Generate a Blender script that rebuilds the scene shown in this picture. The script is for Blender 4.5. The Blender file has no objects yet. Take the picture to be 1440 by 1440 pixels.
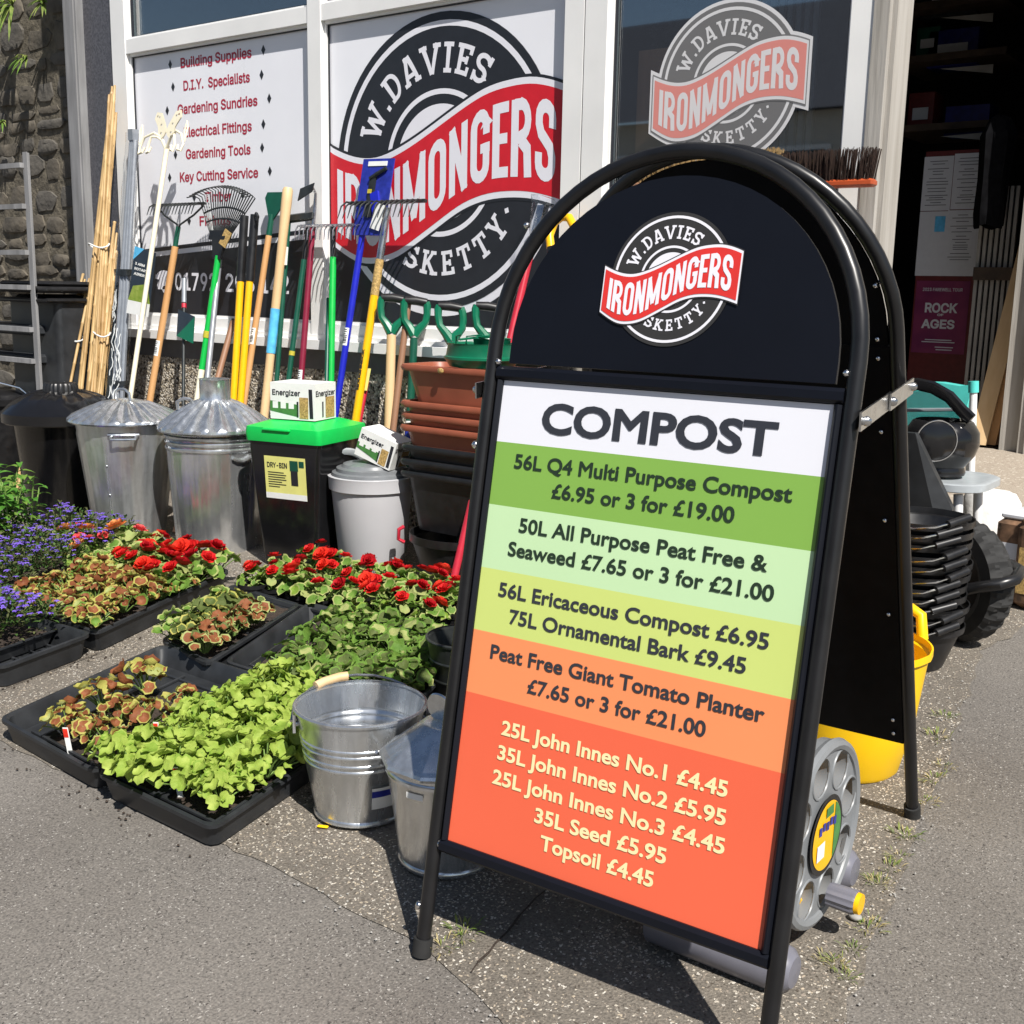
import bpy, math, random
import numpy as np
from mathutils import Vector, Matrix, geometry
random.seed(7)
S = bpy.context.scene
COL = S.collection
R_ = math.radians

# ------------------------------------------------------------------ camera, sky, sun, exposure
CAM_H = 1.1557
F_PX = 1611.2188                      # focal length in pixels of the 1440 px wide photograph
PITCH, ROLL, YAW = 0.1932, 0.0203, -0.6386
def _camR():
    base = np.array([[1, 0, 0], [0, 0, -1], [0, 1, 0.]])
    cp, sp = math.cos(PITCH), math.sin(PITCH)
    Pm = np.array([[1, 0, 0], [0, cp, -sp], [0, sp, cp]])
    cr, sr = math.cos(ROLL), math.sin(ROLL)
    Rm = np.array([[cr, -sr, 0], [sr, cr, 0], [0, 0, 1]])
    cy, sy = math.cos(YAW), math.sin(YAW)
    return Rm @ Pm @ base @ np.array([[cy, -sy, 0], [sy, cy, 0], [0, 0, 1]])
CR = _camR()
cam = bpy.data.cameras.new("camera")
cam_o = bpy.data.objects.new("camera", cam)
COL.objects.link(cam_o)
m3 = np.stack([CR[0], -CR[1], -CR[2]], axis=1)
M = Matrix([list(r) for r in m3]).to_4x4()
M.translation = (0, 0, CAM_H)
cam_o.matrix_world = M
cam.sensor_width = 36.0
cam.lens = F_PX / 1440 * 36
cam.clip_start, cam.clip_end = 0.05, 500
S.camera = cam_o

SUN_DIR = Vector((0.562, -0.31, 0.767)).normalized()      # towards the sun
SUN_EL = math.asin(SUN_DIR.z)
SUN_AZ = math.atan2(SUN_DIR.x, SUN_DIR.y)
w = bpy.data.worlds.new("World"); S.world = w; w.use_nodes = True
nt = w.node_tree
sky = nt.nodes.new("ShaderNodeTexSky"); sky.sky_type = 'NISHITA'; sky.sun_disc = False
sky.sun_elevation = SUN_EL; sky.sun_rotation = SUN_AZ
sky.air_density = 1.0; sky.dust_density = 0.6
nt.links.new(sky.outputs[0], nt.nodes["Background"].inputs[0])
nt.nodes["Background"].inputs[1].default_value = 0.055
sun = bpy.data.lights.new("sun", 'SUN'); sun.energy = 5.0; sun.angle = R_(0.53); sun.color = (1.0, 0.955, 0.89)
sun_o = bpy.data.objects.new("sun", sun); COL.objects.link(sun_o)
sun_o.rotation_mode = 'QUATERNION'; sun_o.rotation_quaternion = SUN_DIR.to_track_quat('Z', 'Y'); sun_o.location = (4, -4, 8)
S.view_settings.view_transform = 'Standard'; S.view_settings.look = 'None'
S.view_settings.exposure = 0.50; S.view_settings.gamma = 1.0
S.cycles.max_bounces = 8; S.cycles.transparent_max_bounces = 16
try:
    S.cycles.use_denoising = True
    S.cycles.sample_clamp_indirect = 6.0
except Exception: pass

# ------------------------------------------------------------------ placing: sight lines onto real planes
SL = 0.07
def gz(y): return SL * (min(y, 9.0) - 1.38)
def ray(x, y):
    d = CR.T @ np.array([(x - 720) / F_PX, (y - 720) / F_PX, 1.0])
    return Vector(d).normalized()
def G(x, y):                                   # point of the sloping forecourt under a pixel
    d = ray(x, y); s = (-CAM_H - SL * 1.38) / (d.z - SL * d.y)
    return d * s + Vector((0, 0, CAM_H))
def P(x, y, Y):                                # point of the upright plane y = Y under a pixel
    d = ray(x, y); return d * (Y / d.y) + Vector((0, 0, CAM_H))

# ------------------------------------------------------------------ materials
def mat(name, col, rough=0.5, metal=0.0, var=0.12, scale=30.0, bump=0.0, bscale=None, coat=0.0, col2=None, spec=None, trans=0.0, streak=None, rvar=0.0):
    m = bpy.data.materials.new(name); m.use_nodes = True
    n, l = m.node_tree.nodes, m.node_tree.links
    b = n["Principled BSDF"]
    b.inputs["Roughness"].default_value = rough; b.inputs["Metallic"].default_value = metal
    if coat: b.inputs["Coat Weight"].default_value = coat; b.inputs["Coat Roughness"].default_value = 0.08
    if spec is not None: b.inputs["Specular IOR Level"].default_value = spec
    tc = n.new("ShaderNodeTexCoord"); mp = n.new("ShaderNodeMapping")
    l.new(tc.outputs["Object"], mp.inputs[0])
    if streak: mp.inputs["Scale"].default_value = streak
    nz = n.new("ShaderNodeTexNoise"); nz.inputs["Scale"].default_value = scale; nz.inputs["Detail"].default_value = 5
    l.new(mp.outputs[0], nz.inputs["Vector"])
    rp = n.new("ShaderNodeValToRGB")
    c = Vector(col); c2 = Vector(col2) if col2 else None
    a = c * (1 - var) if c2 is None else c
    z = c * (1 + var) if c2 is None else c2
    rp.color_ramp.elements[0].position = 0.3; rp.color_ramp.elements[1].position = 0.7
    rp.color_ramp.elements[0].color = (*a, 1); rp.color_ramp.elements[1].color = (*[min(1, q) for q in z], 1)
    l.new(nz.outputs["Fac"], rp.inputs[0]); l.new(rp.outputs[0], b.inputs["Base Color"])
    if rvar:
        mr = n.new("ShaderNodeMapRange"); mr.inputs["To Min"].default_value = max(0.02, rough - rvar); mr.inputs["To Max"].default_value = rough + rvar
        l.new(nz.outputs["Fac"], mr.inputs[0]); l.new(mr.outputs[0], b.inputs["Roughness"])
    if bump:
        nb = n.new("ShaderNodeTexNoise"); nb.inputs["Scale"].default_value = bscale or scale * 3; nb.inputs["Detail"].default_value = 4
        l.new(mp.outputs[0], nb.inputs["Vector"])
        bp = n.new("ShaderNodeBump"); bp.inputs["Strength"].default_value = bump; bp.inputs["Distance"].default_value = 0.01
        l.new(nb.outputs["Fac"], bp.inputs["Height"]); l.new(bp.outputs[0], b.inputs["Normal"])
    if trans:
        t = n.new("ShaderNodeBsdfTranslucent"); l.new(rp.outputs[0], t.inputs[0])
        mx = n.new("ShaderNodeMixShader"); mx.inputs[0].default_value = trans
        l.new(b.outputs[0], mx.inputs[1]); l.new(t.outputs[0], mx.inputs[2])
        l.new(mx.outputs[0], n["Material Output"].inputs[0])
    return m

def stone_ground(name, base_a, base_b, chips, chip_scale, chip_amount, patch=0.5, bump=0.5):
    """aggregate surface: blotchy base + light and dark stone chips"""
    m = bpy.data.materials.new(name); m.use_nodes = True
    n, l = m.node_tree.nodes, m.node_tree.links; b = n["Principled BSDF"]; b.inputs["Roughness"].default_value = 0.85
    tc = n.new("ShaderNodeTexCoord")
    def noise(sc, det=6):
        q = n.new("ShaderNodeTexNoise"); q.inputs["Scale"].default_value = sc; q.inputs["Detail"].default_value = det
        l.new(tc.outputs["Object"], q.inputs["Vector"]); return q
    big, fine = noise(1.7), noise(210, 4)
    wp = n.new('ShaderNodeMixRGB'); wp.blend_type = 'ADD'; wp.inputs[0].default_value = .014; wn = noise(120, 2); l.new(tc.outputs['Object'], wp.inputs[1]); l.new(wn.outputs['Color'], wp.inputs[2])
    mx0 = n.new("ShaderNodeMixRGB"); mx0.inputs[1].default_value = (*base_a, 1); mx0.inputs[2].default_value = (*base_b, 1)
    r0 = n.new("ShaderNodeMapRange"); r0.inputs[1].default_value = 0.5 - patch / 2; r0.inputs[2].default_value = 0.5 + patch / 2
    l.new(big.outputs["Fac"], r0.inputs[0]); l.new(r0.outputs[0], mx0.inputs[0])
    mx1 = n.new("ShaderNodeMixRGB"); mx1.blend_type = 'MULTIPLY'; mx1.inputs[0].default_value = 0.62
    r1 = n.new("ShaderNodeValToRGB"); r1.color_ramp.elements[0].position = 0.3; r1.color_ramp.elements[1].position = 0.75
    r1.color_ramp.elements[0].color = (.30, .30, .30, 1); r1.color_ramp.elements[1].color = (1.5, 1.48, 1.45, 1)
    l.new(fine.outputs["Fac"], r1.inputs[0]); l.new(mx0.outputs[0], mx1.inputs[1]); l.new(r1.outputs[0], mx1.inputs[2])
    vo = n.new("ShaderNodeTexVoronoi"); vo.inputs["Scale"].default_value = chip_scale; l.new(wp.outputs[0], vo.inputs["Vector"])
    sp = n.new("ShaderNodeSeparateColor"); l.new(vo.outputs["Color"], sp.inputs[0])
    near = n.new("ShaderNodeMath"); near.operation = 'LESS_THAN'; near.inputs[1].default_value = 0.42; l.new(vo.outputs["Distance"], near.inputs[0])
    # chips gather in worn patches
    pn = noise(5, 4); pr = n.new("ShaderNodeMapRange"); pr.inputs[1].default_value = .35; pr.inputs[2].default_value = .7
    pr.inputs[3].default_value = chip_amount * .35; pr.inputs[4].default_value = chip_amount * 1.6; l.new(pn.outputs["Fac"], pr.inputs[0])
    sel = n.new("ShaderNodeMath"); sel.operation = 'LESS_THAN'; l.new(sp.outputs[0], sel.inputs[0]); l.new(pr.outputs[0], sel.inputs[1])
    mu = n.new("ShaderNodeMath"); mu.operation = 'MULTIPLY'; l.new(near.outputs[0], mu.inputs[0]); l.new(sel.outputs[0], mu.inputs[1])
    cr = n.new("ShaderNodeValToRGB"); cr.color_ramp.interpolation = 'CONSTANT'
    els = cr.color_ramp.elements
    els[0].position = 0; els[0].color = (*chips[0], 1); els[1].position = 1 / len(chips); els[1].color = (*chips[1], 1)
    for i in range(2, len(chips)):
        e = els.new(i / len(chips)); e.color = (*chips[i], 1)
    l.new(sp.outputs[1], cr.inputs[0])
    mx2 = n.new("ShaderNodeMixRGB"); l.new(mu.outputs[0], mx2.inputs[0]); l.new(mx1.outputs[0], mx2.inputs[1]); l.new(cr.outputs[0], mx2.inputs[2])
    l.new(mx2.outputs[0], b.inputs["Base Color"])
    ad = n.new("ShaderNodeMath"); ad.operation = 'ADD'; l.new(fine.outputs["Fac"], ad.inputs[0]); l.new(mu.outputs[0], ad.inputs[1])
    bp = n.new("ShaderNodeBump"); bp.inputs["Strength"].default_value = bump; bp.inputs["Distance"].default_value = 0.004
    l.new(ad.outputs[0], bp.inputs["Height"]); l.new(bp.outputs[0], b.inputs["Normal"])
    return m

def pebble_mat():
    m = bpy.data.materials.new("pebble_dash"); m.use_nodes = True
    n, l = m.node_tree.nodes, m.node_tree.links; b = n["Principled BSDF"]; b.inputs["Roughness"].default_value = 0.7
    tc = n.new("ShaderNodeTexCoord"); vo = n.new("ShaderNodeTexVoronoi"); vo.inputs["Scale"].default_value = 105
    l.new(tc.outputs["Object"], vo.inputs["Vector"])
    sp = n.new("ShaderNodeSeparateColor"); l.new(vo.outputs["Color"], sp.inputs[0])
    cr = n.new("ShaderNodeValToRGB"); cr.color_ramp.interpolation = 'CONSTANT'
    cols = [(.05, .042, .036), (.24, .19, .13), (.52, .45, .34), (.66, .59, .48), (.78, .72, .62)]
    for i, c in enumerate(cols):
        e = cr.color_ramp.elements[i] if i < 2 else cr.color_ramp.elements.new(i / 5)
        e.position = (0, .12, .24, .48, .78)[i]; e.color = (*c, 1)
    l.new(sp.outputs[0], cr.inputs[0])
    dk = n.new("ShaderNodeMapRange"); dk.inputs[1].default_value = .3; dk.inputs[2].default_value = .6; dk.inputs[3].default_value = 1; dk.inputs[4].default_value = 0.5
    l.new(vo.outputs["Distance"], dk.inputs[0])
    mx = n.new("ShaderNodeMixRGB"); mx.blend_type = 'MULTIPLY'; mx.inputs[0].default_value = 1
    l.new(cr.outputs[0], mx.inputs[1]); l.new(dk.outputs[0], mx.inputs[2]); l.new(mx.outputs[0], b.inputs["Base Color"])
    bp = n.new("ShaderNodeBump"); bp.invert = True; bp.inputs["Strength"].default_value = .7; bp.inputs["Distance"].default_value = 0.006
    l.new(vo.outputs["Distance"], bp.inputs["Height"]); l.new(bp.outputs[0], b.inputs["Normal"])
    return m

def glass_mat(name, tint=(.8, .85, .88), tr=0.7, rough=0.02):
    m = bpy.data.materials.new(name); m.use_nodes = True
    n, l = m.node_tree.nodes, m.node_tree.links
    g = n.new("ShaderNodeBsdfGlossy"); g.inputs["Roughness"].default_value = rough
    t = n.new("ShaderNodeBsdfTransparent"); t.inputs[0].default_value = (*tint, 1)
    lw = n.new("ShaderNodeLayerWeight"); lw.inputs[0].default_value = .5; fr = n.new("ShaderNodeMath"); fr.operation = 'POWER'; fr.inputs[1].default_value = 4; l.new(lw.outputs["Facing"], fr.inputs[0])
    mr = n.new("ShaderNodeMapRange"); mr.inputs[3].default_value = 1 - tr; mr.inputs[4].default_value = .9
    l.new(fr.outputs[0], mr.inputs[0])
    mx = n.new("ShaderNodeMixShader"); l.new(mr.outputs[0], mx.inputs[0]); l.new(t.outputs[0], mx.inputs[1]); l.new(g.outputs[0], mx.inputs[2])
    l.new(mx.outputs[0], n["Material Output"].inputs[0])
    return m

def galv_mat(name, col=(.74, .76, .78), rough=.3, sp=45, stretch=(1, 1, .04), rv=.12, metal=.86):
    """galvanised sheet: crystal spangle and soft vertical reflection streaks put into the colour"""
    m = bpy.data.materials.new(name); m.use_nodes = True
    n, l = m.node_tree.nodes, m.node_tree.links; b = n["Principled BSDF"]; b.inputs["Metallic"].default_value = metal
    tc = n.new("ShaderNodeTexCoord")
    vo = n.new("ShaderNodeTexVoronoi"); vo.inputs["Scale"].default_value = sp; l.new(tc.outputs["Object"], vo.inputs["Vector"])
    mp = n.new("ShaderNodeMapping"); mp.inputs["Scale"].default_value = stretch; l.new(tc.outputs["Object"], mp.inputs[0])
    nz = n.new("ShaderNodeTexNoise"); nz.inputs["Scale"].default_value = 45; nz.inputs["Detail"].default_value = 5; l.new(mp.outputs[0], nz.inputs["Vector"])  # stretched noise paints streaky reflections into the zinc colour
    sp_ = n.new("ShaderNodeSeparateColor"); l.new(vo.outputs["Color"], sp_.inputs[0])
    a1 = n.new("ShaderNodeMath"); a1.operation = 'MULTIPLY_ADD'; a1.inputs[1].default_value = .10; l.new(sp_.outputs[0], a1.inputs[0]); l.new(nz.outputs["Fac"], a1.inputs[2])
    rp = n.new("ShaderNodeValToRGB"); rp.color_ramp.elements[0].position = .35; rp.color_ramp.elements[1].position = .95
    rp.color_ramp.elements[0].color = (*[c * .72 for c in col], 1); rp.color_ramp.elements[1].color = (*[min(1, c * 1.18) for c in col], 1)
    l.new(a1.outputs[0], rp.inputs[0]); l.new(rp.outputs[0], b.inputs["Base Color"])
    mr = n.new("ShaderNodeMapRange"); mr.inputs[3].default_value = rough - rv; mr.inputs[4].default_value = rough + rv
    l.new(a1.outputs[0], mr.inputs[0]); l.new(mr.outputs[0], b.inputs["Roughness"])
    bp = n.new("ShaderNodeBump"); bp.inputs["Strength"].default_value = .07; bp.inputs["Distance"].default_value = .01
    l.new(nz.outputs["Fac"], bp.inputs["Height"]); l.new(bp.outputs[0], b.inputs["Normal"])
    return m

MT = {}
def mk(key, *a, **k): MT[key] = mat(key, *a, **k); return MT[key]
mk('black_plastic', (.012, .012, .013), .38, var=.3, rvar=.1)
mk('black_tray', (.022, .024, .027), .45, var=.35, scale=14, rvar=.12)
mk('black_gloss', (.008, .008, .009), .16, var=.2, scale=12, rvar=.06)
mk('black_panel', (.004, .005, .009), .42, var=.15, scale=6, spec=.28)
mk('black_matte', (.005, .005, .006), .6, var=.3, spec=.12)
mk('black_tube', (.009, .009, .010), .33, var=.2, scale=20, rvar=.05)
mk('rubber', (.018, .018, .018), .75, var=.3)
mk('white_paint', (.80, .80, .79), .35, var=.07, scale=3, rvar=.1)
mk('white_sheet', (.83, .84, .89), .3, var=.03, scale=3, rvar=.08)
mk('white_print', (.78, .78, .84), .45, var=.01)
mk('black_print', (.018, .020, .026), .4, var=.1)
mk('ring_print', (.035, .034, .033), .4, var=.06)
mk('red_print', (.62, .015, .028), .35, var=.05)
mk('redb_print', (.66, .035, .03), .4, var=.05)
mk('redtext', (.40, .02, .05), .5, var=.05)
mk('grey_band', (.11, .11, .115), .6, var=.1)
mk('granite', (.045, .045, .055), .45, col2=(.11, .11, .125), scale=110)
mk('grey_post', (.23, .23, .235), .7, var=.25, scale=25, streak=(1, 1, .15))
mk('old_timber', (.30, .28, .25), .75, col2=(.42, .40, .37), scale=30, streak=(1, 1, .08), bump=.2)
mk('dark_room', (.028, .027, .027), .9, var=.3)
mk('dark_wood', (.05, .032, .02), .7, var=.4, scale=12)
mk('wood', (.50, .26, .10), .45, col2=(.66, .38, .17), scale=18, streak=(1, 1, .08))
mk('wood_pale', (.60, .40, .20), .5, col2=(.72, .52, .30), scale=18, streak=(1, 1, .08))
mk('wood_brown', (.22, .11, .06), .55, col2=(.34, .18, .11), scale=18, streak=(1, 1, .08))
mk('bamboo', (.38, .235, .095), .5, col2=(.62, .43, .20), scale=9, streak=(3, 3, .6))
mk('cream', (.82, .76, .58), .4, var=.04)
mk('green_handle', (.005, .42, .06), .35, var=.06)
mk('dkgreen', (.006, .075, .045), .35, var=.12)
mk('green_plastic', (.004, .13, .065), .3, var=.1)
mk('lid_green', (.004, .50, .08), .35, var=.05)
mk('maroon', (.20, .012, .035), .35, var=.1)
mk('blue_handle', (.012, .018, .42), .35, var=.08)
mk('yellow', (.85, .46, .005), .35, var=.05)
mk('yellow_tub', (.92, .56, .004), .4, var=.05, scale=6)
mk('red_handle', (.45, .02, .04), .35, var=.1)
mk('grey_tube', (.30, .32, .35), .35, metal=.3, var=.1)
mk('steel', (.55, .55, .55), .28, metal=1, var=.15, rvar=.1)
mk('dark_steel', (.05, .055, .055), .4, metal=.6, var=.3)
mk('wire', (.75, .75, .76), .2, metal=1, var=.05)
mk('terracotta', (.30, .085, .045), .45, var=.12, scale=10, rvar=.08)
mk('grey_bin', (.50, .50, .52), .35, var=.04, scale=6)
mk('grey_lid', (.17, .18, .19), .3, var=.1)
mk('reel_grey', (.19, .20, .21), .4, var=.05)
mk('foot_grey', (.15, .15, .18), .35, var=.06)
mk('card_white', (.78, .79, .77), .45, var=.04)
mk('card_green', (.06, .20, .05), .45, var=.2, scale=60)
mk('card_yellow', (.72, .70, .22), .45, var=.05)
mk('card_gold', (.42, .28, .10), .5, var=.5, scale=160)
mk('card_blue', (.02, .03, .28), .3, var=.3, scale=40)
mk('card_dark', (.02, .03, .045), .4, var=.2)
mk('label_sky', (.10, .45, .75), .4, var=.2)
mk('soil', (.028, .019, .014), .95, col2=(.06, .042, .03), scale=120, bump=.8, bscale=200)
mk('stem', (.16, .26, .06), .6, var=.2)
mk('bristle_dark', (.045, .025, .018), .8, var=.5, scale=200)
mk('bristle_tan', (.42, .29, .13), .8, var=.35, scale=200)
mk('orange', (.42, .07, .018), .45, var=.08)
mk('teal', (.08, .55, .50), .5, var=.08)
mk('white_plastic', (.78, .78, .78), .35, var=.04)
mk('grey_plastic', (.36, .39, .41), .35, var=.08)
mk('sack_white', (.75, .74, .72), .5, var=.06, bump=.6, bscale=18)
mk('log_brown', (.16, .09, .05), .7, var=.7, scale=26)
mk('paper', (.62, .63, .66), .6, var=.03)
mk('paper_ink', (.12, .12, .13), .6, var=.1)
mk('poster_purple', (.12, .005, .065), .5, col2=(.26, .03, .10), scale=5)
mk('redwood', (.12, .012, .012), .5, var=.2)
mk('tg_white', (.30, .29, .27), .7, var=.15, scale=9)
mk('cloth_black', (.006, .006, .007), 1.0, var=.3, spec=.05)
mk('box_blue', (.01, .015, .16), .45, var=.3)
mk('brick_far', (.22, .085, .05), .8, var=.3, scale=8)
mk('render_far', (.55, .52, .46), .8, var=.08)
mk('slate_far', (.07, .075, .09), .6, var=.2)
MT['galv'] = galv_mat('galv', rough=.22)
MT['galv_dull'] = galv_mat('galv_dull', (.70, .72, .73), .34)
MT['galv_bright'] = galv_mat('galv_bright', (.70, .73, .76), .25, sp=26, rv=.1, metal=.85)
MT['pebble'] = pebble_mat()
MT['glass'] = glass_mat('glass', (.80, .85, .87), .70)
MT['film'] = glass_mat('film', (.95, .96, .97), .95, .15)
MT['stone'] = mat('stone', (.055, .049, .040), .95, col2=(.15, .128, .098), scale=7, bump=1, bscale=22)
MT['stone2'] = mat('stone2', (.07, .064, .056), .95, col2=(.13, .118, .10), scale=9, bump=1, bscale=25)
MT['mortar'] = mat('mortar', (.11, .095, .07), .95, var=.5, scale=20, bump=.8)
MT['asphalt'] = stone_ground('asphalt', (.128, .116, .103), (.205, .190, .172), [(.36, .34, .31), (.05, .045, .04), (.27, .25, .23), (.07, .06, .055)], 230, .24, .55, .6)
MT['concrete'] = stone_ground('concrete', (.125, .110, .091), (.205, .182, .152), [(.52, .47, .39), (.44, .37, .28), (.60, .56, .49), (.08, .065, .05), (.32, .27, .22)], 170, .52, .5, .9)
MT['floor_pale'] = stone_ground('floor_pale', (.34, .29, .235), (.40, .345, .28), [(.5, .45, .38), (.25, .2, .16), (.45, .4, .33)], 60, .3, .6, .3)
def leafm(key, c, c2, tr=.3, rough=.6, sc=32): MT[key] = mat(key, c, rough, col2=c2, scale=sc, trans=tr, spec=.22, bump=.25, bscale=160)
leafm('lime', (.22, .345, .04), (.42, .51, .11), .28)
leafm('lime_y', (.55, .52, .03), (.72, .58, .10), .3)
leafm('leaf_mid', (.085, .19, .025), (.20, .33, .06))
leafm('leaf_dark', (.035, .09, .018), (.09, .17, .04))
leafm('leaf_zone', (.075, .12, .03), (.14, .17, .05))
leafm('lime_d', (.15, .27, .025), (.27, .39, .06), .25)
leafm('leaf_edge', (.34, .36, .07), (.52, .46, .13))
leafm('leaf_rust', (.15, .045, .018), (.30, .11, .045), .2)
leafm('leaf_pale', (.30, .38, .12), (.46, .46, .18))
leafm('lob_leaf', (.055, .065, .022), (.16, .18, .07))
leafm('violet', (.17, .09, .56), (.28, .18, .74), .25)
leafm('redfl', (.52, .006, .012), (.70, .03, .025), .25)
leafm('redk', (.30, .004, .008), (.50, .008, .015), .2)
leafm('redor', (.70, .025, .015), (.82, .06, .03), .25)
leafm('pinkfl', (.70, .05, .08), (.80, .16, .14), .25)
leafm('orangefl', (.72, .22, .05), (.80, .38, .14), .3)
leafm('pepper', (.05, .19, .02), (.13, .30, .05))
leafm('grass', (.10, .20, .03), (.30, .33, .10))
leafm('grass_dry', (.42, .36, .16), (.50, .42, .22))
# ------------------------------------------------------------------ mesh helpers
WM = {}
class MB:
    def __init__(s): s.v, s.f, s.m = [], [], []
    def add(s, vs, fs, mi=0):
        o = len(s.v); s.v += [Vector(v) for v in vs]
        for k, f in enumerate(fs):
            s.f.append(tuple(i + o for i in f)); s.m.append(mi if isinstance(mi, int) else mi[k])
        return s
    def box(s, c, d, mi=0, rz=0.0, M=None, taper=1.0, bev=0.0):
        x, y, z = d[0] / 2, d[1] / 2, d[2] / 2
        T = Matrix.Translation(c) @ (M if M is not None else Matrix.Rotation(rz, 4, 'Z'))
        if bev <= 0:
            vs = [(-x, -y, -z), (x, -y, -z), (x, y, -z), (-x, y, -z)] + [(a * x * taper, b * y * taper, z) for a, b in ((-1, -1), (1, -1), (1, 1), (-1, 1))]
            fs = [(3, 2, 1, 0), (4, 5, 6, 7), (0, 1, 5, 4), (1, 2, 6, 5), (2, 3, 7, 6), (3, 0, 4, 7)]
            return s.add([T @ Vector(v) for v in vs], fs, mi)
        # rounded vertical corners and chamfered top and bottom
        def ring(hx, hy, zz, r):
            out = []
            for k, (a, b) in enumerate(((1, 1), (-1, 1), (-1, -1), (1, -1))):
                for q in range(4):
                    t = math.pi / 2 * (k + q / 3); out.append((a * (hx - r) + r * math.cos(t), b * (hy - r) + r * math.sin(t), zz))
            return out
        b = bev; rings = [ring(x - b, y - b, -z, b), ring(x, y, -z + b, b), ring(x * taper, y * taper, z - b, b), ring(x * taper - b, y * taper - b, z, b)]
        return s.loft([[T @ Vector(v) for v in r] for r in rings], mi, True, True)
    def loft(s, rings, mi=0, cap0=False, cap1=False, closed=True):
        n = len(rings[0]); vs = [v for r in rings for v in r]; fs = []
        for i in range(len(rings) - 1):
            for j in range(n if closed else n - 1):
                a, b = i * n + j, i * n + (j + 1) % n
                fs.append((a, b, b + n, a + n))
        if cap0: fs.append(tuple(reversed(range(n))))
        if cap1: fs.append(tuple(range((len(rings) - 1) * n, len(rings) * n)))
        return s.add(vs, fs, mi)
    def tube(s, pts, r, n=10, mi=0, cap=True, closed=False, flat=1.0):
        pts = [Vector(p) for p in pts]; k = len(pts)
        rs = r if isinstance(r, (list, tuple)) else [r] * k
        rings = []; up = None
        for i, p in enumerate(pts):
            if closed: t = pts[(i + 1) % k] - pts[i - 1]
            else: t = pts[min(i + 1, k - 1)] - pts[max(i - 1, 0)]
            t.normalize()
            if up is None:
                up = Vector((0, 0, 1)) if abs(t.z) < .9 else Vector((0, 1, 0))
            u = (up - t * up.dot(t)).normalized(); up = u; v = t.cross(u)
            rings.append([p + (u * math.cos(2 * math.pi * j / n) * flat + v * math.sin(2 * math.pi * j / n)) * rs[i] for j in range(n)])
        if closed: rings.append(rings[0])
        return s.loft(rings, mi, cap and not closed, cap and not closed)
    def lathe(s, prof, n=32, c=(0, 0, 0), mi=0, wob=None, M=None, a0=0, a1=2 * math.pi):
        full = abs(a1 - a0 - 2 * math.pi) < 1e-6
        rings = []
        for (r, z) in prof:
            ring = []
            for j in range(n if full else n + 1):
                a = a0 + (a1 - a0) * j / n
                rr, zz = (r, z) if wob is None else wob(r, z, a)
                q = Vector((rr * math.cos(a), rr * math.sin(a), zz))
                ring.append((M @ q if M is not None else q) + Vector(c))
            rings.append(ring)
        mis = mi
        if isinstance(mi, (list, tuple)):
            for i in range(len(rings) - 1): s.loft(rings[i:i + 2], mi[i], closed=full)
            return s
        return s.loft(rings, mi, closed=full)
    def disc(s, c, r, n=24, mi=0, M=None, ry=None):
        vs = [Vector((r * math.cos(2 * math.pi * j / n), (ry or r) * math.sin(2 * math.pi * j / n), 0)) for j in range(n)]
        return s.add([(M @ v if M is not None else v) + Vector(c) for v in vs], [tuple(range(n))], mi)
    def sphere(s, c, r, n=12, mi=0, sc=(1, 1, 1)):
        prof = [(r * math.sin(math.pi * i / 8), -r * math.cos(math.pi * i / 8)) for i in range(9)]
        o = len(s.v); s.lathe([(max(q, 1e-5), z) for q, z in prof], n, (0, 0, 0), mi)
        for i in range(o, len(s.v)): s.v[i] = Vector((s.v[i].x * sc[0], s.v[i].y * sc[1], s.v[i].z * sc[2])) + Vector(c)
        return s
    def quad(s, a, b, c, d, mi=0): return s.add([a, b, c, d], [(0, 1, 2, 3)], mi)
    def obj(s, name, mats, parent=None, local=False, smooth=40, jit=0.0):
        me = bpy.data.meshes.new(name)
        vs = s.v
        if parent is not None and not local:
            I = root_matrix(parent).inverted(); vs = [I @ v for v in vs]
        me.from_pydata([tuple(v) for v in vs], [], s.f)
        for m in (mats if isinstance(mats, (list, tuple)) else [mats]): me.materials.append(MT[m] if isinstance(m, str) else m)
        me.polygons.foreach_set('material_index', s.m)
        me.validate(); me.update()
        if smooth:
            me.polygons.foreach_set('use_smooth', [True] * len(me.polygons))
            me.set_sharp_from_angle(angle=R_(smooth))
        o = bpy.data.objects.new(name, me); COL.objects.link(o)
        if parent is not None: o.parent = parent
        return o
def root_matrix(o):
    while o.parent is not None: o = o.parent
    return WM.get(o.name, Matrix.Identity(4))
def tag(o, label=None, cat=None, group=None, kind=None):
    if label: o['label'] = label
    if cat: o['category'] = cat
    if group: o['group'] = group
    if kind: o['kind'] = kind
    return o
def thing(name, label, cat, loc=(0, 0, 0), rz=0.0, group=None, M=None):
    o = bpy.data.objects.new(name, None); COL.objects.link(o); o.empty_display_size = .05
    m = M if M is not None else Matrix.Translation(loc) @ Matrix.Rotation(rz, 4, 'Z')
    o.matrix_world = m; WM[o.name] = m
    return tag(o, label, cat, group)
def structure(name, mb, mats, smooth=0):
    o = mb.obj(name, mats, smooth=smooth); o['kind'] = 'structure'; return o
def place(o, m):
    o.matrix_world = m; WM[o.name] = m
def copy_tree(o, parent=None):
    c = o.copy(); COL.objects.link(c)
    if parent is not None: c.parent = parent
    for ch in list(o.children): copy_tree(ch, c)
    return c
def dup(o, m, label=None, group=None):
    c = copy_tree(o); place(c, m)
    if label: c['label'] = label
    if group: c['group'] = group
    return c
def TR(loc, rz=0, sc=1.0, tx=0, ty=0):
    return Matrix.Translation(loc) @ Matrix.Rotation(rz, 4, 'Z') @ Matrix.Rotation(tx, 4, 'X') @ Matrix.Rotation(ty, 4, 'Y') @ Matrix.Scale(sc, 4)
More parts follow.
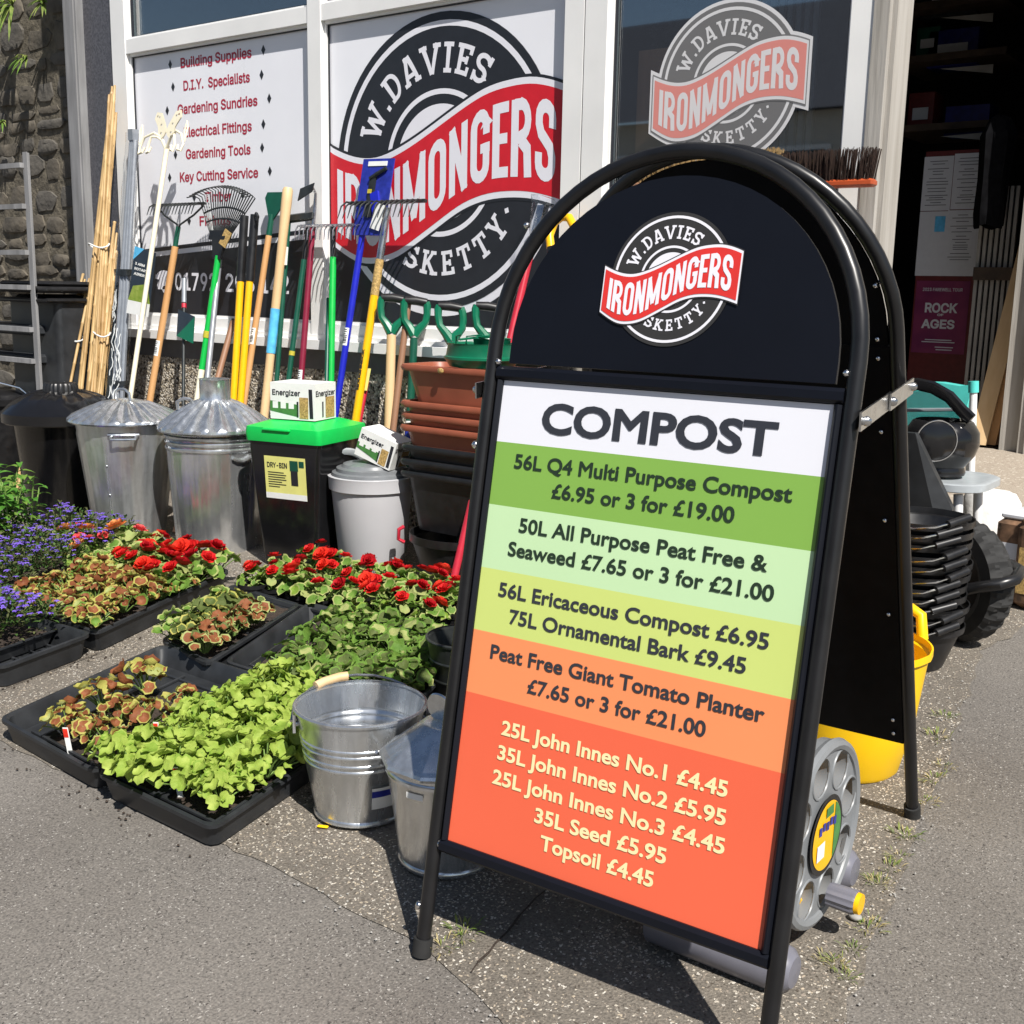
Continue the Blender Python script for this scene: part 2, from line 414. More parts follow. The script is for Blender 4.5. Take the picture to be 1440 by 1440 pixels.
def arc(cx, cy, r, a0, a1, n=12, ry=None):
    return [(cx + r * math.cos(R_(a0 + (a1 - a0) * i / n)), cy + (ry or r) * math.sin(R_(a0 + (a1 - a0) * i / n))) for i in range(n + 1)]

# ------------------------------------------------------------------ flat lettering: outlines, thickened and refilled without overlaps
def fill(polys, grow=0.0, refine=None):
    """nonzero-winding fill of closed 2-D outlines -> (verts, tris)"""
    P_ = []
    for p in polys:
        q = [p[0]]
        for a in p[1:]:
            if math.hypot(a[0] - q[-1][0], a[1] - q[-1][1]) > 1e-6: q.append(a)
        if len(q) > 2 and math.hypot(q[0][0] - q[-1][0], q[0][1] - q[-1][1]) < 1e-6: q.pop()
        if len(q) < 3: continue
        if grow:
            out = []; n = len(q)
            for i in range(n):
                a, b, c = q[i - 1], q[i], q[(i + 1) % n]
                e1 = Vector((b[0] - a[0], b[1] - a[1])).normalized(); e2 = Vector((c[0] - b[0], c[1] - b[1])).normalized()
                n1, n2 = Vector((e1.y, -e1.x)), Vector((e2.y, -e2.x)); k = n1 + n2
                if k.length < .3: k = n1
                else: k = k / max(.35, k.dot(n1))
                out.append((b[0] + k.x * grow, b[1] + k.y * grow))
            q = out
        if refine:
            out = []
            for i, a in enumerate(q):
                b = q[(i + 1) % len(q)]; d = math.hypot(b[0] - a[0], b[1] - a[1]); k = max(1, int(d / refine))
                out += [(a[0] + (b[0] - a[0]) * t / k, a[1] + (b[1] - a[1]) * t / k) for t in range(k)]
            q = out
        P_.append(q)
    vs, es = [], []
    for q in P_:
        o = len(vs); vs += [Vector(a) for a in q]; es += [(o + i, o + (i + 1) % len(q)) for i in range(len(q))]
    V, E, Fc, *_ = geometry.delaunay_2d_cdt(vs, es, [], 0, 1e-7)
    if not Fc: return [], []
    A = np.array([(v.x, v.y) for v in V]); T = np.array([f for f in Fc if len(f) == 3])
    c = A[T].mean(axis=1); wn = np.zeros(len(c))
    for q in P_:
        q = np.array(q); q2 = np.roll(q, -1, axis=0)
        for a, b in zip(q, q2):
            if a[1] == b[1]: continue
            up, dn = (a[1] <= c[:, 1]) & (b[1] > c[:, 1]), (a[1] > c[:, 1]) & (b[1] <= c[:, 1])
            s_ = (b[0] - a[0]) * (c[:, 1] - a[1]) - (c[:, 0] - a[0]) * (b[1] - a[1])
            wn += (up & (s_ > 0)).astype(int) - (dn & (s_ < 0)).astype(int)
    tris = [tuple(t) for t, k in zip(T, wn) if k != 0]
    return [tuple(a) for a in A], tris
_tc = {}
try:                                             # a grotesque that ships with Blender; else its built-in face
    import os
    _font = bpy.data.fonts.load(os.path.join(bpy.utils.system_resource('DATAFILES', path='fonts'), 'Inter.woff2'))
except Exception:
    _font = None
def text_outlines(txt, sans=True):
    """closed outlines of a line of text, size 1, outer contours counter-clockwise"""
    if (txt, sans) in _tc: return _tc[(txt, sans)]
    cu = bpy.data.curves.new('lettering', 'FONT'); cu.body = txt
    if sans and _font is not None: cu.font = _font
    o = bpy.data.objects.new('lettering', cu); COL.objects.link(o)
    dg = bpy.context.evaluated_depsgraph_get(); kc = o.evaluated_get(dg).to_curve(dg)
    out = []
    for sp in kc.splines:
        bp_ = sp.bezier_points; n = len(bp_); q = []
        for i in range(n):
            a, c = bp_[i], bp_[(i + 1) % n]
            p0, p1, p2, p3 = a.co, a.handle_right, c.handle_left, c.co
            straight = abs((p3 - p0).cross(p1 - p0).z) + abs((p3 - p0).cross(p2 - p0).z) < 1e-5
            for k in range(1 if straight else 4):
                t = k / 4; u = 1 - t
                v = p0 * u ** 3 + p1 * 3 * u * u * t + p2 * 3 * u * t * t + p3 * t ** 3
                if not q or math.hypot(v.x - q[-1][0], v.y - q[-1][1]) > .004: q.append((v.x, v.y))
        while len(q) > 3 and math.hypot(q[0][0] - q[-1][0], q[0][1] - q[-1][1]) < .004: q.pop()
        if len(q) > 2: out.append(q)
    area = lambda q: sum(q[i - 1][0] * q[i][1] - q[i][0] * q[i - 1][1] for i in range(len(q)))
    if out and area(max(out, key=lambda q: abs(area(q)))) < 0: out = [q[::-1] for q in out]
    bpy.data.objects.remove(o); bpy.data.curves.remove(cu)
    _tc[(txt, sans)] = out; return out
def text_fit(mb, txt, to3d, x0, x1, y, grow=.02, h=None, mi=0, slope=0.0, sans=True):
    """lay a line of text from x0 to x1 on the baseline y of a plane; h = capital height"""
    pl = text_outlines(txt, sans)
    xs = [a[0] for q in pl for a in q]; lo, hi = min(xs) - grow, max(xs) + grow
    sx = (x1 - x0) / (hi - lo); sy = sx if h is None else h / .72
    vs, fs = fill(pl, grow)
    mb.add([to3d(x0 + (a[0] - lo) * sx, y + a[1] * sy + slope * (a[0] - lo) * sx) for a in vs], fs, mi)
def stroke(pts, w):
    pts = [Vector(p) for p in pts]; n = len(pts); L, Rr = [], []
    for i, p in enumerate(pts):
        a = (p - pts[i - 1]).normalized() if i else None
        b = (pts[i + 1] - p).normalized() if i < n - 1 else None
        if a is None: t, k = b, 1
        elif b is None: t, k = a, 1
        else:
            t = (a + b).normalized(); k = 1 / max(.5, t.dot(a))
        nn = Vector((-t.y, t.x)) * w / 2 * k
        L.append(p + nn); Rr.append(p - nn)
    return [tuple(v) for v in Rr] + [tuple(v) for v in reversed(L)]
def ccw(q):
    a = sum(q[i - 1][0] * q[i][1] - q[i][0] * q[i - 1][1] for i in range(len(q)))
    return q if a > 0 else q[::-1]
def slab_glyph(ch):
    """slab-serif capitals: (polygons, width)"""
    t, sf = .15, .13
    H = lambda x0, x1, y: stroke([(x0, y), (x1, y)], sf)
    b, tp = sf / 2, 1 - sf / 2
    if ch == 'W': return [stroke([(.12, 1), (.38, 0)], t), stroke([(.38, 0), (.6, .8)], t * .85), stroke([(.6, .8), (.82, 0)], t), stroke([(.82, 0), (1.08, 1)], t * .85), H(0, .3, tp), H(.9, 1.2, tp), stroke([(.28, .05), (.48, .05)], .1), stroke([(.72, .05), (.92, .05)], .1)], 1.2
    if ch == 'D': return [stroke([(.2, 0), (.2, 1)], t), stroke([(.05, tp), (.38, tp)] + arc(.38, .5, .3, 80, -80, 10, .5 - b) + [(.38, b), (.05, b)], sf)], .78
    if ch == 'A': return [stroke([(.14, 0), (.42, 1)], t * .9), stroke([(.48, 1), (.76, 0)], t), stroke([(.25, .3), (.65, .3)], .13), H(0, .3, b), H(.58, .9, b), stroke([(.3, .94), (.56, .94)], .12)], .9
    if ch == 'V': return [stroke([(.14, 1), (.42, 0)], t), stroke([(.48, 0), (.76, 1)], t * .9), H(0, .3, tp), H(.6, .9, tp), stroke([(.36, .06), (.54, .06)], .12)], .9
    if ch == 'I': return [stroke([(.22, 0), (.22, 1)], t), H(.03, .41, b), H(.03, .41, tp)], .44
    if ch == 'E': return [stroke([(.2, 0), (.2, 1)], t), H(.05, .68, b), H(.05, .68, tp), stroke([(.2, .5), (.55, .5)], sf), stroke([(.62, 0), (.62, .28)], .12), stroke([(.62, 1), (.62, .72)], .12), stroke([(.5, .38), (.5, .62)], .1)], .74
    if ch == 'S': return [stroke(arc(.36, .72, .25, 20, 180, 9, .2) + arc(.36, .7, .25, 190, 255, 4, .2) + arc(.36, .29, .27, 75, 0, 5, .21) + arc(.36, .29, .27, 0, -165, 9, .215), t * .95), stroke([(.62, .7), (.62, 1)], .11), stroke([(.09, .0), (.09, .32)], .11)], .72
    if ch == 'K': return [stroke([(.2, 0), (.2, 1)], t), stroke([(.24, .4), (.66, .98)], t * .85), stroke([(.36, .58), (.72, .02)], t), H(.03, .38, b), H(.03, .38, tp), H(.52, .84, tp), H(.55, .9, b)], .9
    if ch == 'T': return [stroke([(.4, 0), (.4, 1)], t), H(.04, .76, tp), H(.22, .58, b), stroke([(.09, .68), (.09, 1)], .11), stroke([(.71, .68), (.71, 1)], .11)], .8
    if ch == 'Y': return [stroke([(.42, 0), (.42, .45)], t), stroke([(.42, .42), (.14, .98)], t), stroke([(.42, .42), (.7, .98)], t * .85), H(0, .3, tp), H(.54, .84, tp), H(.24, .6, b)], .84
    if ch == '.': return [[(.04, 0), (.2, 0), (.2, .17), (.04, .17)]], .26
    if ch == '*': return [[(.1, .5), (.22, .38), (.34, .5), (.22, .62)]], .44
    return [], .38
def gothic_glyph(ch):
    """heavy condensed capitals"""
    t, W, r = .17, .5, .165
    x0, x1 = t / 2, W - t / 2; cx = W / 2; rx = (x1 - x0) / 2; hb = .125 / 2
    loop = arc(cx, 1 - r - hb, rx, 0, 180, 8, r) + arc(cx, r + hb, rx, 180, 360, 8, r)
    if ch == 'I': return [stroke([(x0, 0), (x0, 1)], t)], t
    if ch == 'O': return [stroke(loop + loop[:2], .15)], W
    if ch == 'R': return [stroke([(x0, 0), (x0, 1)], t), stroke([(x0, 1 - hb), (.25, 1 - hb)] + arc(.24, .735, x1 - .24, 85, -85, 8, .27 - hb) + [(x0, .47)], .14), stroke([(.24, .47), (.40, .36), (.43, 0)], t)], W + .02
    if ch == 'N': return [stroke([(x0, 0), (x0, 1)], .15), stroke([(x1, 0), (x1, 1)], .15), stroke([(.07, 1), (W - .07, 0)], .15)], W
    if ch == 'M': return [stroke([(x0, 0), (x0, 1)], .15), stroke([(.57, 0), (.57, 1)], .15), stroke([(.07, 1), (.327, .12)], .14), stroke([(.327, .12), (.585, 1)], .14)], .655
    if ch == 'G': return [stroke([(x1, .66), (x1, 1 - r - hb)] + arc(cx, 1 - r - hb, rx, 0, 180, 8, r) + arc(cx, r + hb, rx, 180, 360, 8, r) + [(x1, .48)], .155), stroke([(.27, .46), (W, .46)], .12)], W
    if ch == 'E': return [stroke([(x0, 0), (x0, 1)], t), stroke([(0, hb), (.4, hb)], .13), stroke([(0, 1 - hb), (.4, 1 - hb)], .13), stroke([(0, .52), (.37, .52)], .125)], .4
    if ch == 'S': return [stroke([(x1, .68)] + arc(cx, .79, rx, 0, 180, 8, .147) + [(x0, .7), (.14, .58), (.36, .43), (x1, .31)] + arc(cx, .21, rx, 0, -180, 8, .147) + [(x0, .33)], .155)], W
    return [], .3
def set_line(txt, glyph, gap=.07):
    out, x = [], 0.0
    for ch in txt:
        ps, w_ = glyph(ch)
        out += [[(a + x, b) for a, b in ccw(p)] for p in ps]; x += w_ + gap
    return out, x - gap
def set_arc(mb, txt, to3d, r, h, a_mid, mi, up=True, gap=.1, stretch=1.0):
    """text on a circle: up = reads clockwise over the top, else along the bottom"""
    polys, wd = set_line(txt, slab_glyph, gap)
    vs, fs = fill(polys, .012, .12)
    out = []
    for x, y in vs:
        s = (x - wd / 2) * h * stretch
        if up: a = R_(a_mid) - s / (r + h / 2); rr = r + y * h
        else: a = R_(a_mid) + s / (r - h * .1); rr = r - (y - .5) * h + h * .0; rr = r + h / 2 - y * h
        out.append(to3d(rr * math.cos(a), rr * math.sin(a)))
    if not up: fs = fs
    mb.add(out, fs, mi)
_WU = [-1.17, -1.0, -.8, -.6, -.4, -.2, 0, .2, .4, .6, .8, 1.0, 1.17]
_WT = [.16, .085, .025, .015, .065, .145, .24, .335, .415, .45, .453, .405, .335]
_WB = [-.43, -.53, -.62, -.63, -.585, -.485, -.375, -.27, -.21, -.193, -.205, -.25, -.305]
def _cub(u, Y):
    i = max(1, min(len(_WU) - 3, int(np.searchsorted(_WU, u)) - 1))
    xs, ys = _WU[i - 1:i + 3], Y[i - 1:i + 3]
    if u < _WU[1]: xs, ys = _WU[0:4], Y[0:4]
    return sum(ys[a] * math.prod((u - xs[b]) / (xs[a] - xs[b]) for b in range(4) if b != a) for a in range(4))
def wave(u): return (_cub(u, _WT) + _cub(u, _WB)) / 2
def half(u): return (_cub(u, _WT) - _cub(u, _WB)) / 2
def ring_poly(r, n=72, a0=0, a1=360): return arc(0, 0, r, a0, a1, n)
def band_poly(ux, extra, grow=0.0, n=40):
    us = [-ux + 2 * ux * i / n for i in range(n + 1)]
    return [(u, wave(u) - half(u) - extra) for u in us] + [(u, wave(u) + half(u) + extra) for u in reversed(us)]
def emblem(mb, to3d, mi, ux=1.12, rim=True, ground=False, dz=.0006):
    """round two-ring badge with a red wave band. to3d(u, v, lift). mi: white, ring black, black, red"""
    Wt, Rg, Bk, Rd = mi
    def lay(polys, k, col):
        vs, fs = fill(polys, 0, .1); mb.add([to3d(a, b, k * dz) for a, b in vs], fs, col)
    lay([ring_poly(1.0)], 1, Rg)
    lay([ring_poly(.945), ring_poly(.905)[::-1]], 2, Wt)
    lay([ring_poly(.50), ring_poly(.465)[::-1]], 2, Wt)
    lay([ring_poly(.40)], 2, Wt)
    for txt, r, mid, up in (('W.DAVIES', .605, 108, True), ('*SKETTY*', .685, 284, False)):
        set_arc(mb, txt, lambda x, y: to3d(x, y, 2 * dz), r, .195 if up else .165, mid, Wt, up, .14 if up else .20)
    lay([band_poly(ux, .075)], 3, Rg)
    lay([band_poly(ux - .012 if rim else ux, .055)], 4, Wt)
    lay([band_poly(ux - .035 if rim else ux, .012)], 5, Rd)
    polys, wd = set_line('IRONMONGERS', gothic_glyph, .085)
    vs, fs = fill(polys, .008, .1)
    u0, u1 = -1.0, .99
    mb.add([to3d(u0 + (u1 - u0) * x / wd, wave(u0 + (u1 - u0) * x / wd) + (y - .5) * 2 * (half(u0 + (u1 - u0) * x / wd) - .082), 6 * dz) for x, y in vs], fs, Wt)
# ------------------------------------------------------------------ ground
def gpt(x, y, h=0.0): return Vector((x, y, gz(y) + h))
def sheet(poly, h):
    """polygon on the sloping ground, h above it"""
    vs, fs = fill([ccw(poly)], 0, .35)
    mb = MB(); mb.add([gpt(a, b, h) for a, b in vs], fs); return mb
mb = MB()
ys = [-60, -20, 0, 1.38, 3, 6, 9, 40]
for a, b in zip(ys, ys[1:]): mb.quad(Vector((-60, a, gz(max(a, -3)))), Vector((60, a, gz(max(a, -3)))), Vector((60, b, gz(max(b, -3)))), Vector((-60, b, gz(max(b, -3)))))
structure('asphalt', mb, 'asphalt')
rj = random.Random(3)
def jag(pts, amp, step):
    out = []
    for (a, b), (c, d) in zip(pts, pts[1:]):
        k = max(1, int(math.hypot(c - a, d - b) / step))
        for t in range(k):
            q = t / k; out.append((a + (c - a) * q + rj.uniform(-amp, amp), b + (d - b) * q + rj.uniform(-amp, amp)))
    return out + [pts[-1]]
front = jag([(-9, 1.46), (-3.2, 1.43), (-1.64, 1.417), (-1.27, 1.414), (-1.18, 1.385), (-1.0, 1.325), (-.75, 1.27), (-.47, 1.21), (-.50, 1.42), (-.54, 1.64), (-.60, 2.1), (-.70, 2.75), (-.80, 3.4), (-.72, 3.86), (1.2, 3.98), (4, 4.0)], .012, .05)
pav = front + [(4, 6.6), (-9, 6.6)]
structure('pavement', sheet(pav, .0025), 'concrete')
mb = sheet([(-2.4, 4.05), (4, 4.3), (4, 6.43), (-2.4, 6.43)], .008)
structure('porch_paving', mb, 'floor_pale')
# joints and cracks of the paving, dark dirt sheets laid on it
mb = MB()
def crack(pts, w, h=.0075):
    q = jag(pts, w * .8, .03)
    for (a, b), (c, d) in zip(q, q[1:]):
        t = Vector((c - a, d - b)).normalized(); n = Vector((-t.y, t.x)) * w * rj.uniform(.3, .8)
        mb.quad(gpt(a - n.x, b - n.y, h), gpt(c - n.x, d - n.y, h), gpt(c + n.x, d + n.y, h), gpt(a + n.x, b + n.y, h))
crack([(-1.10, 1.39), (-1.15, 1.75), (-1.22, 2.3), (-1.27, 3.0)], .0035)
crack([(-2.95, 1.44), (-2.98, 1.95)], .003)
crack([(-1.9, 4.95), (0, 5.05), (3, 5.1)], .012, .012)
mb.obj('paving_joint', 'soil', smooth=0)['kind'] = 'structure'

# ------------------------------------------------------------------ shop front
YF = 3.45
shop = thing('shop_front', 'white framed ironmonger shop front with sign panels above a pebble-dashed plinth', 'shop front', (-3.2, YF, gz(YF)))
def bx(x0, x1, y0, y1, z0, z1, mi=0, mb=None):
    mb.box(((x0 + x1) / 2, (y0 + y1) / 2, (z0 + z1) / 2), (x1 - x0, y1 - y0, z1 - z0), mi)
mb = MB(); bx(-4.948, -1.29, 3.432, 3.62, .02, .80, 0, mb); mb.obj('plinth', 'pebble', shop, smooth=0)
mb = MB(); bx(-4.944, -1.29, 3.428, 3.60, .80, .886, 0, mb); mb.obj('plinth_band', 'grey_band', shop, smooth=0)
mb = MB(); bx(-4.96, -1.24, 3.385, 3.60, .886, .925, 0, mb); bx(-4.955, -1.245, 3.425, 3.60, .925, .945, 0, mb); mb.obj('sill', 'white_paint', shop, smooth=0)
fr = MB(); ZT = 3.0
for x0, x1 in ((-4.948, -4.845), (-3.626, -3.552), (-2.364, -2.286), (-2.280, -2.193), (-1.352, -1.283)): bx(x0, x1, 3.43, 3.50, .945, ZT, 0, fr)
for x0, x1 in ((-4.845, -3.626), (-3.552, -2.364)):
    bx(x0, x1, 3.436, 3.50, .945, .992, 0, fr); bx(x0, x1, 3.434, 3.50, 2.19, 2.252, 0, fr)
    bx(x0, x1, 3.436, 3.50, 2.94, ZT, 0, fr)
bx(-2.193, -1.352, 3.436, 3.50, .945, 1.0, 0, fr); bx(-2.193, -1.352, 3.436, 3.50, 2.94, ZT, 0, fr)
# slim beads inside each light
for x0, x1, z0, z1 in ((-4.845, -3.626, .992, 2.19), (-3.552, -2.364, .992, 2.19), (-4.845, -3.626, 2.252, 2.94), (-3.552, -2.364, 2.252, 2.94), (-2.193, -1.352, 1.0, 2.94)):
    for a, b, c, d in ((x0, x0 + .012, z0, z1), (x1 - .012, x1, z0, z1), (x0 + .012, x1 - .012, z0, z0 + .012), (x0 + .012, x1 - .012, z1 - .012, z1)): bx(a, b, 3.452, 3.49, c, d, 0, fr)
    for a, b, c, d in ((x0 + .012, x0 + .017, z0 + .012, z1 - .012), (x1 - .017, x1 - .012, z0 + .012, z1 - .012), (x0 + .017, x1 - .017, z0 + .012, z0 + .017), (x0 + .017, x1 - .017, z1 - .017, z1 - .012)): bx(a, b, 3.460, 3.4665 if z1 < 2.5 and x1 < -2 else 3.473, c, d, 1, fr)
fr.obj('window_frame', ['white_paint', 'black_print'], shop, smooth=0)
mb = MB(); bx(-1.283, -1.237, 3.425, 3.55, .02, ZT, 0, mb); bx(-1.237, -1.222, 3.45, 3.58, .02, ZT, 0, mb); mb.obj('door_post', 'old_timber', shop, smooth=0)
mb = MB(); bx(-5.186, -4.950, 3.445, 3.66, .02, ZT, 0, mb); mb.obj('pilaster', 'granite', shop, smooth=0)
mb = MB(); bx(-5.292, -5.187, 3.405, 3.66, .02, ZT, 0, mb); bx(-5.275, -5.20, 3.398, 3.405, .02, ZT, 0, mb); mb.obj('corner_post', 'grey_post', shop, smooth=0)
mb = MB(); bx(-5.30, -1.22, 3.33, 3.62, ZT, 3.5, 0, mb); mb.obj('fascia', 'black_print', shop, smooth=0)
mb = MB(); bx(-5.29, -1.22, 3.47, 3.70, 3.5, 5.6, 0, mb); mb.obj('upper_wall', 'render_far', shop, smooth=0)
# shop interior behind the glass
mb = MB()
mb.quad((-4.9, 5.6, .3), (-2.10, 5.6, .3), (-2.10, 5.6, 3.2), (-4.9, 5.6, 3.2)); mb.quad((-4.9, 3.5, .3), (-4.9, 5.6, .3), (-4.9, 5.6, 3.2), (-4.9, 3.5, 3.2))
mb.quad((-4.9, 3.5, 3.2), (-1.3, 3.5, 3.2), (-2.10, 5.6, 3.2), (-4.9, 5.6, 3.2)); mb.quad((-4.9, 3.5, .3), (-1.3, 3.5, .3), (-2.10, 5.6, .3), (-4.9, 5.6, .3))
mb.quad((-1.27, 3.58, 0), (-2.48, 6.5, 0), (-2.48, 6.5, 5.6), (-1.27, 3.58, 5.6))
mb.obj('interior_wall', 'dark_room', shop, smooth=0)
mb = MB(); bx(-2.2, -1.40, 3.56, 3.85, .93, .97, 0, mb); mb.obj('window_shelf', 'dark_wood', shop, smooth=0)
mb = MB()
for i, (x0, z0) in enumerate(((-2.18, .97), (-2.02, .97))): bx(x0, x0 + .13, 3.62, 3.8, z0, z0 + (1.0 if i == 0 else .55), 0, mb)
mb.obj('display_board', 'wood_brown', shop, smooth=0)
mb = MB()
for i in range(9): bx(-2.12 + i * .035, -2.1 + i * .035, 4.3, 4.32, 1.0, 2.6, 0, mb)  # pale strips modelled in place of vertical reflection lines on the glass
mb.obj('reflection_strip', 'paper', shop, smooth=0)
for x0, x1, z0, z1 in ((-4.833, -3.638, 2.264, 2.93), (-3.54, -2.376, 2.264, 2.93), (-2.181, -1.364, 1.012, 2.93)):
    mb = MB(); bx(x0, x1, 3.474, 3.480, z0, z1, 0, mb); mb.obj('window_pane', 'glass', shop, smooth=0)
YP = 3.468
def sp_(x, z, lift=0.0): return Vector((x, YP - lift, z))
# left sign panel: the list of trades
x0, x1, z0, z1 = -4.833, -3.638, 1.004, 2.178
mb = MB(); bx(x0, x1, YP, YP + .012, z0, z1, 0, mb); pan = mb.obj('sign_panel', 'white_sheet', shop, smooth=0)
def fz(x, y):
    q = P(x, y, YP); return q.x, q.z
a, b = fz(215.6, 349), fz(403.8, 326)
sl = (b[1] - a[1]) / (b[0] - a[0])
def lnz(x): return a[1] + sl * (x - a[0])
mb = MB()
for (d0, d1, k, mi) in ((-.018, 0.0, .0008, 0), (-9, -.040, .0008, 0)):
    lo = lambda x: max(z0, lnz(x) + d0); hi = lambda x: lnz(x) + d1
    mb.add([sp_(x0, lo(x0), k), sp_(x1, lo(x1), k), sp_(x1, hi(x1), k), sp_(x0, hi(x0), k)], [(0, 1, 2, 3)], 0)
mb.obj('sign_band', 'black_print', pan, smooth=0)
mb = MB(); dm = MB()
o3 = lambda s: (lambda x, y: ((s[0] + x / s[2]), (s[1] + y / s[2])))
q1 = o3((0, 0, 3.0))
for t, A, B in (('Building Supplies', (763, 285), (1062, 243)), ('D.I.Y.  Specialists', (775, 382), (1055, 345)), ('Gardening Sundries', (750, 480), (1087, 447)), ('Electrical Fittings', (777, 577), (1063, 553)), ('Gardening Tools', (785, 668), (1058, 652)), ('Key Cutting Service', (760, 767), (1090, 748)), ('Timber', (865, 852), (978, 846)), ('Fixings', (843, 952), (975, 948))):
    A3, B3 = fz(*q1(*A)), fz(*q1(*B)); zb = (A3[1] + B3[1]) / 2
    mb = MB(); text_fit(mb, t, lambda x, y: sp_(x, y, .0009), A3[0], B3[0], zb, .020, .057); mb.obj('lettering', 'redtext', pan, smooth=0)
    for ex in (A3[0] - .075, B3[0] + .075):
        dm = MB().add([sp_(ex + u, zb + .022 + v, .0009) for u, v in ((0, -.021), (.013, 0), (0, .021), (-.013, 0))], [(0, 1, 2, 3)]); dm.obj('diamond_mark', 'black_print', pan, smooth=0)
mb = MB(); q2 = o3((150, 140, 3.428))
text_fit(mb, '01792', lambda x, y: sp_(x, y, .0016), fz(*q2(332, 915))[0], fz(*q2(530, 915))[0], fz(*q2(430, 919))[1], .016, .108)
text_fit(mb, '203', lambda x, y: sp_(x, y, .0016), fz(*q2(575, 926))[0], fz(*q2(714, 926))[0], fz(*q2(640, 926))[1], .016, .108)
text_fit(mb, '142', lambda x, y: sp_(x, y, .0016), fz(*q2(745, 933))[0], fz(*q2(880, 933))[0], fz(*q2(815, 933))[1], .016, .108)
X0, Z0 = fz(*q2(280, 915))
vs, fs = fill([ccw([(X0 + u, Z0 + v) for u, v in [(-.05, 0), (.05, 0), (.055, .02), (.03, .055), (-.03, .055), (-.055, .02)]]), ccw([(X0 + u, Z0 + v) for u, v in arc(0, .055, .062, 0, 180, 10, .034)]), ccw([(X0 + u, Z0 + v) for u, v in [(-.066, .05), (-.038, .045), (-.034, .062), (-.062, .07)]]), ccw([(X0 + u, Z0 + v) for u, v in [(.066, .05), (.038, .045), (.034, .062), (.062, .07)]]), [(X0 + u, Z0 + v) for u, v in ring_poly(.017, 14)[::-1]][::1]], 0)
mb.add([sp_(p, q, .0016) for p, q in vs], fs)
mb.obj('telephone_number', 'white_print', pan, smooth=0)
# right sign panel: the emblem on white above black
x0, x1 = -3.54, -2.376
mb = MB(); bx(x0, x1, YP, YP + .012, z0, z1, 0, mb); pan2 = mb.obj('sign_panel', 'white_sheet', shop, smooth=0)
mb = MB(); EX, EZ, ER = -2.95, 1.615, .544
def e3(u, v, l=0.0): return sp_(EX + u * ER, EZ + v * ER, .001 + l)
ul, ur = (x0 - EX) / ER, (x1 - EX) / ER
us = [ul + (ur - ul) * i / 40 for i in range(41)]
low = [(u, wave(u) - half(u)) for u in us]
def lay(polys, k, mi):
    vs, fs = fill(polys, 0, .08); mb.add([e3(*p, k) for p in vs], fs, mi)
lay([ccw(low + [(ur, (z0 - EZ) / ER), (ul, (z0 - EZ) / ER)])], 0, 1)
clip = lambda ps: [(max(ul, min(ur, a)), max((z0 - EZ) / ER, b)) for a, b in ps]
lower = [t for t in range(190, 351, 4)]
lay([ccw(clip([(1.055 * math.cos(R_(t)), 1.055 * math.sin(R_(t))) for t in lower] + [(.99 * math.cos(R_(t)), .99 * math.sin(R_(t))) for t in reversed(lower)]))], .0006, 0)
class Shift:                                     # the emblem's band is cut off by the panel's edges
    pass
emblem(mb, lambda u, v, l=0.0: e3(max(ul, min(ur, u)), v, .0012 + l), (0, 1, 1, 2), ux=1.10, rim=False)
mb.obj('emblem', ['white_print', 'black_print', 'red_print'], pan2, smooth=0)
# faded emblem stuck on the window
MT['stk_white'] = glass_mat('stk_white'); MT['stk_grey'] = glass_mat('stk_grey'); MT['stk_red'] = glass_mat('stk_red')
for k, c in (('stk_white', (.72, .72, .74)), ('stk_grey', (.17, .17, .175)), ('stk_red', (.72, .27, .24))):
    m = MT[k]; n, l = m.node_tree.nodes, m.node_tree.links
    d = n.new("ShaderNodeBsdfDiffuse"); d.inputs[0].default_value = (*c, 1); t = n.new("ShaderNodeBsdfTransparent")
    mx = n.new("ShaderNodeMixShader"); mx.inputs[0].default_value = .86; l.new(t.outputs[0], mx.inputs[1]); l.new(d.outputs[0], mx.inputs[2]); l.new(mx.outputs[0], n["Material Output"].inputs[0])
mb = MB(); WX, WZ, WR = -1.762, 1.806, .242
def w3(u, v, l=0.0): return Vector((WX + u * WR, 3.4725 - l, WZ + v * WR))
vs, fs = fill([ring_poly(1.045)], 0, .1); mb.add([w3(*p) for p in vs], fs, 0)
vs, fs = fill([band_poly(1.155, .12)], 0, .1); mb.add([w3(*p, .0003) for p in vs], fs, 0)
emblem(mb, lambda u, v, l=0.0: w3(u, v, .0003 + l * .6), (0, 1, 1, 2), ux=1.12)
mb.obj('window_sticker', ['stk_white', 'stk_grey', 'stk_red'], shop, smooth=0)

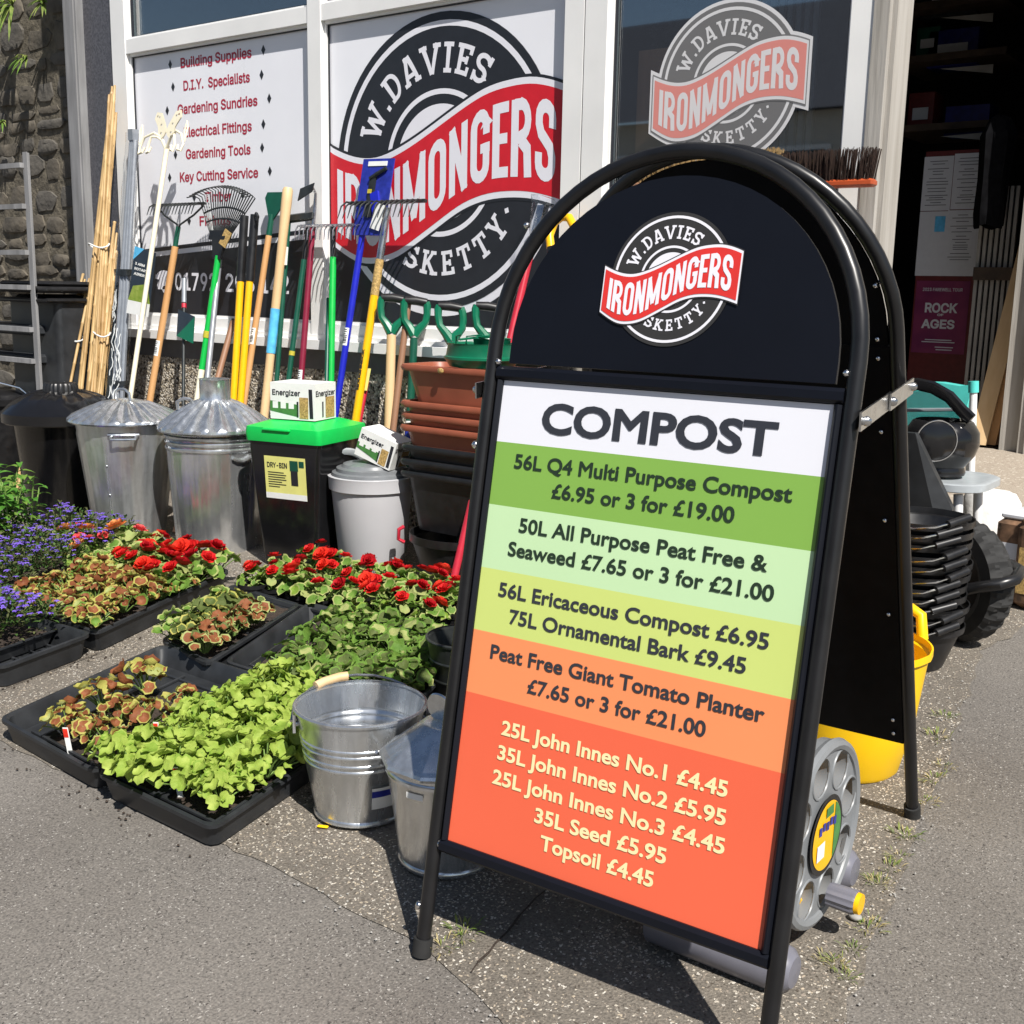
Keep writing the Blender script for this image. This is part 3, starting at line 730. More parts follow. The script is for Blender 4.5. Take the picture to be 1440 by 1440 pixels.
# ------------------------------------------------------------------ stone wall at the left
sw = thing('stone_wall', 'rough rubble stone wall half in shade, left of the shop pilaster', 'wall', (-6.5, 3.62, gz(3.6)))
mb = MB(); bx(-11, -5.293, 3.645, 3.9, -.2, 4.2, 1, mb)
rs = random.Random(11); z = .05
while z < 4.1:
    h = rs.uniform(.07, .17); x = -5.30 - rs.uniform(0, .1)
    while x > -8.4:
        wd = rs.uniform(.10, .31); hh = h * rs.uniform(.75, 1.12)
        g = .008; pr = rs.uniform(.005, .018); n = 7
        cxs, czs = x - wd / 2, z + hh / 2 + rs.uniform(-.018, .018)
        rim = []
        for k in range(10):
            t = 2 * math.pi * k / 10 + .3; q = 5.0
            rr = (abs(math.cos(t)) ** q + abs(math.sin(t)) ** q) ** (-1 / q) * rs.uniform(.78, 1.03)
            rim.append((cxs + rr * math.cos(t) * (wd / 2 - g), czs + rr * math.sin(t) * (hh / 2 - g)))
        ra = [Vector((a, 3.647, b)) for a, b in rim]; rb = [Vector((cxs + (a - cxs) * .96, 3.645 - pr * rs.uniform(.5, 1), czs + (b - czs) * .93)) for a, b in rim]
        rc = [Vector((cxs + (a - cxs) * .6, 3.645 - pr * rs.uniform(.9, 1.3), czs + (b - czs) * .55)) for a, b in rim]
        mb.loft([ra, rb, rc], rs.choice((0, 0, 2)), False, True)
        x -= wd
    z += h
mb.obj('stonework', ['stone', 'mortar', 'stone2'], sw, smooth=50)

# ------------------------------------------------------------------ set-back doorway at the right
YD = 6.43; gd = gz(YD)
door = thing('doorway', 'dark open doorway set back beside the shop window, grey timber jamb and boarded lining', 'doorway', (-1.6, YD, gd))
mb = MB(); bx(-1.30, 3.5, YD, YD + .25, gd - .1, 5.6, 0, mb); bx(-2.6, -1.30, YD, YD + .25, 2.75, 5.6, 0, mb); mb.obj('wall', 'render_far', door, smooth=0)
mb = MB(); bx(-1.54, -1.44, YD - .02, YD + .2, gd, 2.75, 0, mb); bx(-1.44, -1.30, YD - .06, YD + .2, gd, 2.75, 0, mb); bx(-1.405, -1.335, YD - .075, YD - .06, gd, 2.75, 0, mb); mb.obj('jamb', 'old_timber', door, smooth=0)
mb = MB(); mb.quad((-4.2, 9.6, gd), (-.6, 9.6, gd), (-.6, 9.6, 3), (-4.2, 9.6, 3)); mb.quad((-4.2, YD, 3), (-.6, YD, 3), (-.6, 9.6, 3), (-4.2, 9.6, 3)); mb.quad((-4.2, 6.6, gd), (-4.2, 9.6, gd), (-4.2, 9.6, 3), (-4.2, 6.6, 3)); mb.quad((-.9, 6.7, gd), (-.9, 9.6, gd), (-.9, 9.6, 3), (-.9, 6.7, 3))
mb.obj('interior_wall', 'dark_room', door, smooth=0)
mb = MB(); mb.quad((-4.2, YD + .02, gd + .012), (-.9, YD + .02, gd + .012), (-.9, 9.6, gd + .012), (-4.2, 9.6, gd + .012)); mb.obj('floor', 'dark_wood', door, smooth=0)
YB = 7.15
mb = MB()
YL = 6.74; xa, xb = P(1369, 400, YL).x, P(1424, 400, YL).x
k = 7
for i in range(k):
    u0, u1 = xa + (xb - xa) * i / k, xa + (xb - xa) * (i + 1) / k - .012
    bx(u0, u1, YL, YL + .02, gd, 1.75, 0, mb)
mb.obj('board_lining', 'tg_white', door, smooth=0)
mb = MB(); q = P(1390, 385, YL); bx(xa, xb, YL - .03, YL - .001, q.z - .035, q.z + .035, 0, mb); mb.obj('rail', 'dark_wood', door, smooth=0)
# pinboard with notices, poster below
A, B = P(1297, 222, YB), P(1383, 530, YB)
pb = thing('notice_board', 'dark red board inside the doorway carrying white notices above a purple poster', 'notice board', ((A.x + B.x) / 2, YB, gd))
xl, xr = P(1285, 420, YB).x, P(1372, 420, YB).x
ztop, zbot = P(1330, 212, YB).z, gd
mb = MB(); bx(xl, xr, YB, YB + .03, zbot, ztop, 0, mb); mb.obj('backing', 'redwood', pb, smooth=0)
def pz(px, py): 
    q = P(px, py, YB); return q.x, q.z
def bp(x, z, l): return Vector((x, YB - l, z))
zt, zm, zb_ = pz(1340, 219)[1], pz(1330, 296)[1], pz(1320, 388)[1]
xs0, xs1 = pz(1294, 300)[0], pz(1379, 300)[0]; xm = (xs0 + xs1) / 2
ink = MB(); shm = MB()
for (u0, u1, v0, v1, d) in ((xs0, xm - .003, zm, zt, .002), (xm, xs1, zm + .005, zt + .01, .003), (xm - .01, xs1 - .01, zb_ + .06, zm, .003), (xs0, xs1, zb_, zm - .004, .0014)):
    shm.add([bp(u0, v0, d), bp(u1, v0, d), bp(u1, v1, d), bp(u0, v1, d)], [(0, 1, 2, 3)], 0)
    if d == .0014: continue
    rr = random.Random(int(u0 * 1000)); yv = v1 - .03
    while yv > v0 + .02:
        wl = (u1 - u0) * rr.uniform(.3, .8); c_ = (u0 + u1) / 2
        ink.add([bp(c_ - wl / 2, yv, d + .001), bp(c_ + wl / 2, yv, d + .001), bp(c_ + wl / 2, yv + .004, d + .001), bp(c_ - wl / 2, yv + .004, d + .001)], [(0, 1, 2, 3)])
        yv -= rr.uniform(.011, .028)
q = pz(1322, 315); shm.add([bp(q[0] + a, q[1] + b, .0035) for a, b in ((-.03, -.045), (.03, -.045), (.03, .045), (-.03, .045))], [(0, 1, 2, 3)], 1)
nts = shm.obj('notice_sheet', ['paper', 'label_sky'], pb, smooth=0); ink.obj('print_line', 'paper_ink', nts, smooth=0)
pt, pbm = pz(1320, 395)[1], pz(1320, 497)[1]; pl, pr = pz(1281, 440)[0] + .02, pz(1361, 440)[0]
mb = MB(); mb.add([bp(pl, pbm, .003), bp(pr, pbm, .003), bp(pr, pt, .003), bp(pl, pt, .003)], [(0, 1, 2, 3)]); po = mb.obj('poster', 'poster_purple', pb, smooth=0)
mb = MB(); H_ = pt - pbm; W_ = pr - pl; t3 = lambda x, y: bp(x, y, .004)
text_fit(mb, '2023 FAREWELL TOUR', t3, pl + W_ * .13, pr - W_ * .13, pt - H_ * .14, .012, H_ * .06)
text_fit(mb, 'ROCK', t3, pl + W_ * .20, pr - W_ * .2, pt - H_ * .43, .03, H_ * .17)
text_fit(mb, 'OF', t3, pl + W_ * .44, pr - W_ * .44, pt - H_ * .48, .04, H_ * .04)
text_fit(mb, 'AGES', t3, pl + W_ * .16, pr - W_ * .22, pt - H_ * .65, .03, H_ * .16)
for k, (fw, yy) in enumerate(((.5, .82), (.62, .85), (.34, .92), (.3, .955))):
    c_ = (pl + pr) / 2 + (W_ * .12 if k > 1 else 0)
    mb.add([t3(c_ - W_ * fw / 2, pt - H_ * yy), t3(c_ + W_ * fw / 2, pt - H_ * yy), t3(c_ + W_ * fw / 2, pt - H_ * (yy - .013)), t3(c_ - W_ * fw / 2, pt - H_ * (yy - .013))], [(0, 1, 2, 3)])
mb.obj('lettering', 'paper', po, smooth=0)
# shelves of stock in the dark
sh = thing('stock_shelf', 'dark wall shelves with pale board ends inside the doorway above the notices', 'shelves', (-2.4, 7.6, 1.2))
mb = MB(); e_ = MB()
for py in (18, 90, 185):
    q = P(1330, py, 7.6); r2 = P(1312, py + 6, 7.3)
    mb = MB(); bx(q.x - .25, q.x + .42, 7.35, 8.0, q.z - .02, q.z + .02, 0, mb); mb.obj('shelf', 'dark_wood', sh, smooth=0)
    e_ = MB(); e_.add([P(1322, py + 7, 7.32), P(1396, py + 13, 7.32), P(1397, py, 7.32)], [(0, 1, 2)])
    e_.add([P(1322, py + 7, 7.325), P(1396, py + 13, 7.325), P(1397, py, 7.325)], [(2, 1, 0)]); e_.obj('bracket', 'tg_white', sh, smooth=0)
q = P(1358, 168, 7.5)
bxx = MB().box((q.x, 7.62, q.z), (.26, .2, .17), 0).obj('stock_box', 'box_blue', smooth=0); tag(bxx, 'dark blue box standing on the lowest shelf inside the doorway', 'box')
for px, py, w_, h_, m, lab in ((1345, 70, .30, .22, 'box_blue', 'dark blue carton on the middle shelf inside the doorway'), (1300, 160, .16, .24, 'redwood', 'dark red tin on the lowest shelf beside the blue box inside the doorway'), (1310, 62, .14, .18, 'dkgreen', 'dark green tub on the middle shelf inside the doorway'), (1340, 3, .34, .2, 'dark_steel', 'dark grey carton on the top shelf inside the doorway')):
    q = P(px, py, 7.6); t = thing('stock_box', lab, 'box', (q.x, 7.62, q.z - h_ / 2))
    mb = MB(); mb.box((q.x, 7.62, q.z), (w_, .2, h_), 0, bev=.006); mb.obj('box_body', m, t)
    mb = MB(); mb.box((q.x, 7.517, q.z - .01), (w_ * .6, .004, h_ * .3), 0); mb.obj('label', 'paper', t, smooth=0)
ct = MB(); q = P(1408, 170, YL - .1)
prof = [(.01, .02), (.05, .0), (.085, -.08), (.07, -.30), (.075, -.48), (.07, -.55)]
ct.lathe([(r * (1 + .0), z) for r, z in prof], 16, (q.x, YL - .14, q.z), 0, wob=lambda r, z, a: (r * (1 + .2 * math.sin(5 * a + z * 4)), z + .012 * math.sin(3 * a)))
tag(ct.obj('hanging_coat', 'cloth_black'), 'black coat hanging on the white boarding inside the doorway', 'coat')
# ------------------------------------------------------------------ the A-board
_by, _bl = 0.0455, -0.1838
BM = (Matrix.Rotation(_by, 4, 'Z') @ Matrix.Rotation(_bl, 4, 'X'))
BX, BN, BZ = Vector(BM.col[0][:3]), Vector(BM.col[1][:3]), Vector(BM.col[2][:3])
BO = Vector((-1.1842, 1.5666, CAM_H - .1553))
def bd(x, z, lift=0.0): return BO + BX * x + BZ * z - BN * lift
PWD, PHT = .574, .8003
ab = thing('pavement_sign', 'tall black arched A-board listing compost prices, standing open on the pavement', 'A-board', (-.93, 1.8, gz(1.8)))
xl, xr, zs = -.027, .600, .063
cx, rad = (xl + xr) / 2, (xr - xl) / 2
def leg_to_ground(x):
    z = -.9
    for _ in range(20):
        p = bd(x, z, 0); z -= (p.z - gz(p.y) - .004) / BZ.z
    return z
zl, zr = leg_to_ground(xl), leg_to_ground(xr)
path = [(xl, zl)] + [(xl, z) for z in (-.6, -.3, -.1)] + [(cx + rad * math.cos(R_(t)), zs + rad * math.sin(R_(t))) for t in range(180, -1, -6)] + [(xr, z) for z in (-.1, -.3, -.6)] + [(xr, zr)]
mb = MB().tube([bd(x, z, .0) for x, z in path], .0128, 14); mb.obj('front_frame', 'black_tube', ab)
for x, z in ((xl, zl), (xr, zr)):
    MB().tube([bd(x, z - .001), bd(x, z + .03)], .0172, 14).obj('foot', 'rubber', ab)
# snap frame: four rails round the poster, board behind
def slab(mb, x0, x1, z0, z1, l0, l1, mi=0, f=bd):
    v = [f(x, z, l) for l in (l0, l1) for x, z in ((x0, z0), (x1, z0), (x1, z1), (x0, z1))]
    mb.add(v, [(0, 3, 2, 1), (4, 5, 6, 7), (0, 1, 5, 4), (1, 2, 6, 5), (2, 3, 7, 6), (3, 0, 4, 7)], mi)
def bevrail(mb, x0, x1, z0, z1, l0, l1, horiz):
    """flat rail with sloping inner and outer edges"""
    c = .006
    if horiz: pr = [(z0, l0), (z0 + c * .3, l1 - .004), (z0 + c, l1), (z1 - c, l1), (z1, l1 - .006), (z1, l0)]; mb.loft([[bd(x, z, l) for z, l in pr] for x in (x1, x0)], 0, True, True)
    else: pr = [(x0, l0), (x0 + c * .3, l1 - .004), (x0 + c, l1), (x1 - c, l1), (x1, l1 - .006), (x1, l0)]; mb.loft([[bd(x, z, l) for x, l in pr] for z in (z0, z1)], 0, True, True)
mb = MB(); b_ = .0205
bevrail(mb, -b_ + .008, 0, -PHT, 0, -.006, .011, False); bevrail(mb, PWD, PWD + b_ - .006, -PHT, 0, -.006, .011, False)
bevrail(mb, -b_ + .008, PWD + b_ - .006, 0, .024, -.006, .011, True); bevrail(mb, -b_ + .008, PWD + b_ - .006, -PHT - .024, -PHT, -.006, .011, True)
slab(mb, -.012, PWD + .014, -PHT - .02, .02, -.012, -.0065)
mb.obj('poster_frame', 'black_panel', ab, smooth=30)
bands = [(0, -.1045, (.75, .76, .82)), (-.1045, -.2125, (.215, .41, .075)), (-.2125, -.3215, (.52, .73, .42)), (-.3215, -.4295, (.57, .67, .19)), (-.4295, -.5383, (.85, .275, .11)), (-.5383, -PHT, (.79, .130, .062))]
mb = MB(); nm = []
for i, (z1, z0, c) in enumerate(bands):
    MT['band%d' % i] = mat('poster_band', c, .34, var=.03, scale=2.2, coat=.2, rvar=.06, bump=.04, bscale=5); nm.append('band%d' % i)
    mb.quad(bd(0, z0, .001), bd(PWD, z0, .001), bd(PWD, z1, .001), bd(0, z1, .001), i)
po = mb.obj('poster', nm, ab, smooth=0)
mb = MB(); t3 = lambda x, z: bd(x, z, .0022)
MT['dark_ink'] = mat('dark_ink', (.032, .035, .045), .4, var=.03); MT['cream_ink'] = mat('cream_ink', (.84, .74, .40), .4, var=.03)
MT['green_ink'] = mat('green_ink', (.018, .035, .02), .4, var=.03)
text_fit(mb, 'COMPOST', t3, .086, .497, -.0815, .032, .050, 0, 0.0, False)
for t, x0, x1, z, mi in (('56L Q4 Multi Purpose Compost', .042, .531, -.146, 2), ('£6.95 or 3 for £19.00', .123, .446, -.1875, 2), ('50L All Purpose Peat Free &', .067, .507, -.252, 2), ('Seaweed £7.65 or 3 for £21.00', .051, .523, -.294, 2),
                         ('56L Ericaceous Compost £6.95', .042, .525, -.365, 0), ('75L Ornamental Bark £9.45', .07, .495, -.407, 0), ('Peat Free Giant Tomato Planter', .041, .533, -.472, 0), ('£7.65 or 3 for £21.00', .123, .445, -.5145, 0),
                         ('25L John Innes No.1 £4.45', .082, .492, -.5945, 1), ('35L John Innes No.2 £5.95', .08, .495, -.637, 1), ('25L John Innes No.3 £4.45', .076, .499, -.6795, 1), ('35L Seed £5.95', .167, .408, -.7215, 1), ('Topsoil £4.45', .184, .392, -.763, 1)):
    text_fit(mb, t, t3, x0, x1, z, .022 if mi != 1 else .027, .0243, mi, 0.0, False)
mb.obj('lettering', ['dark_ink', 'cream_ink', 'green_ink'], po, smooth=0)
# arched header board with the emblem
pts = [(.0025, .030), (.5705, .030)] + [(.2865 + .284 * math.cos(R_(t)), .060 + .279 * math.sin(R_(t))) for t in range(0, 181, 6)]
vs, fs = fill([ccw(pts)], 0, .05)
n0 = len(vs); mb = MB()
rim = ccw(pts); 
mb.add([bd(x, z, -.003) for x, z in vs], fs)
mb.loft([[bd(x, z, l) for x, z in rim] for l in (-.003, -.010)], 0)
hp = mb.obj('header_panel', 'black_panel', ab, smooth=0)
mb = MB(); HX, HZ, HR = .287, .1765, .1055
emblem(mb, lambda u, v, l=0.0: bd(HX + u * HR, HZ + v * HR, -.0022 + l), (0, 1, 1, 2), ux=1.13)
mb.obj('emblem', ['white_print', 'ring_print', 'redb_print'], hp, smooth=0)
mb = MB()
for x, z in ((.588, .045), (.012, .262), (-.012, .03)): mb.sphere(bd(x, z, .008), .0055, 8)
for x, z in ((xl - .016, -.115), (xl + .012, -.812), (xl - .017, -.93)): mb.sphere(bd(x, z, .002), .007, 8)
mb.obj('bolt', 'wire', ab)
# back frame
PBk = G(1283, 1149) + Vector((0, 0, .002))
F_top = bd(cx, zs + rad, 0)
B_top = F_top + Vector((.014, .185, .022))
bx2 = (BX + Vector((0, -.02, 0))).normalized()
B_bot = PBk - bx2 * rad
upv = (B_top - B_bot); upv = (upv - bx2 * upv.dot(bx2)); LB = upv.length; upv.normalize()
def bk(x, z, lift=0.0): return B_bot + bx2 * x + upv * z + upv.cross(bx2) * lift      # x from -rad..rad, z from the ground
hh = LB - rad
path = [(-rad, 0.0), (-rad, .4), (-rad, .8)] + [(rad * math.cos(R_(t)), hh + rad * math.sin(R_(t))) for t in range(180, -1, -6)] + [(rad, .8), (rad, .4), (rad, 0.0)]
MB().tube([bk(*p) for p in path], .0128, 14).obj('back_frame', 'black_tube', ab)
for s in (-1, 1): MB().tube([bk(s * rad, -.002), bk(s * rad, .03)], .0172, 14).obj('foot', 'rubber', ab)
mb = MB(); slab(mb, -rad + .012, rad - .012, .20, hh - .03, -.006, .006, 0, bk); mb.obj('back_panel', 'black_matte', ab, smooth=0)
pts = ccw([(-rad + .014, hh - .029), (rad - .014, hh - .029)] + [((rad - .016) * math.cos(R_(t)), hh + (rad - .016) * math.sin(R_(t))) for t in range(0, 181, 6)])
vs, fs = fill([pts], 0); mb = MB(); mb.add([bk(x, z, .003) for x, z in vs], fs); mb.add([bk(x, z, -.003) for x, z in vs], fs); mb.obj('back_header', 'black_matte', ab, smooth=0)
mb = MB()
for z in (.225, .26, .52, .73, hh - .19, hh - .05, hh - .015, hh + .08): mb.sphere(bk(rad - .03, z, .008), .0045, 8); mb.sphere(bk(rad - .03, z, -.008), .0045, 8)
mb.obj('bolt', 'wire', ab)
for side in (1, -1):
    A = bd(xr + .014, -.028, .006) if side > 0 else bd(xl - .014, -.028, .006)
    A = bd(xr + .014, -.020, .006) if side > 0 else bd(xl - .014, -.020, .006)
    zb2 = bk(side * (rad + .014), LB * .706)
    t = (zb2 - A); mid = A + t * .52; n_ = t.cross(Vector((1, 0, 0))).normalized(); xo = Vector((side, 0, 0))
    mb = MB(); n_ = t.cross(xo).normalized()
    for (u, v, o) in ((A - t.normalized() * .014, mid + t.normalized() * .012, .003), (mid - t.normalized() * .012, zb2 + t.normalized() * .012, .007)):
        wv = n_ * .0135
        mb.add([u - wv + xo * o, v - wv + xo * o, v + wv + xo * o, u + wv + xo * o, u - wv + xo * (o + .003), v - wv + xo * (o + .003), v + wv + xo * (o + .003), u + wv + xo * (o + .003)], [(0, 1, 2, 3), (7, 6, 5, 4), (0, 4, 5, 1), (1, 5, 6, 2), (2, 6, 7, 3), (3, 7, 4, 0)])
    for q in (A, mid, zb2): mb.sphere(q + xo * .011, .0075, 8)
    mb.obj('stay_bar', 'steel', ab, smooth=30)

# ------------------------------------------------------------------ round-bodied containers
def bucket_shell(mb, prof, c=(0, 0, 0), n=40, mi=0, th=.003, wob=None, floor=.012):
    """outer wall up, over the rim, down inside, floor"""
    r0, z0 = prof[0]; inner = [(r - th, z) for r, z in reversed(prof)]
    p = [(1e-4, z0)] + list(prof) + inner[:-1] + [(inner[-1][0], z0 + floor), (1e-4, z0 + floor)]
    mb.lathe(p, n, c, mi, wob)
# black dustbin
c = G(90, 742); c = Vector((P(87, 575, 2.86).x, 2.86, gz(2.86)))
zr_ = P(88, 578, c.y).z - c.z
bin1 = thing('dustbin', 'black plastic dustbin with domed ribbed lid, leftmost of the row of bins', 'dustbin', c)
mb = MB(); mb.lathe([(1e-4, 0), (.155, 0), (.165, .02), (.205, zr_ - .04), (.215, zr_ - .03), (.215, zr_)], 40, c, 0); mb.obj('body', 'black_gloss', bin1)
mb = MB(); rib = lambda r, z, a: (r, z + (.006 if .08 < r < .21 and abs(math.sin(6 * a)) < .16 else 0))
mb.lathe([(.245, zr_ - .045), (.25, zr_ - .04), (.25, zr_ + .0), (.238, zr_ + .012), (.215, zr_ + .035), (.185, zr_ + .055), (.15, zr_ + .072), (.115, zr_ + .082), (.085, zr_ + .088), (.08, zr_ + .089)], 72, c, 0, rib)
lid = mb.obj('lid', 'black_gloss', bin1)
mb = MB(); fl = lambda r, z, a: (r * (1 + .025 * math.sin(26 * a)), z)
mb.lathe([(.074, zr_ + .08), (.071, zr_ + .112), (.064, zr_ + .124), (1e-4, zr_ + .126)], 104, c, 0, fl); mb.obj('knob', 'black_plastic', lid)
# far-left black bin with wire handle
c = Vector((P(-8, 560, 3.02).x, 3.02, gz(3.02)))
zr_ = P(10, 560, c.y).z - c.z
b2 = thing('lidded_bin', 'black plastic bin with raised wire handle at the left edge, half behind the dustbin', 'bin', c)
mb = MB(); mb.lathe([(1e-4, 0), (.15, 0), (.16, .02), (.19, zr_ - .03), (.19, zr_)], 32, c); mb.obj('body', 'black_plastic', b2)
mb = MB(); mb.lathe([(.205, zr_ - .03), (.208, zr_), (.19, zr_ + .012), (.1, zr_ + .03), (1e-4, zr_ + .035)], 32, c); mb.obj('lid', 'black_plastic', b2)
mb = MB(); mb.tube([c + Vector(v) for v in ((-.04, -.19, zr_ + .0), (-.02, -.17, zr_ + .06), (.03, -.12, zr_ + .075), (.1, -.02, zr_ + .075), (.15, .05, zr_ + .05), (.18, .09, zr_))], .005, 8); mb.obj('handle', 'wire', b2)
# galvanised dustbin
flute = lambda n, d, z0, z1: (lambda r, z, a: (r * (1 + (d * (.5 + .5 * math.cos(n * a)) if z0 < z < z1 else 0)), z))
c = Vector((P(177, 594, 2.83).x, 2.83, gz(2.83)))
zr_ = P(175, 594, c.y - .1).z - c.z
g1 = thing('dustbin', 'galvanised dustbin with fluted lid and a side handle, between black bin and incinerator', 'dustbin', c)
zz = [0, .012, .03, .05] + [.05 + (zr_ - .11) * i / 8 for i in range(1, 9)] + [zr_ - .045, zr_ - .02, zr_]
rr = lambda z: .140 + (.200 - .140) * z / zr_
mb = MB(); mb.lathe([(1e-4, 0)] + [(rr(z) + (.004 if z < .02 else 0), z) for z in zz], 96, c, 0, flute(24, .016, .045, zr_ - .055)); mb.obj('body', 'galv_dull', g1)
lidw = lambda n, d: (lambda r, z, a: (r, z + d * math.cos(n * a) * max(0, min(1, (r - .05) / .06)) * (1 if r < .222 else 0)))
mb = MB(); mb.lathe([(.226, zr_ - .012), (.231, zr_ - .006), (.229, zr_ + .004), (.215, zr_ + .012), (.16, zr_ + .038), (.1, zr_ + .062), (.05, zr_ + .076), (.03, zr_ + .08), (1e-4, zr_ + .082)], 120, c, 0, lidw(24, .0055)); lid = mb.obj('lid', 'galv', g1)
mb = MB()
for da in (.0, .05): mb.tube([c + Vector(((rr(z) + .001) * math.cos(R_(-62) + da), (rr(z) + .001) * math.sin(R_(-62) + da), z)) for z in (.03, zr_ - .06)], .0022, 6)
for z in (.08, .2, .32): mb.sphere(c + Vector(((rr(z) + .002) * math.cos(R_(-62) + .025), (rr(z) + .002) * math.sin(R_(-62) + .025), z)), .005, 6)
mb.obj('seam', 'galv', g1)
mb = MB(); mb.tube([c + Vector((-.05, -.01, zr_ + .075)), c + Vector((-.045, -.01, zr_ + .105)), c + Vector((-.02, -.01, zr_ + .118)), c + Vector((.02, -.01, zr_ + .118)), c + Vector((.045, -.01, zr_ + .105)), c + Vector((.05, -.01, zr_ + .075))], .006, 8); mb.obj('handle', 'galv', lid)
mb = MB(); am = R_(-38); ur_ = lambda a, r, z: c + Vector((r * math.cos(a), r * math.sin(a), z))
rz_ = rr(zr_ - .055)
mb.tube([ur_(am - .26, rz_ + .004, zr_ - .055), ur_(am - .22, rz_ + .02, zr_ - .06)] + [ur_(am - .2 + .4 * i / 8, rz_ + .032, zr_ - .062 - .0 * i) for i in range(9)] + [ur_(am + .22, rz_ + .02, zr_ - .06), ur_(am + .26, rz_ + .004, zr_ - .055)], .0055, 8)
mb.tube([ur_(am - .3 + .6 * i / 8, rz_ + .006, zr_ - .048) for i in range(9)], .007, 8); mb.obj('handle', 'galv_bright', g1)
# incinerator
c = Vector((P(304, 607, 2.93).x, 2.93, gz(2.93)))
zr_ = P(305, 607, c.y - .1).z - c.z
g2 = thing('incinerator', 'galvanised garden incinerator with short chimney on its fluted lid', 'incinerator', c)
rr = lambda z: .165 + (.198 - .165) * z / zr_
zz = [0, .012, .03] + [.03 + (zr_ - .13) * i / 8 for i in range(1, 9)]
prof = [(1e-4, 0)] + [(rr(z), z) for z in zz]
for k in range(3):
    z = zr_ - .085 + k * .024; prof += [(rr(z), z), (rr(z) + .006, z + .006), (rr(z) + .006, z + .012), (rr(z), z + .018)]
prof += [(rr(zr_), zr_)]
mb = MB(); mb.lathe(prof, 96, c, 0, flute(30, .012, .028, zr_ - .11)); mb.obj('body', 'galv', g2)
mb = MB(); mb.lathe([(.222, zr_ - .012), (.227, zr_ - .006), (.226, zr_ + .006), (.215, zr_ + .014), (.16, zr_ + .055), (.1, zr_ + .09), (.066, zr_ + .108), (.06, zr_ + .11)], 120, c, 0, lidw(22, .007)); lid = mb.obj('lid', 'galv_bright', g2)
mb = MB(); mb.lathe([(.068, zr_ + .1), (.060, zr_ + .115), (.060, zr_ + .185), (.063, zr_ + .19), (.057, zr_ + .19), (.056, zr_ + .1)], 32, c); mb.obj('chimney', 'galv', lid)
mb = MB(); mb.tube([c + Vector((-.085, -.115, zr_ + .07)), c + Vector((-.082, -.12, zr_ + .10)), c + Vector((-.06, -.105, zr_ + .115)), c + Vector((-.04, -.09, zr_ + .112)), c + Vector((-.035, -.08, zr_ + .095))], .007, 8); mb.obj('handle', 'galv', lid)
mb = MB(); a_ = R_(-10); mb.tube([c + Vector((.2 * math.cos(a_ + d), .2 * math.sin(a_ + d), zr_ - .1 - .015 * math.cos(d * 8))) for d in (-.2, -.1, 0, .1, .2)], .007, 8); mb.obj('handle', 'galv', g2)
# square black bin with green lid
fc = G(447, 803); yw = R_(13)
ux_, uy_ = Vector((math.cos(yw), math.sin(yw), 0)), Vector((-math.sin(yw), math.cos(yw), 0))
ztop = P(445, 622, fc.y - .03).z - fc.z
hb_, tp_ = .122, .160
c = Vector((fc.x, fc.y, gz(fc.y))) - ux_ * hb_ + uy_ * hb_
db = thing('feed_bin', 'square black bin with bright green lid and yellow label in front of the tools', 'bin', c, yw)
mb = MB()
def sq(h, z, r=.02): 
    out = []
    for k, (a, b) in enumerate(((1, 1), (-1, 1), (-1, -1), (1, -1))):
        for q in range(4):
            t = math.pi / 2 * (k + q / 3); out.append(Vector((a * (h - r) + r * math.cos(t), b * (h - r) + r * math.sin(t), z)))
    return out
mb.loft([sq(hb_, 0), sq(hb_ + (tp_ - hb_) * .9, ztop * .92), sq(tp_ - .004, ztop)], 0, True, True); mb.obj('body', 'black_gloss', db, local=True)
mb = MB(); mb.loft([sq(tp_ + .004, ztop - .012), sq(tp_ + .007, ztop + .02), sq(tp_ + .004, ztop + .04), sq(tp_ - .02, ztop + .048), sq(tp_ - .06, ztop + .062), sq(.03, ztop + .066)], 0, False, True)
lid = mb.obj('lid', 'lid_green', db, local=True, smooth=50)
mb = MB(); mb.box((-.02, -tp_ - .004, ztop + .034), (.12, .02, .012), 0, bev=.004); mb.obj('lid_grip', 'lid_green', lid, local=True)
def face(x, z, l=0.0):                 # front face of the body, leaning with it
    k = z / ztop; return Vector((x, -(hb_ + (tp_ - hb_) * .978 * k) - .0015 - l, z))
mb = MB(); lx0, lx1, lz0, lz1 = -.085, .095, ztop - .225, ztop - .065
mb.quad(face(lx0, lz0), face(lx1, lz0), face(lx1, lz1), face(lx0, lz1), 0)
mb.quad(face(lx0, lz0, .0006), face(lx1, lz0, .0006), face(lx1, lz0 + .022, .0006), face(lx0, lz0 + .022, .0006), 1)
lb = mb.obj('label', ['card_yellow', 'card_white'], db, local=True, smooth=0)
mb = MB(); text_fit(mb, 'DRY-BIN', lambda x, z: face(x, z, .001), lx0 + .012, lx0 + .10, lz1 - .042, .02, .026)
for k in range(7): mb.quad(face(lx0 + .014, lz1 - .062 - k * .009, .001), face(lx0 + .014 + (.07, .08, .075, .08, .06, .078, .05)[k], lz1 - .062 - k * .009, .001), face(lx0 + .014 + (.07, .08, .075, .08, .06, .078, .05)[k], lz1 - .059 - k * .009, .001), face(lx0 + .014, lz1 - .059 - k * .009, .001))
for u0, u1, v0, v1, mi in ((.115, .145, -.105, -.05, 0), (.112, .148, -.05, -.012, 1), (.152, .174, -.035, -.012, 1)):
    mb.quad(face(lx0 + u0, lz1 + v0, .0012), face(lx0 + u1, lz1 + v0, .0012), face(lx0 + u1, lz1 + v1, .0012), face(lx0 + u0, lz1 + v1, .0012), mi)
mb.obj('lettering', ['black_print', 'dkgreen'], lb, local=True, smooth=0)
DBT = (c, yw, ztop + .0655)
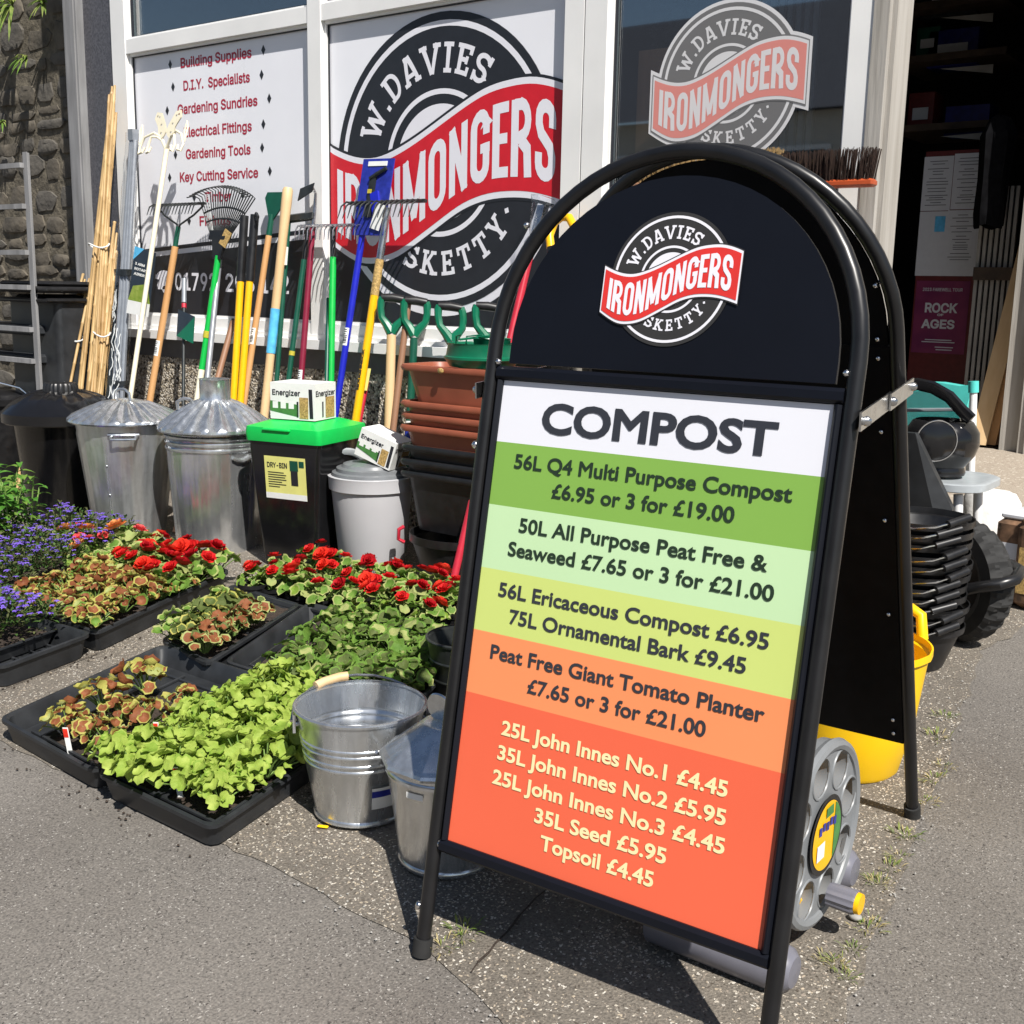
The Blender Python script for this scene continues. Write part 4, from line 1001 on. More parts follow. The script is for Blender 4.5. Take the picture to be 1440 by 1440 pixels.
# two cartons
def carton(name, label, M, w_, d_, h_, txt, group=None):
    t = thing(name, label, 'box', M=M, group=group)
    mb = MB(); mb.box((0, 0, h_ / 2), (w_, d_, h_), 0); t_b = mb.obj('carton_body', 'card_white', t, local=True, smooth=0)
    mb = MB(); fr_ = lambda x, z: Vector((x, -d_ / 2 - .0012, z)); sd_ = lambda y, z: Vector((w_ / 2 + .0012, y, z))
    mb.quad(fr_(-w_ / 2, .03), fr_(w_ * .12, .012), fr_(w_ * .12, h_ * .42), fr_(-w_ / 2, h_ * .5), 1)
    for k in range(3): mb.add([fr_(-w_ * .44 + k * w_ * .18, .04) + Vector((0, -.0006, 0)), fr_(-w_ * .32 + k * w_ * .18, .04) + Vector((0, -.0006, 0)), fr_(-w_ * .32 + k * w_ * .18, .065) + Vector((0, -.0006, 0)), fr_(-w_ * .44 + k * w_ * .18, .065) + Vector((0, -.0006, 0))], [(0, 1, 2, 3)], 2)
    mb.quad(fr_(w_ * .16, .006), fr_(w_ * .36, .006), fr_(w_ * .36, h_ * .62), fr_(w_ * .16, h_ * .62), 3)
    mb.quad(sd_(0, .006), sd_(d_ * .42, .006), sd_(d_ * .42, h_ * .62), sd_(0, h_ * .62), 3)
    mb.quad(fr_(w_ * .39, .008), fr_(w_ * .47, .008), fr_(w_ * .45, h_ * .85), fr_(w_ * .37, h_ * .85), 0)
    mb.quad(fr_(w_ * .10, .01), fr_(w_ * .14, .01), fr_(w_ * .14, h_ * .5), fr_(w_ * .10, h_ * .5), 0)
    mb.quad(sd_(-d_ * .16, .01), sd_(-d_ * .1, .01), sd_(-d_ * .1, h_ * .5), sd_(-d_ * .16, h_ * .5), 0)
    text_fit(mb, txt, fr_, -w_ * .45, w_ * .18, h_ * .66, .02, h_ * .2, 0); text_fit(mb, txt, sd_, -d_ * .45, d_ * .45, h_ * .66, .02, h_ * .2, 0)
    mb.obj('print', ['black_print', 'card_green', 'card_white', 'card_gold'], t_b, local=True, smooth=0)
    return t
c0, yw0, zt0 = DBT
carton('carton', 'white and green carton of lights standing on the green bin lid', TR((c0.x + .005, c0.y - .02, c0.z + zt0 + .001), yw0 + R_(2)), .19, .15, .135, 'Energizer')
# pale grey bucket with dark lid
c = G(535, 815); c = Vector((P(523, 700, c.y + .1).x, c.y + .1, gz(c.y + .1)))
zr_ = P(520, 672, c.y - .06).z - c.z
gb = thing('bucket', 'pale grey plastic bucket with dark grey lid and arched handle', 'bucket', c)
ov = lambda r, z, a: (r * (1 + .10 * abs(math.cos(a + .3)) ** 3 if z > zr_ - .05 else r * 1.0) if False else r, z)
mb = MB(); mb.lathe([(1e-4, 0), (.115, 0), (.12, .008), (.149, zr_ - .05), (.158, zr_ - .048), (.160, zr_ - .01), (.162, zr_), (.15, zr_ + .002)], 40, c); mb.obj('body', 'grey_bin', gb)
mb = MB(); mb.lathe([(.149, zr_ - .004), (.146, zr_ + .012), (.132, zr_ + .016), (.13, zr_ + .028), (.112, zr_ + .032), (.105, zr_ + .042), (.06, zr_ + .05), (1e-4, zr_ + .052)], 40, c); mb.obj('lid', 'grey_lid', gb)
mb = MB(); hp_ = [c + Vector((-.158 + .02 * math.sin(R_(t)) - .0, -.02 - .16 * math.cos(R_(t)) * .9, zr_ - .012 + .085 * math.sin(R_(t)))) for t in range(0, 181, 12)]
mb.tube(hp_, .009, 8, flat=1.6); mb.obj('handle', 'grey_plastic', gb)
q = P(530, 640, c.y + .02)
carton('carton', 'tilted white carton resting on the grey bucket lid against the planter stack', TR((q.x + .035, q.y - .02, c.z + zr_ + .058), R_(12), 1, 0, R_(19)), .155, .12, .105, 'Energizer')
# planters: stack on a black bucket
c = Vector((P(650, 760, 3.12).x, 3.12, gz(3.12)))
SX = P(567, 560, 3.05).x + .29
def z_at(px, py, Y=3.02): return P(px, py, Y).z
kb = thing('bucket', 'black bucket with red handle carrying the stack of planters', 'bucket', (c.x, c.y, c.z))
zk = z_at(615, 752) - c.z
mb = MB(); bucket_shell(mb, [(.135, 0), (.18, zk - .03), (.19, zk - .028), (.19, zk)], c, 36, 0, .004); mb.obj('body', 'black_plastic', kb)
mb = MB(); q = P(575, 748, c.y - .1); mb.tube([q + Vector((.004, -.03, .026)), q + Vector((-.008, -.045, .015)), q + Vector((-.01, -.045, -.02)), q + Vector((.004, -.03, -.032))], .012, 8, flat=.6); mb.obj('handle', 'red_handle', kb)
def trough(mb, L, W, H, z, mi=0, rim=.016):
    def rrect(a, b, zz, r=.05):
        out = []
        for k, (sx, sy) in enumerate(((1, 1), (-1, 1), (-1, -1), (1, -1))):
            for q in range(5):
                t = math.pi / 2 * (k + q / 4); out.append(Vector((sx * (a - r) + r * math.cos(t), sy * (b - r) + r * math.sin(t), zz)))
        return out
    a, b = L / 2, W / 2
    mb.loft([rrect(a * .80, b * .74, z), rrect(a * .93, b * .88, z + H - .022), rrect(a, b, z + H - .021), rrect(a + .004, b + .004, z + H - .010), rrect(a, b, z + H), rrect(a - .018, b - .018, z + H), rrect(a - .026, b - .026, z + H - .02), rrect(a * .78, b * .70, z + .01)], mi, True, True)
zs_ = [('black', z_at(612, 655), .30), ('black', z_at(612, 634), .12)]
tops = [(665, 'black_plastic'), (648, 'black_plastic'), (628, 'black_plastic'), (600, 'terracotta'), (583, 'terracotta'), (566, 'terracotta'), (514, 'terracotta')]
nm_ = ['lowest black trough', 'middle black trough', 'upper black trough', 'lowest terracotta trough', 'second terracotta trough from the bottom', 'third terracotta trough from the bottom', 'topmost terracotta trough']
zprev = c.z + zk
first = None
for i, (py, m) in enumerate(tops):
    ztp = z_at(600, py); H = max(.15, ztp - zprev) if i == 0 else (.145 if m == 'terracotta' else .17)
    if i == 0: H = ztp - zprev - .004
    zb0 = ztp - H
    t = thing('planter_trough', nm_[i] + ' in the stack of planters left of the A-board', 'planter', (SX, c.y, zb0), R_((0, 1, -1, 1.5, -1, .5, 0)[i]), 'stacked trough planters')
    mb = MB(); trough(mb, .56, .235, H, 0); mb.obj('trough', m, t, local=True, smooth=50)
    if i == 6:
        mb = MB(); mb.sphere((-.07, -.125, H - .012), .012, 8, sc=(1.2, .4, .8)); mb.obj('rim_badge', 'card_gold', t, local=True)
        top_z = ztp
# green plant supports on the top trough
q = P(652, 500, c.y); gp = thing('plant_saucer', 'round green plastic caddy with inner cups on the topmost planter', 'caddy', (SX + .01, c.y, top_z + .002))
mb = MB(); bucket_shell(mb, [(.112, 0), (.125, .022), (.130, .026), (.130, .034), (.124, .037), (.118, .075), (.121, .08)], (0, 0, 0), 40, 0, .005); mb.obj('tray', 'green_plastic', gp, local=True)
mb = MB(); bucket_shell(mb, [(.055, 0), (.065, .08), (.068, .083)], (.035, .01, .014), 24, 0, .004); mb.obj('inner_cup', 'green_plastic', gp, local=True)
mb = MB()
for k in range(3): mb.tube([(-.1 + k * .03, -.03 + k * .02, .02), (-.09 + k * .03, -.03 + k * .02, .1), (-.05 + k * .05, -.05 + .05 * k, .108)], .003, 6)
mb.tube([(-.06, -.05, .09), (-.02, .03, .1), (.03, .05, .095), (.08, .02, .1)], .004, 6); mb.obj('clip_wire', 'green_plastic', gp, local=True)

# ------------------------------------------------------------------ metal buckets in front
rs_ = lambda zs, d: zs
c = G(508, 1138); c = Vector((c.x, c.y, gz(c.y)))
zr_ = P(506, 990, c.y).z - c.z
prof = [(.094, 0), (.098, .004), (.098, .012), (.096, .016)]
def ringed(r0, r1, h, at, d=.0019):
    pr = [(r0, .004), (r0 + .003, .006), (r0 + .003, .012), (r0, .016)]
    for z in at:
        r = r0 + (r1 - r0) * z / h
        pr += [(r - .0001, z - .004), (r + d, z - .0015), (r + d, z + .0015), (r, z + .004)]
    return pr + [(r1, h - .004), (r1 + .004, h - .002), (r1 + .005, h + .003), (r1 + .001, h + .006)]
mbk = thing('metal_bucket', 'open galvanised bucket with ringed sides, in front of the lime green plants', 'bucket', c)
mb = MB(); bucket_shell(mb, ringed(.100, .140, zr_, [zr_ * .56, zr_ * .615, zr_ * .70, zr_ * .755]), c, 64, 0, .002); mb.obj('body', 'galv_bright', mbk)
mb = MB(); a0 = R_(228); a1 = R_(228 - 180)
pa, pb2 = c + Vector((.146 * math.cos(a0), .146 * math.sin(a0), zr_ - .03)), c + Vector((.146 * math.cos(a1), .146 * math.sin(a1), zr_ - .03))
ax = (pb2 - pa).normalized(); side_ = Vector((-ax.y, ax.x, 0)).normalized()
hpts = []
for i in range(13):
    t = math.pi * i / 12; hpts.append(c + Vector((0, 0, zr_ - .03)) - ax * .148 * math.cos(t) + side_ * .150 * math.sin(t) + Vector((0, 0, .045 * math.sin(t))))
mb.tube(hpts, .0032, 8); hd = mb.obj('handle', 'steel', mbk)
mb = MB(); mb.tube([hpts[3] * .6 + hpts[4] * .4, hpts[4], hpts[5], hpts[5] * .5 + hpts[6] * .5], .0105, 10); mb.obj('grip', 'wood_pale', hd)
for a in (a0, a1):
    mb = MB()
    for s in (-.12, .12): mb.sphere(c + Vector((.138 * math.cos(a + s), .138 * math.sin(a + s), zr_ - .03)), .006, 8)
    mb.box(c + Vector((.142 * math.cos(a), .142 * math.sin(a), zr_ - .028)), (.006, .05, .04), 0, a)
    mb.obj('ear', 'galv', mbk)
mb = MB(); al = R_(-22)
for mi, z0, z1, o in ((0, .05, .10, .0), (1, .078, .093, .0006)):
    n_ = 8; ring = []
    for z in (z0, z1):
        r = .100 + .04 * z / zr_ + .0035 + o
        ring.append([c + Vector((r * math.cos(al - .22 + .44 * i / n_), r * math.sin(al - .22 + .44 * i / n_), z)) for i in range(n_ + 1)])
    mb.loft(ring, mi, closed=False)
mb.obj('label', ['card_white', 'card_blue'], mbk)
# small lidded bin, half behind the A-board
c = G(632, 1205); c = Vector((c.x - .008, c.y + .0, gz(c.y)))
zr_ = P(612, 1072, c.y - .05).z - c.z
lb_ = thing('lidded_bucket', 'small galvanised bin with faceted lid, half hidden by the A-board leg', 'bin', c)
mb = MB(); bucket_shell(mb, [(.096, .0), (.099, .004), (.099, .01), (.096, .014), (.119, zr_ - .035), (.123, zr_ - .03), (.123, zr_ - .022), (.120, zr_ - .018), (.122, zr_)], c, 48, 0, .002); mb.obj('body', 'galv', lb_)
mb = MB(); mb.lathe([(.135, zr_ - .008), (.138, zr_ - .002), (.135, zr_ + .004), (.127, zr_ + .008), (.125, zr_ + .010), (.052, zr_ + .066), (.046, zr_ + .068), (1e-4, zr_ + .070)], 10, c); lid = mb.obj('lid', 'galv_bright', lb_, smooth=20)
mb = MB(); mb.lathe([(1e-4, -.003), (.032, -.003), (.034, 0), (.032, .003), (1e-4, .003)], 24, c + Vector((-.01, -.01, zr_ + .094)), 0, M=Matrix.Rotation(R_(100), 4, 'X') @ Matrix.Rotation(R_(0), 4, 'Y')); mb.obj('lid_handle', 'galv', lid)
mb = MB(); cc = c + Vector((0, 0, zr_ - .03))
mb.tube([cc + Vector((-.137 - .004 * math.sin(R_(t)), -.06 * math.cos(R_(t)), -.025 + .04 * abs(math.cos(R_(t))))) for t in range(0, 181, 15)], .0035, 8); mb.obj('handle', 'steel', lb_)
mb = MB(); al = R_(-82)
mb.loft([[c + Vector(((.1195 - .0005) * math.cos(al - .16 + .32 * i / 6), .1195 * math.sin(al - .16 + .32 * i / 6), z)) for i in range(7)] for z in (zr_ - .052, zr_ - .040)], 0, closed=False); mb.obj('label', 'card_white', lb_)
# dark bucket behind it
c = G(655, 985); c = Vector((c.x, c.y, gz(c.y))); zr_ = P(650, 895, c.y).z - c.z
dk = thing('planter_bucket', 'dark metal bucket beside the green geraniums, mostly hidden behind the A-board', 'bucket', c)
mb = MB(); bucket_shell(mb, ringed(.082, .105, zr_, [zr_ * .4, zr_ * .7]), c, 40, 0, .002); mb.obj('body', 'dark_steel', dk)

# ------------------------------------------------------------------ hose reel
yc = G(1150, 1300).y
rl = thing('hose_reel', 'grey hose reel with round holed flanges lying behind the A-board', 'hose reel', (-.78, 1.80, gz(1.8)))
zc = .205; RY = 1.815; gq = gz(1.8)
rx = P(1155, 1205, RY).x
def flange(x0):
    mb = MB(); nh, R0 = 8, .163
    outer = [(R0 * math.cos(R_(t)), R0 * math.sin(R_(t))) for t in range(0, 360, 6)]
    polys = [outer] + [[(.117 * math.cos(R_(45 * k + 15)) + .035 * math.cos(R_(t)), .117 * math.sin(R_(45 * k + 15)) + .035 * math.sin(R_(t))) for t in range(0, 360, 18)][::-1] for k in range(nh)]
    vs, fs = fill(polys, 0)
    o = Vector((x0, RY, gq + zc))
    for dx in (0, -.03): mb.add([o + Vector((dx, a, b)) for a, b in vs], [f if dx == 0 else f[::-1] for f in fs])
    for p in polys: mb.loft([[o + Vector((dx, a, b)) for a, b in p] for dx in (0, -.03)], 0)
    # thick rolled rim
    mb.tube([o + Vector((-.004, .158 * math.cos(R_(t)), .158 * math.sin(R_(t)))) for t in range(0, 360, 8)], .011, 8, closed=True)
    for k in range(nh):
        a = R_(45 * k + 15); cc = o + Vector((.0, .117 * math.cos(a), .117 * math.sin(a)))
        mb.tube([cc + Vector((-.0, .0365 * math.cos(R_(t)), .0365 * math.sin(R_(t)))) for t in range(0, 360, 20)], .0025, 6, closed=True)
    return mb
fl_ = flange(rx).obj('flange', 'reel_grey', rl); flange(rx - .27).obj('flange', 'reel_grey', rl)
mb = MB(); Mx = Matrix.Rotation(R_(90), 4, 'Y'); mb.lathe([(.07, -.27), (.07, -.012)], 24, (rx, RY, gq + zc), 0, M=Mx); mb.obj('drum', 'foot_grey', rl)
mb = MB(); hp2 = []
for i in range(400):
    a = i * .42; q = (i / 400); x = rx - .25 + .225 * abs(((i / 110) % 2) - 1); r = .085 + .02 * int(i / 110)
    hp2.append((x, RY + r * math.cos(a), gq + zc + r * math.sin(a)))
mb.tube(hp2, .008, 6); mb.obj('hose', 'yellow', rl)
mb = MB(); MX2 = Matrix.Rotation(R_(90), 4, 'Y')
def dr(y, z, l): return Vector((rx + .006 + l, RY + y, gq + zc + z))
vs, fs = fill([ring_poly(.072, 40)], 0); mb.add([dr(a, b, 0) for a, b in vs], fs, 1)
vs, fs = fill([ring_poly(.062, 40)], 0); mb.add([dr(a, b, .001) for a, b in vs], fs, 0)
vs, fs = fill([ccw([(.062 * math.cos(R_(t)), .062 * math.sin(R_(t))) for t in range(-60, 61, 6)])], 0); mb.add([dr(a * .98, b * .98, .002) for a, b in vs], fs, 2)
mb.quad(dr(-.045, -.035, .003), dr(-.012, -.035, .003), dr(-.012, -.005, .003), dr(-.045, -.005, .003), 3)
[mb.quad(dr(-.04 + k * .016, .012 + .004 * (k % 2), .003), dr(-.029 + k * .016, .010 + .004 * (k % 2), .003), dr(-.029 + k * .016, .026 + .003 * (k % 2), .003), dr(-.04 + k * .016, .028 + .003 * (k % 2), .003), 4) for k in range(5)]; mb.quad(dr(-.012, .036, .003), dr(.02, .036, .003), dr(.018, .054, .003), dr(-.012, .054, .003), 2)
mb.obj('hub_label', ['orange_lb' if 'orange_lb' in MT else 'yellow', 'black_plastic', 'card_green', 'card_white', 'card_blue'], rl, smooth=0)
mb = MB(); k0 = Vector((rx + .012, RY + .02, gq + zc - .118)); fl2 = lambda r, z, a: (r * (1 + .05 * math.cos(12 * a)), z)
mb.lathe([(.02, 0), (.021, .045), (.019, .05)], 48, k0, 0, fl2, Mx); mb.lathe([(.019, .05), (.018, .058), (1e-4, .058)], 24, k0, 1, None, Mx); mb.obj('crank_knob', ['foot_grey', 'yellow'], rl)
for (py_, yy) in ((1, 1.655), (2, 2.0)):
    xe = P(1118, 1385, yy).x if py_ == 1 else P(1203, 1240, yy).x
    zz_ = gz(yy) + .041
    mb = MB(); x0 = xe - .27
    prof = [(1e-4, 0), (.034, .001), (.040, .004), (.041, .02), (.041, .235), (.037, .257), (.026, .268), (1e-4, .27)]
    mb.lathe(prof, 24, (x0, yy, zz_), 0, None, Mx); mb.obj('foot_bar', 'foot_grey', rl)
mb = MB()
for yy in (1.655, 2.0): mb.tube([(rx - .285, yy, gz(yy) + .05), (rx - .285, RY, gq + zc)], .014, 8)
mb.tube([(rx - .285, RY, gq + zc), (rx + .004, RY, gq + zc)], .02, 10); mb.obj('stand', 'foot_grey', rl)
# yellow flexible tub
c = G(1185, 1072); c = Vector((c.x, c.y, gz(c.y)))
zt_ = P(1290, 930, c.y).z - c.z
yt = thing('flexible_tub', 'bright yellow flexible tub standing behind the A-board back panel', 'tub', c)
zt_ = .30
mb = MB(); bucket_shell(mb, [(.118, 0), (.125, .01), (.150, .12), (.168, zt_ - .02), (.176, zt_ - .015), (.176, zt_)], c, 48, 0, .004, lambda r, z, a: (r * (1 + (.012 if abs(math.sin(2.5 * a)) < .06 else 0)), z)); mb.obj('body', 'yellow_tub', yt)
q = P(1297, 900, c.y + .03)
for s in (1.2, 1.2 + math.pi):
    mb = MB(); ce = c + Vector((.176 * math.cos(s), .176 * math.sin(s), zt_))
    tv = Vector((-math.sin(s), math.cos(s), 0)); mb.tube([ce + tv * (-.055) + Vector((0, 0, -.01)), ce + tv * (-.045) + Vector((0, 0, .045)), ce + Vector((0, 0, .06)), ce + tv * .045 + Vector((0, 0, .045)), ce + tv * .055 + Vector((0, 0, -.01))], .013, 10); mb.obj('handle', 'yellow_tub', yt)
# nested black buckets with wire handles
c = G(1300, 945); c = Vector((P(1288, 820, c.y + .05).x, c.y + .05, gz(c.y + .05)))
zt0_, zb0_ = P(1300, 735, c.y).z, P(1310, 885, c.y).z
N = 11; dzb = (zt0_ - zb0_) / (N - 1); hB = max(.12, zb0_ - c.z + .02)
r1 = (P(1318, 800, c.y) - P(1300, 800, c.y)).length + .08
ordn = ['topmost', 'second from top', 'third from top', 'fourth from top', 'fifth from top', 'sixth from top', 'seventh from top', 'fourth from bottom', 'third from bottom', 'second from bottom', 'bottom']
proto = thing('wire_bucket', 'bottom black bucket of the nested stack of wire-handled buckets', 'bucket', (c.x, c.y, c.z), 0, 'nested black buckets with wire handles')
BR = .135
mb = MB(); bucket_shell(mb, [(BR - .045, 0), (BR - .006, hB - .02), (BR + .004, hB - .018), (BR + .006, hB)], (0, 0, 0), 32, 0, .003); mb.obj('body', 'black_plastic', proto, local=True)
mb = MB(); hz = hB - .008
hp3 = [(BR * math.cos(R_(t)) * 1.02 + .0, -.0 + BR * 1.05 * math.sin(R_(t)) , hz) for t in range(-150, -20, 12)]
wirep = [(-.13, -.05, hz), (-.06, -.125, hz - .002), (.02, -.15, hz - .004), (.075, -.145, hz + .006), (.09, -.13, hz + .012), (.125, -.085, hz + .022)]
mb.tube(wirep, .0028, 6); hd = mb.obj('handle', 'wire', proto, local=True)
mb = MB(); mb.tube([(.100, -.118, hz + .014), (.138, -.058, hz + .03)], .0105, 12); mb.obj('grip', 'black_plastic', hd, local=True)
for i in range(1, N):
    rr_ = random.Random(i); dup(proto, TR((c.x + rr_.uniform(-.006, .006), c.y + rr_.uniform(-.006, .006), c.z + dzb * i), R_(rr_.uniform(-11, 11))), ordn[N - 1 - i] + ' black bucket of the nested stack with wire handles')
# wheelbarrow tipped up behind
wy = 3.46; wc = P(1352, 815, wy); rw = (wc.z - gz(wy))
wb = thing('wheelbarrow', 'black wheelbarrow tipped up, its tyre behind the nested buckets', 'wheelbarrow', (wc.x, wy, gz(wy)))
vdir = Vector((wc.x, wc.y, 0)).normalized(); Mw = Matrix.Rotation(math.atan2(vdir.y, vdir.x) - R_(48), 4, 'Z') @ Matrix.Rotation(R_(90), 4, 'Y')
Rw = rw
mb = MB(); tw = lambda r, z, a: (r - (.007 if (int((a + z * 6) * 26 / math.pi) % 2 == 0 and r > Rw * .93) else 0), z)
mb.lathe([(Rw * .56, -.03), (Rw * .7, -.045), (Rw * .9, -.042), (Rw * .97, -.03), (Rw, -.014), (Rw, .014), (Rw * .97, .03), (Rw * .9, .042), (Rw * .7, .045), (Rw * .56, .03)], 156, wc, 0, tw, Mw); wh = mb.obj('wheel', 'rubber', wb, smooth=25)
mb = MB(); mb.lathe([(.02, -.05), (.03, -.02), (Rw * .5, -.008), (Rw * .57, -.03), (Rw * .57, .03), (Rw * .5, .008), (.03, .02), (.02, .05)], 32, wc, 0, None, Mw); mb.obj('rim', 'black_plastic', wh)
mb = MB(); qa = [P(x, y, Y) for x, y, Y in ((1345, 832, 3.3), (1375, 826, 3.3), (1405, 822, 3.3), (1428, 815, 3.34), (1436, 803, 3.42), (1424, 795, 3.52), (1405, 790, 3.6), (1385, 800, 3.64))]
mb.tube(qa, .0165, 10); mb.tube([qa[0], P(1300, 840, 3.28), P(1255, 870, 3.2)], .0165, 10); mb.obj('frame_tube', 'black_tube', wb)
mb = MB(); ta = P(1262, 650, 3.75)
mb.loft([[ta + Vector(v) for v in ((-.35, .0, .10), (.05, .0, .10), (.16, .1, -.15), (.2, .12, -.5), (-.35, .12, -.5))], [ta + Vector(v) for v in ((-.35, .03, .10), (.05, .03, .10), (.16, .13, -.15), (.2, .15, -.5), (-.35, .15, -.5))]], 0, True, True); mb.obj('tray', 'black_tray', wb, smooth=0)
# grey garden table, scuttle, airer
ty = 4.05; tc = P(1322, 668, ty); ztb = tc.z
tb = thing('garden_table', 'grey plastic table with rounded edge and slim legs, under the black scuttle', 'table', (tc.x, ty, gz(ty)))
def rr2(a, b, z, r):
    out = []
    for k, (sx, sy) in enumerate(((1, 1), (-1, 1), (-1, -1), (1, -1))):
        for q in range(7):
            t = math.pi / 2 * (k + q / 6); out.append(Vector((tc.x + sx * (a - r) + r * math.cos(t), ty + sy * (b - r) + r * math.sin(t), z)))
    return out
a_, b_ = .17, .17
mb = MB(); mb.loft([rr2(a_, b_, ztb - .03, .10), rr2(a_ + .010, b_ + .010, ztb - .026, .11), rr2(a_ + .010, b_ + .010, ztb - .004, .11), rr2(a_, b_, ztb, .10), rr2(a_ - .03, b_ - .03, ztb - .005, .08)], 0, True, True); mb.obj('tabletop', 'grey_plastic', tb)
for sx, sy in ((-1, -1), (1, -1), (-1, 1), (1, 1)):
    x, y = tc.x + sx * .10, ty + sy * .12; MB().tube([(x, y, ztb - .04), (x + sx * .02, y, gz(y))], .016, 10).obj('leg', 'white_plastic', tb)
bk_ = P(1322, 640, ty - .02)
sc_ = thing('coal_scuttle', 'black scuttle with round end disc and arched handle on the grey table', 'scuttle', (bk_.x, ty, ztb))
vd = Vector((bk_.x, bk_.y, 0)).normalized(); yv_ = math.atan2(vd.y, vd.x)
MS = Matrix.Rotation(yv_ + R_(20), 4, 'Z') @ Matrix.Rotation(R_(90), 4, 'Y')
cz_ = ztb + .16
mb = MB(); cs = Vector((bk_.x - .02, ty, cz_)); tip = Matrix.Rotation(R_(18), 4, 'X')
mb.lathe([(1e-4, 0), (.085, .002), (.088, .012), (.082, .03), (.112, .07), (.125, .11), (.122, .15), (.10, .185), (.09, .19), (.1, .15), (1e-4, .06)], 36, Vector((P(1322, 640, ty).x, cs.y, ztb + .003)), 0); sb_ = mb.obj('body', 'black_gloss', sc_)
dq = P(1317, 620, ty - .135)
mb = MB(); mb.lathe([(1e-4, -.012), (.045, -.010), (.064, -.002), (.067, .004), (.067, .012)], 36, dq, 0, None, MS); mb.obj('end_disc', 'black_gloss', sc_)
mb = MB(); mb.tube([dq + MS @ Vector((.068 * math.cos(R_(t)), .068 * math.sin(R_(t)), -.001)) for t in range(0, 360, 10)], .0028, 6, closed=True); mb.obj('disc_rim', 'wire', sc_)
mb = MB(); mb.tube([P(x, y, Y) for x, y, Y in ((1272, 545, ty - .05), (1290, 540, ty - .05), (1312, 545, ty - .05), (1335, 558, ty - .05), (1352, 577, ty - .05), (1366, 590, ty - .05))], .012, 8, flat=1.8); mb.obj('handle', 'black_gloss', sc_)
mb = MB(); pA = [P(x, y, ty + .02) for x, y in ((1270, 552), (1310, 548), (1348, 580), (1352, 600), (1270, 604))]
mb.loft([pA, [p + Vector((0, .01, 0)) for p in pA]], 0, True, True); mb.obj('hood', 'glass', sc_, smooth=0)
mb = MB(); mb.tube([P(1270, 577, ty + .0), P(1346, 576, ty)], .006, 6); mb.obj('hood_rail', 'grey_tube', sc_)
ay = 4.5
ar = thing('folded_airer', 'white folded airer with teal end caps standing behind the grey table', 'airer', (P(1368, 640, ay).x, ay, gz(ay)))
mb = MB()
for x, yy in ((1369, ay), (1366, ay + .12)): mb.tube([P(x, 548, yy), Vector((P(x, 700, yy).x, yy, gz(yy)))], .014, 10)
mb.obj('post', 'white_plastic', ar)
mb = MB()
for x, y0, yy in ((1369, 536, ay), (1366, 585, ay + .12)): mb.tube([P(x, y0 + 16, yy), P(x, y0, yy)], .019, 10)
mb.obj('end_cap', 'teal', ar)
mb = MB(); pA = [P(x, y, ay + .1) for x, y in ((1268, 536), (1320, 538), (1350, 543), (1363, 541), (1365, 552), (1360, 570), (1362, 600), (1268, 600))]
mb.loft([pA, [p + Vector((.01, .06, 0)) for p in pA]], 0, True, True); mb.obj('cover_cloth', 'teal', ar, smooth=30)
q = P(1385, 745, 4.35)
sk = MB(); rsk = random.Random(4)
sk.lathe([(1e-4, 0), (.08, 0), (.10, .04), (.105, .14), (.095, .22), (.08, .25), (.03, .255), (1e-4, .25)], 24, (q.x + .01, 4.36, gz(4.36)), 0, lambda r, z, a: (r * (1 + .08 * math.sin(3 * a + z * 11) + .05 * math.sin(7 * a - z * 23)), z))
tag(sk.obj('paper_sack', 'sack_white'), 'crumpled white sack standing behind the wheelbarrow wheel', 'sack')
for i, (px, lab) in enumerate(((1406, 'left bag of kindling logs standing on the pavement at the right edge'), (1436, 'right bag of kindling logs with pale wrapping at the right edge'))):
    q = G(px + 8, 850 if i == 0 else 860); M_ = TR((q.x + .05, q.y + .10, gz(q.y + .1)), R_(-10), 1)
    t = thing('log_bag', lab, 'bag', M=M_, group='bags of logs at the right edge')
    mb = MB(); mb.box((0, 0, .14), (.17, .24, .28), 0, bev=.02); mb.obj('logs', 'log_brown', t, local=True)
    mb = MB(); mb.box((0, 0, .285), (.15, .22, .02), 0, bev=.006); mb.quad((-.07, -.122, .05), (.07, -.122, .05), (.07, -.122, .2), (-.07, -.122, .2), 0); mb.obj('wrapping', 'paper' if i == 0 else 'card_gold', t, local=True)
# planks leaning in the doorway
for i, (xb, xt, yb, yt, m, lab) in enumerate(((1386, 1436, 580, 385, 'wood_pale', 'left pale plank leaning beside the boarded doorway lining'), (1394, 1441, 600, 390, 'wood', 'middle brown plank leaning against the doorway lining'), (1402, 1446, 610, 402, 'wood_brown', 'right dark plank leaning next to the door jamb'))):
    A, B = P(xb, yb, 6.50 + .02 * i), P(xt, yt, 6.69); d = (B - A).normalized(); A = A - d * ((A.z - gd - .02) / d.z)
    mb = MB(); wv = Vector((.045, 0, 0)); tv = Vector((0, .012, 0)); B2 = B + d * .25
    mb.loft([[A - wv - tv, A + wv - tv, A + wv + tv, A - wv + tv], [B2 - wv - tv, B2 + wv - tv, B2 + wv + tv, B2 - wv + tv]], 0, True, True)
    tag(mb.obj('plank', m, smooth=0), lab, 'plank', 'planks leaning in the doorway')
